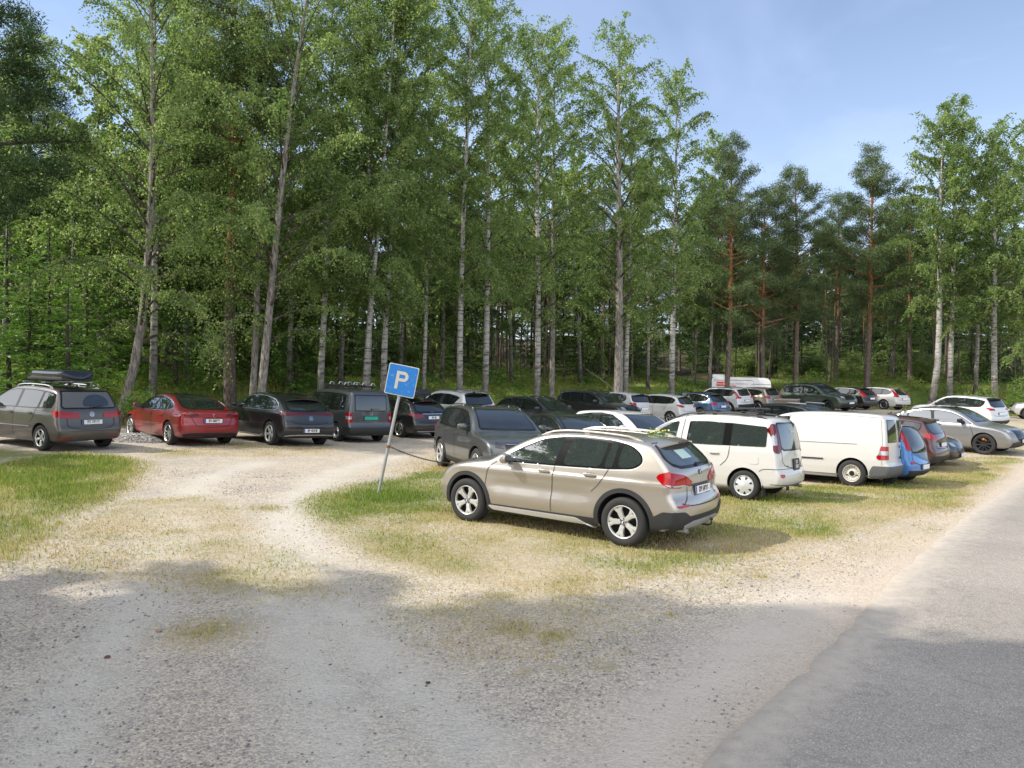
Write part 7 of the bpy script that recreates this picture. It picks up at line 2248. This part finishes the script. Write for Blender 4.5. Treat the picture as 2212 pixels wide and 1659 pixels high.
SHR = [(300, 27.6, 1.1, .7, 'leafy shrub beside the leaning birch left of the red saloon'), (1460, 53.5, 1.3, 1.2, 'green shrub on the bank above the steel blue estate'), (1715, 58, 1.9, .9, 'slender green shrub beside the mossy boulder'),
       (2165, 52, 1.8, 1.6, 'large green shrub above the white crossover on the right'), (2205, 50.5, 2.4, 1.3, 'tall shrub cut by the right edge'), (2085, 54, 1.3, 1.3, 'low round shrub on the bank left of the right-hand birch'),
       (930, 37, 1.0, .9, 'low shrub under the thin pale birch'), (700, 31.8, .8, .9, 'low shrub at the foot of the birch behind the dark van')]
for i, (px, d, h, rad, lab) in enumerate(SHR):
    mb_, V_, tn_, bk_, lf_ = make_shrub(h, rad, 500 + i)
    root = empty('shrub', at(px, d)); tag(root, lab, 'shrub', 'shrubs on the bank')
    mb_.build('stem', bk_, root); link('foliage', quads_mesh('foliage', V_, lf_, tn_), root)
# ------------------------------------------------------------------ boulder
import bmesh
def boulder(loc, dims, seed):
    bm = bmesh.new(); bmesh.ops.create_icosphere(bm, subdivisions=4, radius=1)
    rg = np.random.default_rng(seed); pl = [(unit(rg.normal(size=3)), rg.uniform(.62, .9)) for _ in range(14)]
    for v in bm.verts:
        p = np.array(v.co)
        for n_, d_ in pl:
            q = p @ n_
            if q > d_: p = p - n_ * (q - d_) * .85
        p = p * (1 + .05 * math.sin(p[0] * 9 + seed) * math.sin(p[1] * 8) + .02 * math.sin(p[2] * 25 + p[0] * 14))
        v.co = Vector((p[0] * dims[0], p[1] * dims[1], p[2] * dims[2] + dims[2] * .55))
    me = bpy.data.meshes.new('boulder'); bm.to_mesh(me); bm.free()
    me.polygons.foreach_set('use_smooth', [True] * len(me.polygons)); me.set_sharp_from_angle(angle=R(32))
    m = bpy.data.materials.new('mossy_rock'); m.use_nodes = True; b = m.node_tree.nodes['Principled BSDF']; b.inputs['Roughness'].default_value = .9
    g = N(m, 'ShaderNodeNewGeometry'); tcg_of[m.name] = g.outputs['Position']
    rock = ramp(m, noise(m, 2.5, 8), [(.3, (.15, .13, .11)), (.55, (.33, .29, .25)), (.75, (.45, .37, .32))])
    sp = N(m, 'ShaderNodeSeparateXYZ'); L(m, g.outputs['Normal'], sp.inputs[0])
    f = math_(m, 'ADD', math_(m, 'MULTIPLY_ADD', sp.outputs['Z'], 1.8, -1.0), math_(m, 'MULTIPLY_ADD', noise(m, 1.5, 5), 2, -.9), clamp=True)
    L(m, mixcol(m, f, rock, ramp(m, noise(m, 8, 4), [(.3, (.07, .08, .02)), (.7, (.16, .13, .04))])), b.inputs['Base Color'])
    bp = N(m, 'ShaderNodeBump', Strength=.6, Distance=.05); L(m, noise(m, 6, 6), bp.inputs['Height']); L(m, bp.outputs[0], b.inputs['Normal'])
    me.materials.append(m)
    return link('boulder', me, None, loc)
p = at(1700, 60.0)
tag(boulder((p.x, p.y, p.z - .25), (1.35, 1.1, .85), 5), 'large moss-topped boulder on the bank above the dark green SUV', 'boulder')

# ------------------------------------------------------------------ parking sign
SIGNBLUE = bpy.data.materials.new('sign_blue'); SIGNBLUE.use_nodes = True
b = SIGNBLUE.node_tree.nodes['Principled BSDF']; b.inputs['Roughness'].default_value = .35
tcg_of[SIGNBLUE.name] = N(SIGNBLUE, 'ShaderNodeTexCoord').outputs['Object']
L(SIGNBLUE, mixcol(SIGNBLUE, ramp(SIGNBLUE, noise(SIGNBLUE, 14, 6), [(.54, (0, 0, 0)), (.68, (.7, .7, .7))]), (.008, .16, .50), (.10, .27, .50)), b.inputs['Base Color'])
SIGNW = mat('sign_white', (.62, .60, .56), .5)
base = at(817, 14.5); v = ray(868, 822); topd = 14.45
tp_ = Vector((v[0] * topd / v[1], topd, CAM_H + v[2] * topd / v[1]))      # centre of the plate
root = empty('parking_sign', base); tag(root, 'leaning blue parking sign with a white P on a galvanised pole', 'parking sign')
axisv = (tp_ - base); Lp = axisv.length; Zp = axisv.normalized()
Yp = Vector((.10, 1, 0)); Yp = (Yp - Zp * Yp.dot(Zp)).normalized(); Xp = Yp.cross(Zp)
PM = Matrix((Xp, Yp, Zp)).transposed().to_4x4()
mb = MB(); mb.tube([(0, .04, -.15), (0, .04, Lp + .12)], .030, 14)
mb.v = [tuple(PM @ Vector(q)) for q in mb.v]; pole_o = mb.build('pole', STEEL, root)
# plate, turned a little about its own axis as in the photo
S2 = .58
mb = MB(); pl = []
rr_ = .03
for cx_, cz_, a0 in ((S2 / 2 - rr_, S2 / 2 - rr_, 0), (-S2 / 2 + rr_, S2 / 2 - rr_, 90), (-S2 / 2 + rr_, -S2 / 2 + rr_, 180), (S2 / 2 - rr_, -S2 / 2 + rr_, 270)):
    for k in range(5): a = R(a0 + 22.5 * k); pl.append((cx_ + rr_ * math.cos(a), cz_ + rr_ * math.sin(a)))
mb.prism(pl, 'y', -.006, 0.0, 0)
inn = [(x * .955, z * .955) for x, z in pl]; mb.prism(inn, 'y', -.0085, -.0062, 1)
TM = PM @ Matrix.Translation((0, 0, Lp)) @ Matrix.Rotation(R(-1), 4, 'Y')
mb.v = [tuple(TM @ Vector(q)) for q in mb.v]; plate = mb.build('sign_plate', [SIGNW, SIGNBLUE], root, smooth=False)
# the letter P as solid shapes
def letter_P(H_, W_, s):
    """outline of a P: stem + bowl ring; returns list of polygons"""
    polys = [[(-W_ / 2, -H_ / 2), (-W_ / 2 + s, -H_ / 2), (-W_ / 2 + s, H_ / 2), (-W_ / 2, H_ / 2)]]
    bh = H_ * .56; ro = bh / 2; ri = ro - s; cx = W_ / 2 - ro; cz = H_ / 2 - ro
    x0 = -W_ / 2 + s
    polys.append([(x0, H_ / 2 - s), (cx, H_ / 2 - s), (cx, H_ / 2), (x0, H_ / 2)])
    polys.append([(x0, H_ / 2 - bh), (cx, H_ / 2 - bh), (cx, H_ / 2 - bh + s), (x0, H_ / 2 - bh + s)])
    n = 14
    for i in range(n):
        a, b_ = -PI / 2 + PI * i / n, -PI / 2 + PI * (i + 1) / n
        polys.append([(cx + ri * math.cos(a), cz + ri * math.sin(a)), (cx + ro * math.cos(a), cz + ro * math.sin(a)), (cx + ro * math.cos(b_), cz + ro * math.sin(b_)), (cx + ri * math.cos(b_), cz + ri * math.sin(b_))])
    return polys
mb = MB()
for P_ in letter_P(.335, .235, .058):
    b0 = len(mb.v); mb.add([(x, -.0105, z) for x, z in P_], [tuple(range(len(P_)))])
mb.v = [tuple(TM @ Vector(q)) for q in mb.v]; mb.build('letter_p', mat('letter_cream', (.50, .47, .42), .5), plate, smooth=False)
mb = MB(); 
for q in (-.15, .16): mb.box((0, .045, q), (.12, .075, .03), bev=.006)
mb.v = [tuple(TM @ Vector(q)) for q in mb.v]
mb.build('clamp', mat('rusty', (.18, .09, .05), .8), root)
mb = MB(); zc_ = Lp * (1072 - 966) / (1072 - 822); mb.lathe([(.031, -.03), (.040, -.025), (.040, .025), (.031, .03)], 14, axis='z', c=(0, .04, zc_))
mb.v = [tuple(PM @ Vector(q)) for q in mb.v]; mb.build('chain_collar', mat('rusty', (.18, .09, .05), .8), root)
# chain from the collar down to a short post hidden behind the champagne car
a_ = PM @ Vector((0.045, .04, zc_)) + base
end = at(1035, 18.4); e_ = Vector((end.x, end.y, end.z + .30))
mb = MB(); nseg = 110
pts = []
for i in range(nseg + 1):
    t = i / nseg; q = a_.lerp(e_, t); q.z -= 4 * .16 * t * (1 - t)
    q.z = max(q.z, tz(q.x, q.y) + .02); pts.append(q)
for i in range(nseg):
    c_ = (pts[i] + pts[i + 1]) / 2; t_ = (pts[i + 1] - pts[i]); ln = t_.length; t_.normalize()
    up = Vector((0, 0, 1)) if i % 2 else t_.cross(Vector((0, 0, 1))).normalized()
    up = (up - t_ * up.dot(t_)).normalized()
    ring = [c_ + t_ * math.cos(w) * ln * .72 + up * math.sin(w) * ln * .36 for w in np.linspace(0, 2 * PI, 9)]
    mb.tube(ring, .005, 4, caps=False)
ch = mb.build('chain', mat('rusty_chain', (.12, .09, .07), .6, .5)); tag(ch, 'rusty link chain sagging from the leaning sign pole to the ground', 'chain')
mb = MB(); mb.tube([(0, 0, -.1), (0, 0, .36)], .035, 10); po = mb.build('post', STEEL, loc=end); tag(po, 'short steel post behind the bonnet of the champagne crossover', 'post')

# ------------------------------------------------------------------ white box trailer on the bank
tr0 = at(1538, 57.2); tr1 = at(1666, 56.0)
dirv = (tr1 - tr0); Lt = dirv.length; ang = math.atan2(dirv.y, dirv.x)
root = empty('box_trailer', tr0, (0, 0, ang)); tag(root, 'white box trailer with red sign and lettering behind the white SUV', 'trailer')
TW = mat('trailer_white', (.72, .72, .73), .35, coat=.4); TWd = 2.0
zt = (CAM_H + ray(1600, 812)[2] * 56.5 / ray(1600, 812)[1]) - tr0.z      # roof height above its ground
def rounded(poly, r): return [tuple(q) for q in round_poly(poly, r)]
mb = MB(); mb.prism(rounded([(0, .55), (Lt, .55), (Lt, zt * .86 - .05), (Lt - .25, zt * .94), (0, zt * .97)], .30), 'y', 0, TWd)
body = mb.build('body', TW, root, sharp=R(30))
mb = MB(); mb.prism(rounded([(.0, zt * .955), (1.30, zt * .955), (1.12, zt * 1.035), (.06, zt * 1.045)], .08), 'y', .1, TWd - .1); mb.build('roof_hood', TW, body)
GL = mat('seam_grey', (.16, .16, .17), .6)
mb = MB(); mb.box((Lt * .36, -.004, zt * .86), (Lt * .66, .012, .035)); mb.build('side_seam', GL, body)
mb = MB(); mb.box((Lt * .83, -.004, zt * .74), (Lt * .32, .012, .03)); mb.build('hood_seam', GL, body)
mb = MB(); mb.tube([(Lt * .68, -.004, zt * .86), (Lt * .715, -.004, zt * .82), (Lt * .72, -.004, zt * .5)], .014, 6); mb.build('door_edge', mat('seam_light', (.42, .42, .44), .6), body)
RS = mat('sign_red', (.62, .06, .03), .4); CRM = mat('cream_white', (.75, .73, .70), .4)
mb = MB(); mb.box((Lt * .165, -.006, zt * .745), (Lt * .165, .014, zt * .135), m=0)
def ringp(cx, cz, r0, r1, y, n=20):
    V = []
    for i in range(n): a = 2 * PI * i / n; V += [(cx + r0 * math.cos(a), y, cz + r0 * math.sin(a)), (cx + r1 * math.cos(a), y, cz + r1 * math.sin(a))]
    mb.add(V, [(2 * i, 2 * i + 1, (2 * i + 3) % (2 * n), (2 * i + 2) % (2 * n)) for i in range(n)], 1)
ringp(Lt * .213, zt * .745, .045, .075, -.016); ringp(Lt * .213, zt * .745, .0, .018, -.016)
sg = mb.build('red_sign', [RS, CRM], body, smooth=False)
FM = Matrix.Translation((Lt * .135, -.016, zt * .745)) @ Matrix.Rotation(R(90), 4, 'X')
text_mesh('fenes', .19, CRM, 'lettering', sg, FM)
text_mesh('leige tenokuk.no', .19, mat('letter_grey', (.35, .33, .33), .5), 'lettering', body, Matrix.Translation((Lt * .46, -.012, zt * .755)) @ Matrix.Rotation(R(90), 4, 'X'))
text_mesh('500', .30, mat('letter_red', (.55, .12, .10), .5), 'lettering', body, Matrix.Translation((Lt * .36, -.012, zt * .66)) @ Matrix.Rotation(R(90), 4, 'X'), .006)
tm_, rm_ = wheel_meshes('steel', .31, .19, .18, STEEL)
for xx_ in (Lt * .48, Lt * .62):
    for yy_ in (.06, TWd - .06):
        w_ = link('wheel', tm_, root, (xx_, yy_, .31), (0, 0, PI if yy_ < 1 else 0)); link('rim', rm_, w_)
mb = MB(); mb.box((Lt / 2, TWd / 2, .52), (Lt * .95, 1.5, .08)); mb.tube([(Lt, .6, .50), (Lt + .8, TWd / 2, .48)], .035, 8); mb.tube([(Lt, 1.4, .50), (Lt + .8, TWd / 2, .48)], .035, 8)
mb.build('chassis', STEEL, root)

# small flat-covered utility trailer
p = at(1702, 46.5); root = empty('utility_trailer', p, (0, 0, R(-25))); tag(root, 'small low grey-brown covered trailer beside the beige crossover', 'trailer')
mb = MB(); mb.box((0, 0, .72), (1.25, 2.1, .42), bev=.02); mb.build('body', mat('trailer_wood', (.16, .13, .11), .8), root)
mb = MB(); mb.box((0, 0, .955), (1.32, 2.16, .05), bev=.02); mb.build('cover', mat('trailer_cover', (.30, .25, .21), .6), root)
mb = MB(); mb.box((0, 0, .45), (1.0, 1.9, .1)); mb.tube([(.3, -1.0, .45), (0, -1.8, .42)], .03, 6); mb.tube([(-.3, -1.0, .45), (0, -1.8, .42)], .03, 6); mb.build('chassis', STEEL, root)
tm_, rm_ = wheel_meshes('steel', .27, .16, .15, STEEL)
for sx_ in (-1, 1):
    w_ = link('wheel', tm_, root, (sx_ * .72, 0, .27), (0, 0, R(90) * -sx_)); link('rim', rm_, w_)

# two bicycles parked nose to tail beside the dark SUV
def bicycle(loc, rz, label, frame):
    root = empty('bicycle', loc, (0, 0, rz)); tag(root, label, 'bicycle')
    for x in (-.52, .52):
        mb = MB()
        mb.tube([(x + .34 * math.cos(a), 0, .35 + .34 * math.sin(a)) for a in np.linspace(0, 2 * PI, 25)], .022, 6, caps=False)
        for k in range(14): a = 2 * PI * k / 14; mb.tube([(x, 0, .35), (x + .33 * math.cos(a), 0, .35 + .33 * math.sin(a))], .003, 3, m=1, caps=False)
        mb.tube([(x, -.05, .35), (x, .05, .35)], .025, 8, m=1)
        mb.build('wheel', [RUBBER, STEEL], root)
    mb = MB(); A, B_, C_, D_ = (-.52, 0, .35), (-.10, 0, .30), (-.22, 0, .82), (.36, 0, .86)
    for q, r_ in (((A, B_), .012), ((A, C_), .012), ((B_, C_), .017), ((C_, D_), .017), ((B_, (.38, 0, .76)), .02), (((.34, 0, .95), (.40, 0, .70), (.52, 0, .35)), .016)): mb.tube(q, r_, 7)
    mb.build('frame', frame, root)
    mb = MB(); V, F = superblob((-.25, 0, .93), (.26, .13, .06), n=6); mb.add(V, F); mb.tube([(-.22, 0, .80), (-.24, 0, .92)], .013, 6); mb.build('saddle', RUBBER, root)
    mb = MB(); mb.tube([(.36, -.30, 1.02), (.34, -.1, 1.0), (.34, .1, 1.0), (.36, .30, 1.02)], .014, 7); mb.tube([(.34, 0, .93), (.34, 0, 1.0)], .014, 6); mb.build('handlebar', PLASTIC, root)
    mb = MB(); mb.tube([(-.10, -.02, .30), (-.10, .02, .30)], .09, 14); mb.tube([(-.10, .07, .30), (.02, .09, .18)], .01, 6); mb.tube([(-.10, -.07, .30), (-.22, -.09, .42)], .01, 6); mb.build('crank', STEEL, root)
p = at(1690, 29.5)
bicycle((p.x, p.y, p.z + .45), R(20), 'black bicycle on a carrier left of the dark SUV with pale roof bars', PLASTIC)
bicycle_base = None

# ------------------------------------------------------------------ small bunch of wild flowers on the roof of the champagne crossover
B = hc.B
fx_, fy_ = .92, -.36
zf = float(B.solve('top', [fx_], [fy_])[0][2])
Mf = hero.matrix_world @ Matrix.Translation((fx_ - hc.cx0, fy_, zf))
root = empty('flower_bunch', (0, 0, 0)); root.matrix_world = Mf; tag(root, 'small bunch of pale wild flowers lying on the champagne crossover roof', 'flowers')
C = rng.normal(0, 1, (110, 3)) * [.06, .09, .015] + [0, 0, .03]; D = unit(rng.normal(size=C.shape) * [1, 1, .4])
link('leaves', quads_mesh('leaves', leaf_quads(C, D, .07, .018), HERBM, np.full(len(C), .8)), root)
mb = MB()
for i in range(16):
    c_ = rng.normal(0, 1, 3) * [.08, .10, .012] + [0, 0, .055]; V, F = superblob(c_, (.035, .035, .025), n=4, e=1); mb.add(V, F, 0 if i % 3 else 1)
mb.build('blossoms', [mat('petal_white', (.75, .73, .62), .6), mat('petal_yellow', (.7, .5, .05), .6)], root)

# fallen dead branch in the wood
p = at(1330, 52); p.z = tz(p.x, p.y)
mb = MB()
def gp(px, d, up): q = at(px, d); return (q.x, q.y, q.z + up)
mb.tube([gp(1265, 53, 1.6), gp(1300, 52.6, 1.3), gp(1335, 52.2, .9), gp(1352, 52, .2)], [.02, .035, .05, .06], 7)
mb.tube([gp(1345, 52, .6), gp(1335, 51.5, .1), gp(1325, 51, 0)], [.03, .025, .01], 6)
fb = mb.build('fallen_branch', mat('dead_wood', (.26, .20, .16), .8)); tag(fb, 'pale dead branch leaning in the dark wood left of the thick birch', 'branch')
# a few big loose stones and cones lying on the gravel in front
for i, (px, py, r_, c_, lb) in enumerate([(343, 1365, .035, (.30, .20, .16), 'reddish stone on the gravel in the left foreground'), (232, 1421, .028, (.10, .05, .04), 'dark brown pine cone lying on gravel at the left'),
                                   (483, 1352, .028, (.40, .36, .26), 'pale flat stone beside the dry grass tuft'), (925, 1476, .022, (.06, .045, .04), 'small dark stone on the grey gravel in the middle')]):
    q = ground_px(px, py)
    o = boulder((q[0], q[1], tz(*q)), (r_, r_ * .8, r_ * .5), 20 + i); o.name = 'stone'; o.data.materials.clear(); o.data.materials.append(mat('pebble_%d' % i, c_, .8)); tag(o, lb, 'stone')

# the rail-thin check that nothing in the collection is left unnamed
for o in col.objects:
    if o.parent is None and o.type in ('MESH', 'EMPTY') and 'label' not in o and o.get('kind') is None: print('UNTAGGED', o.name)
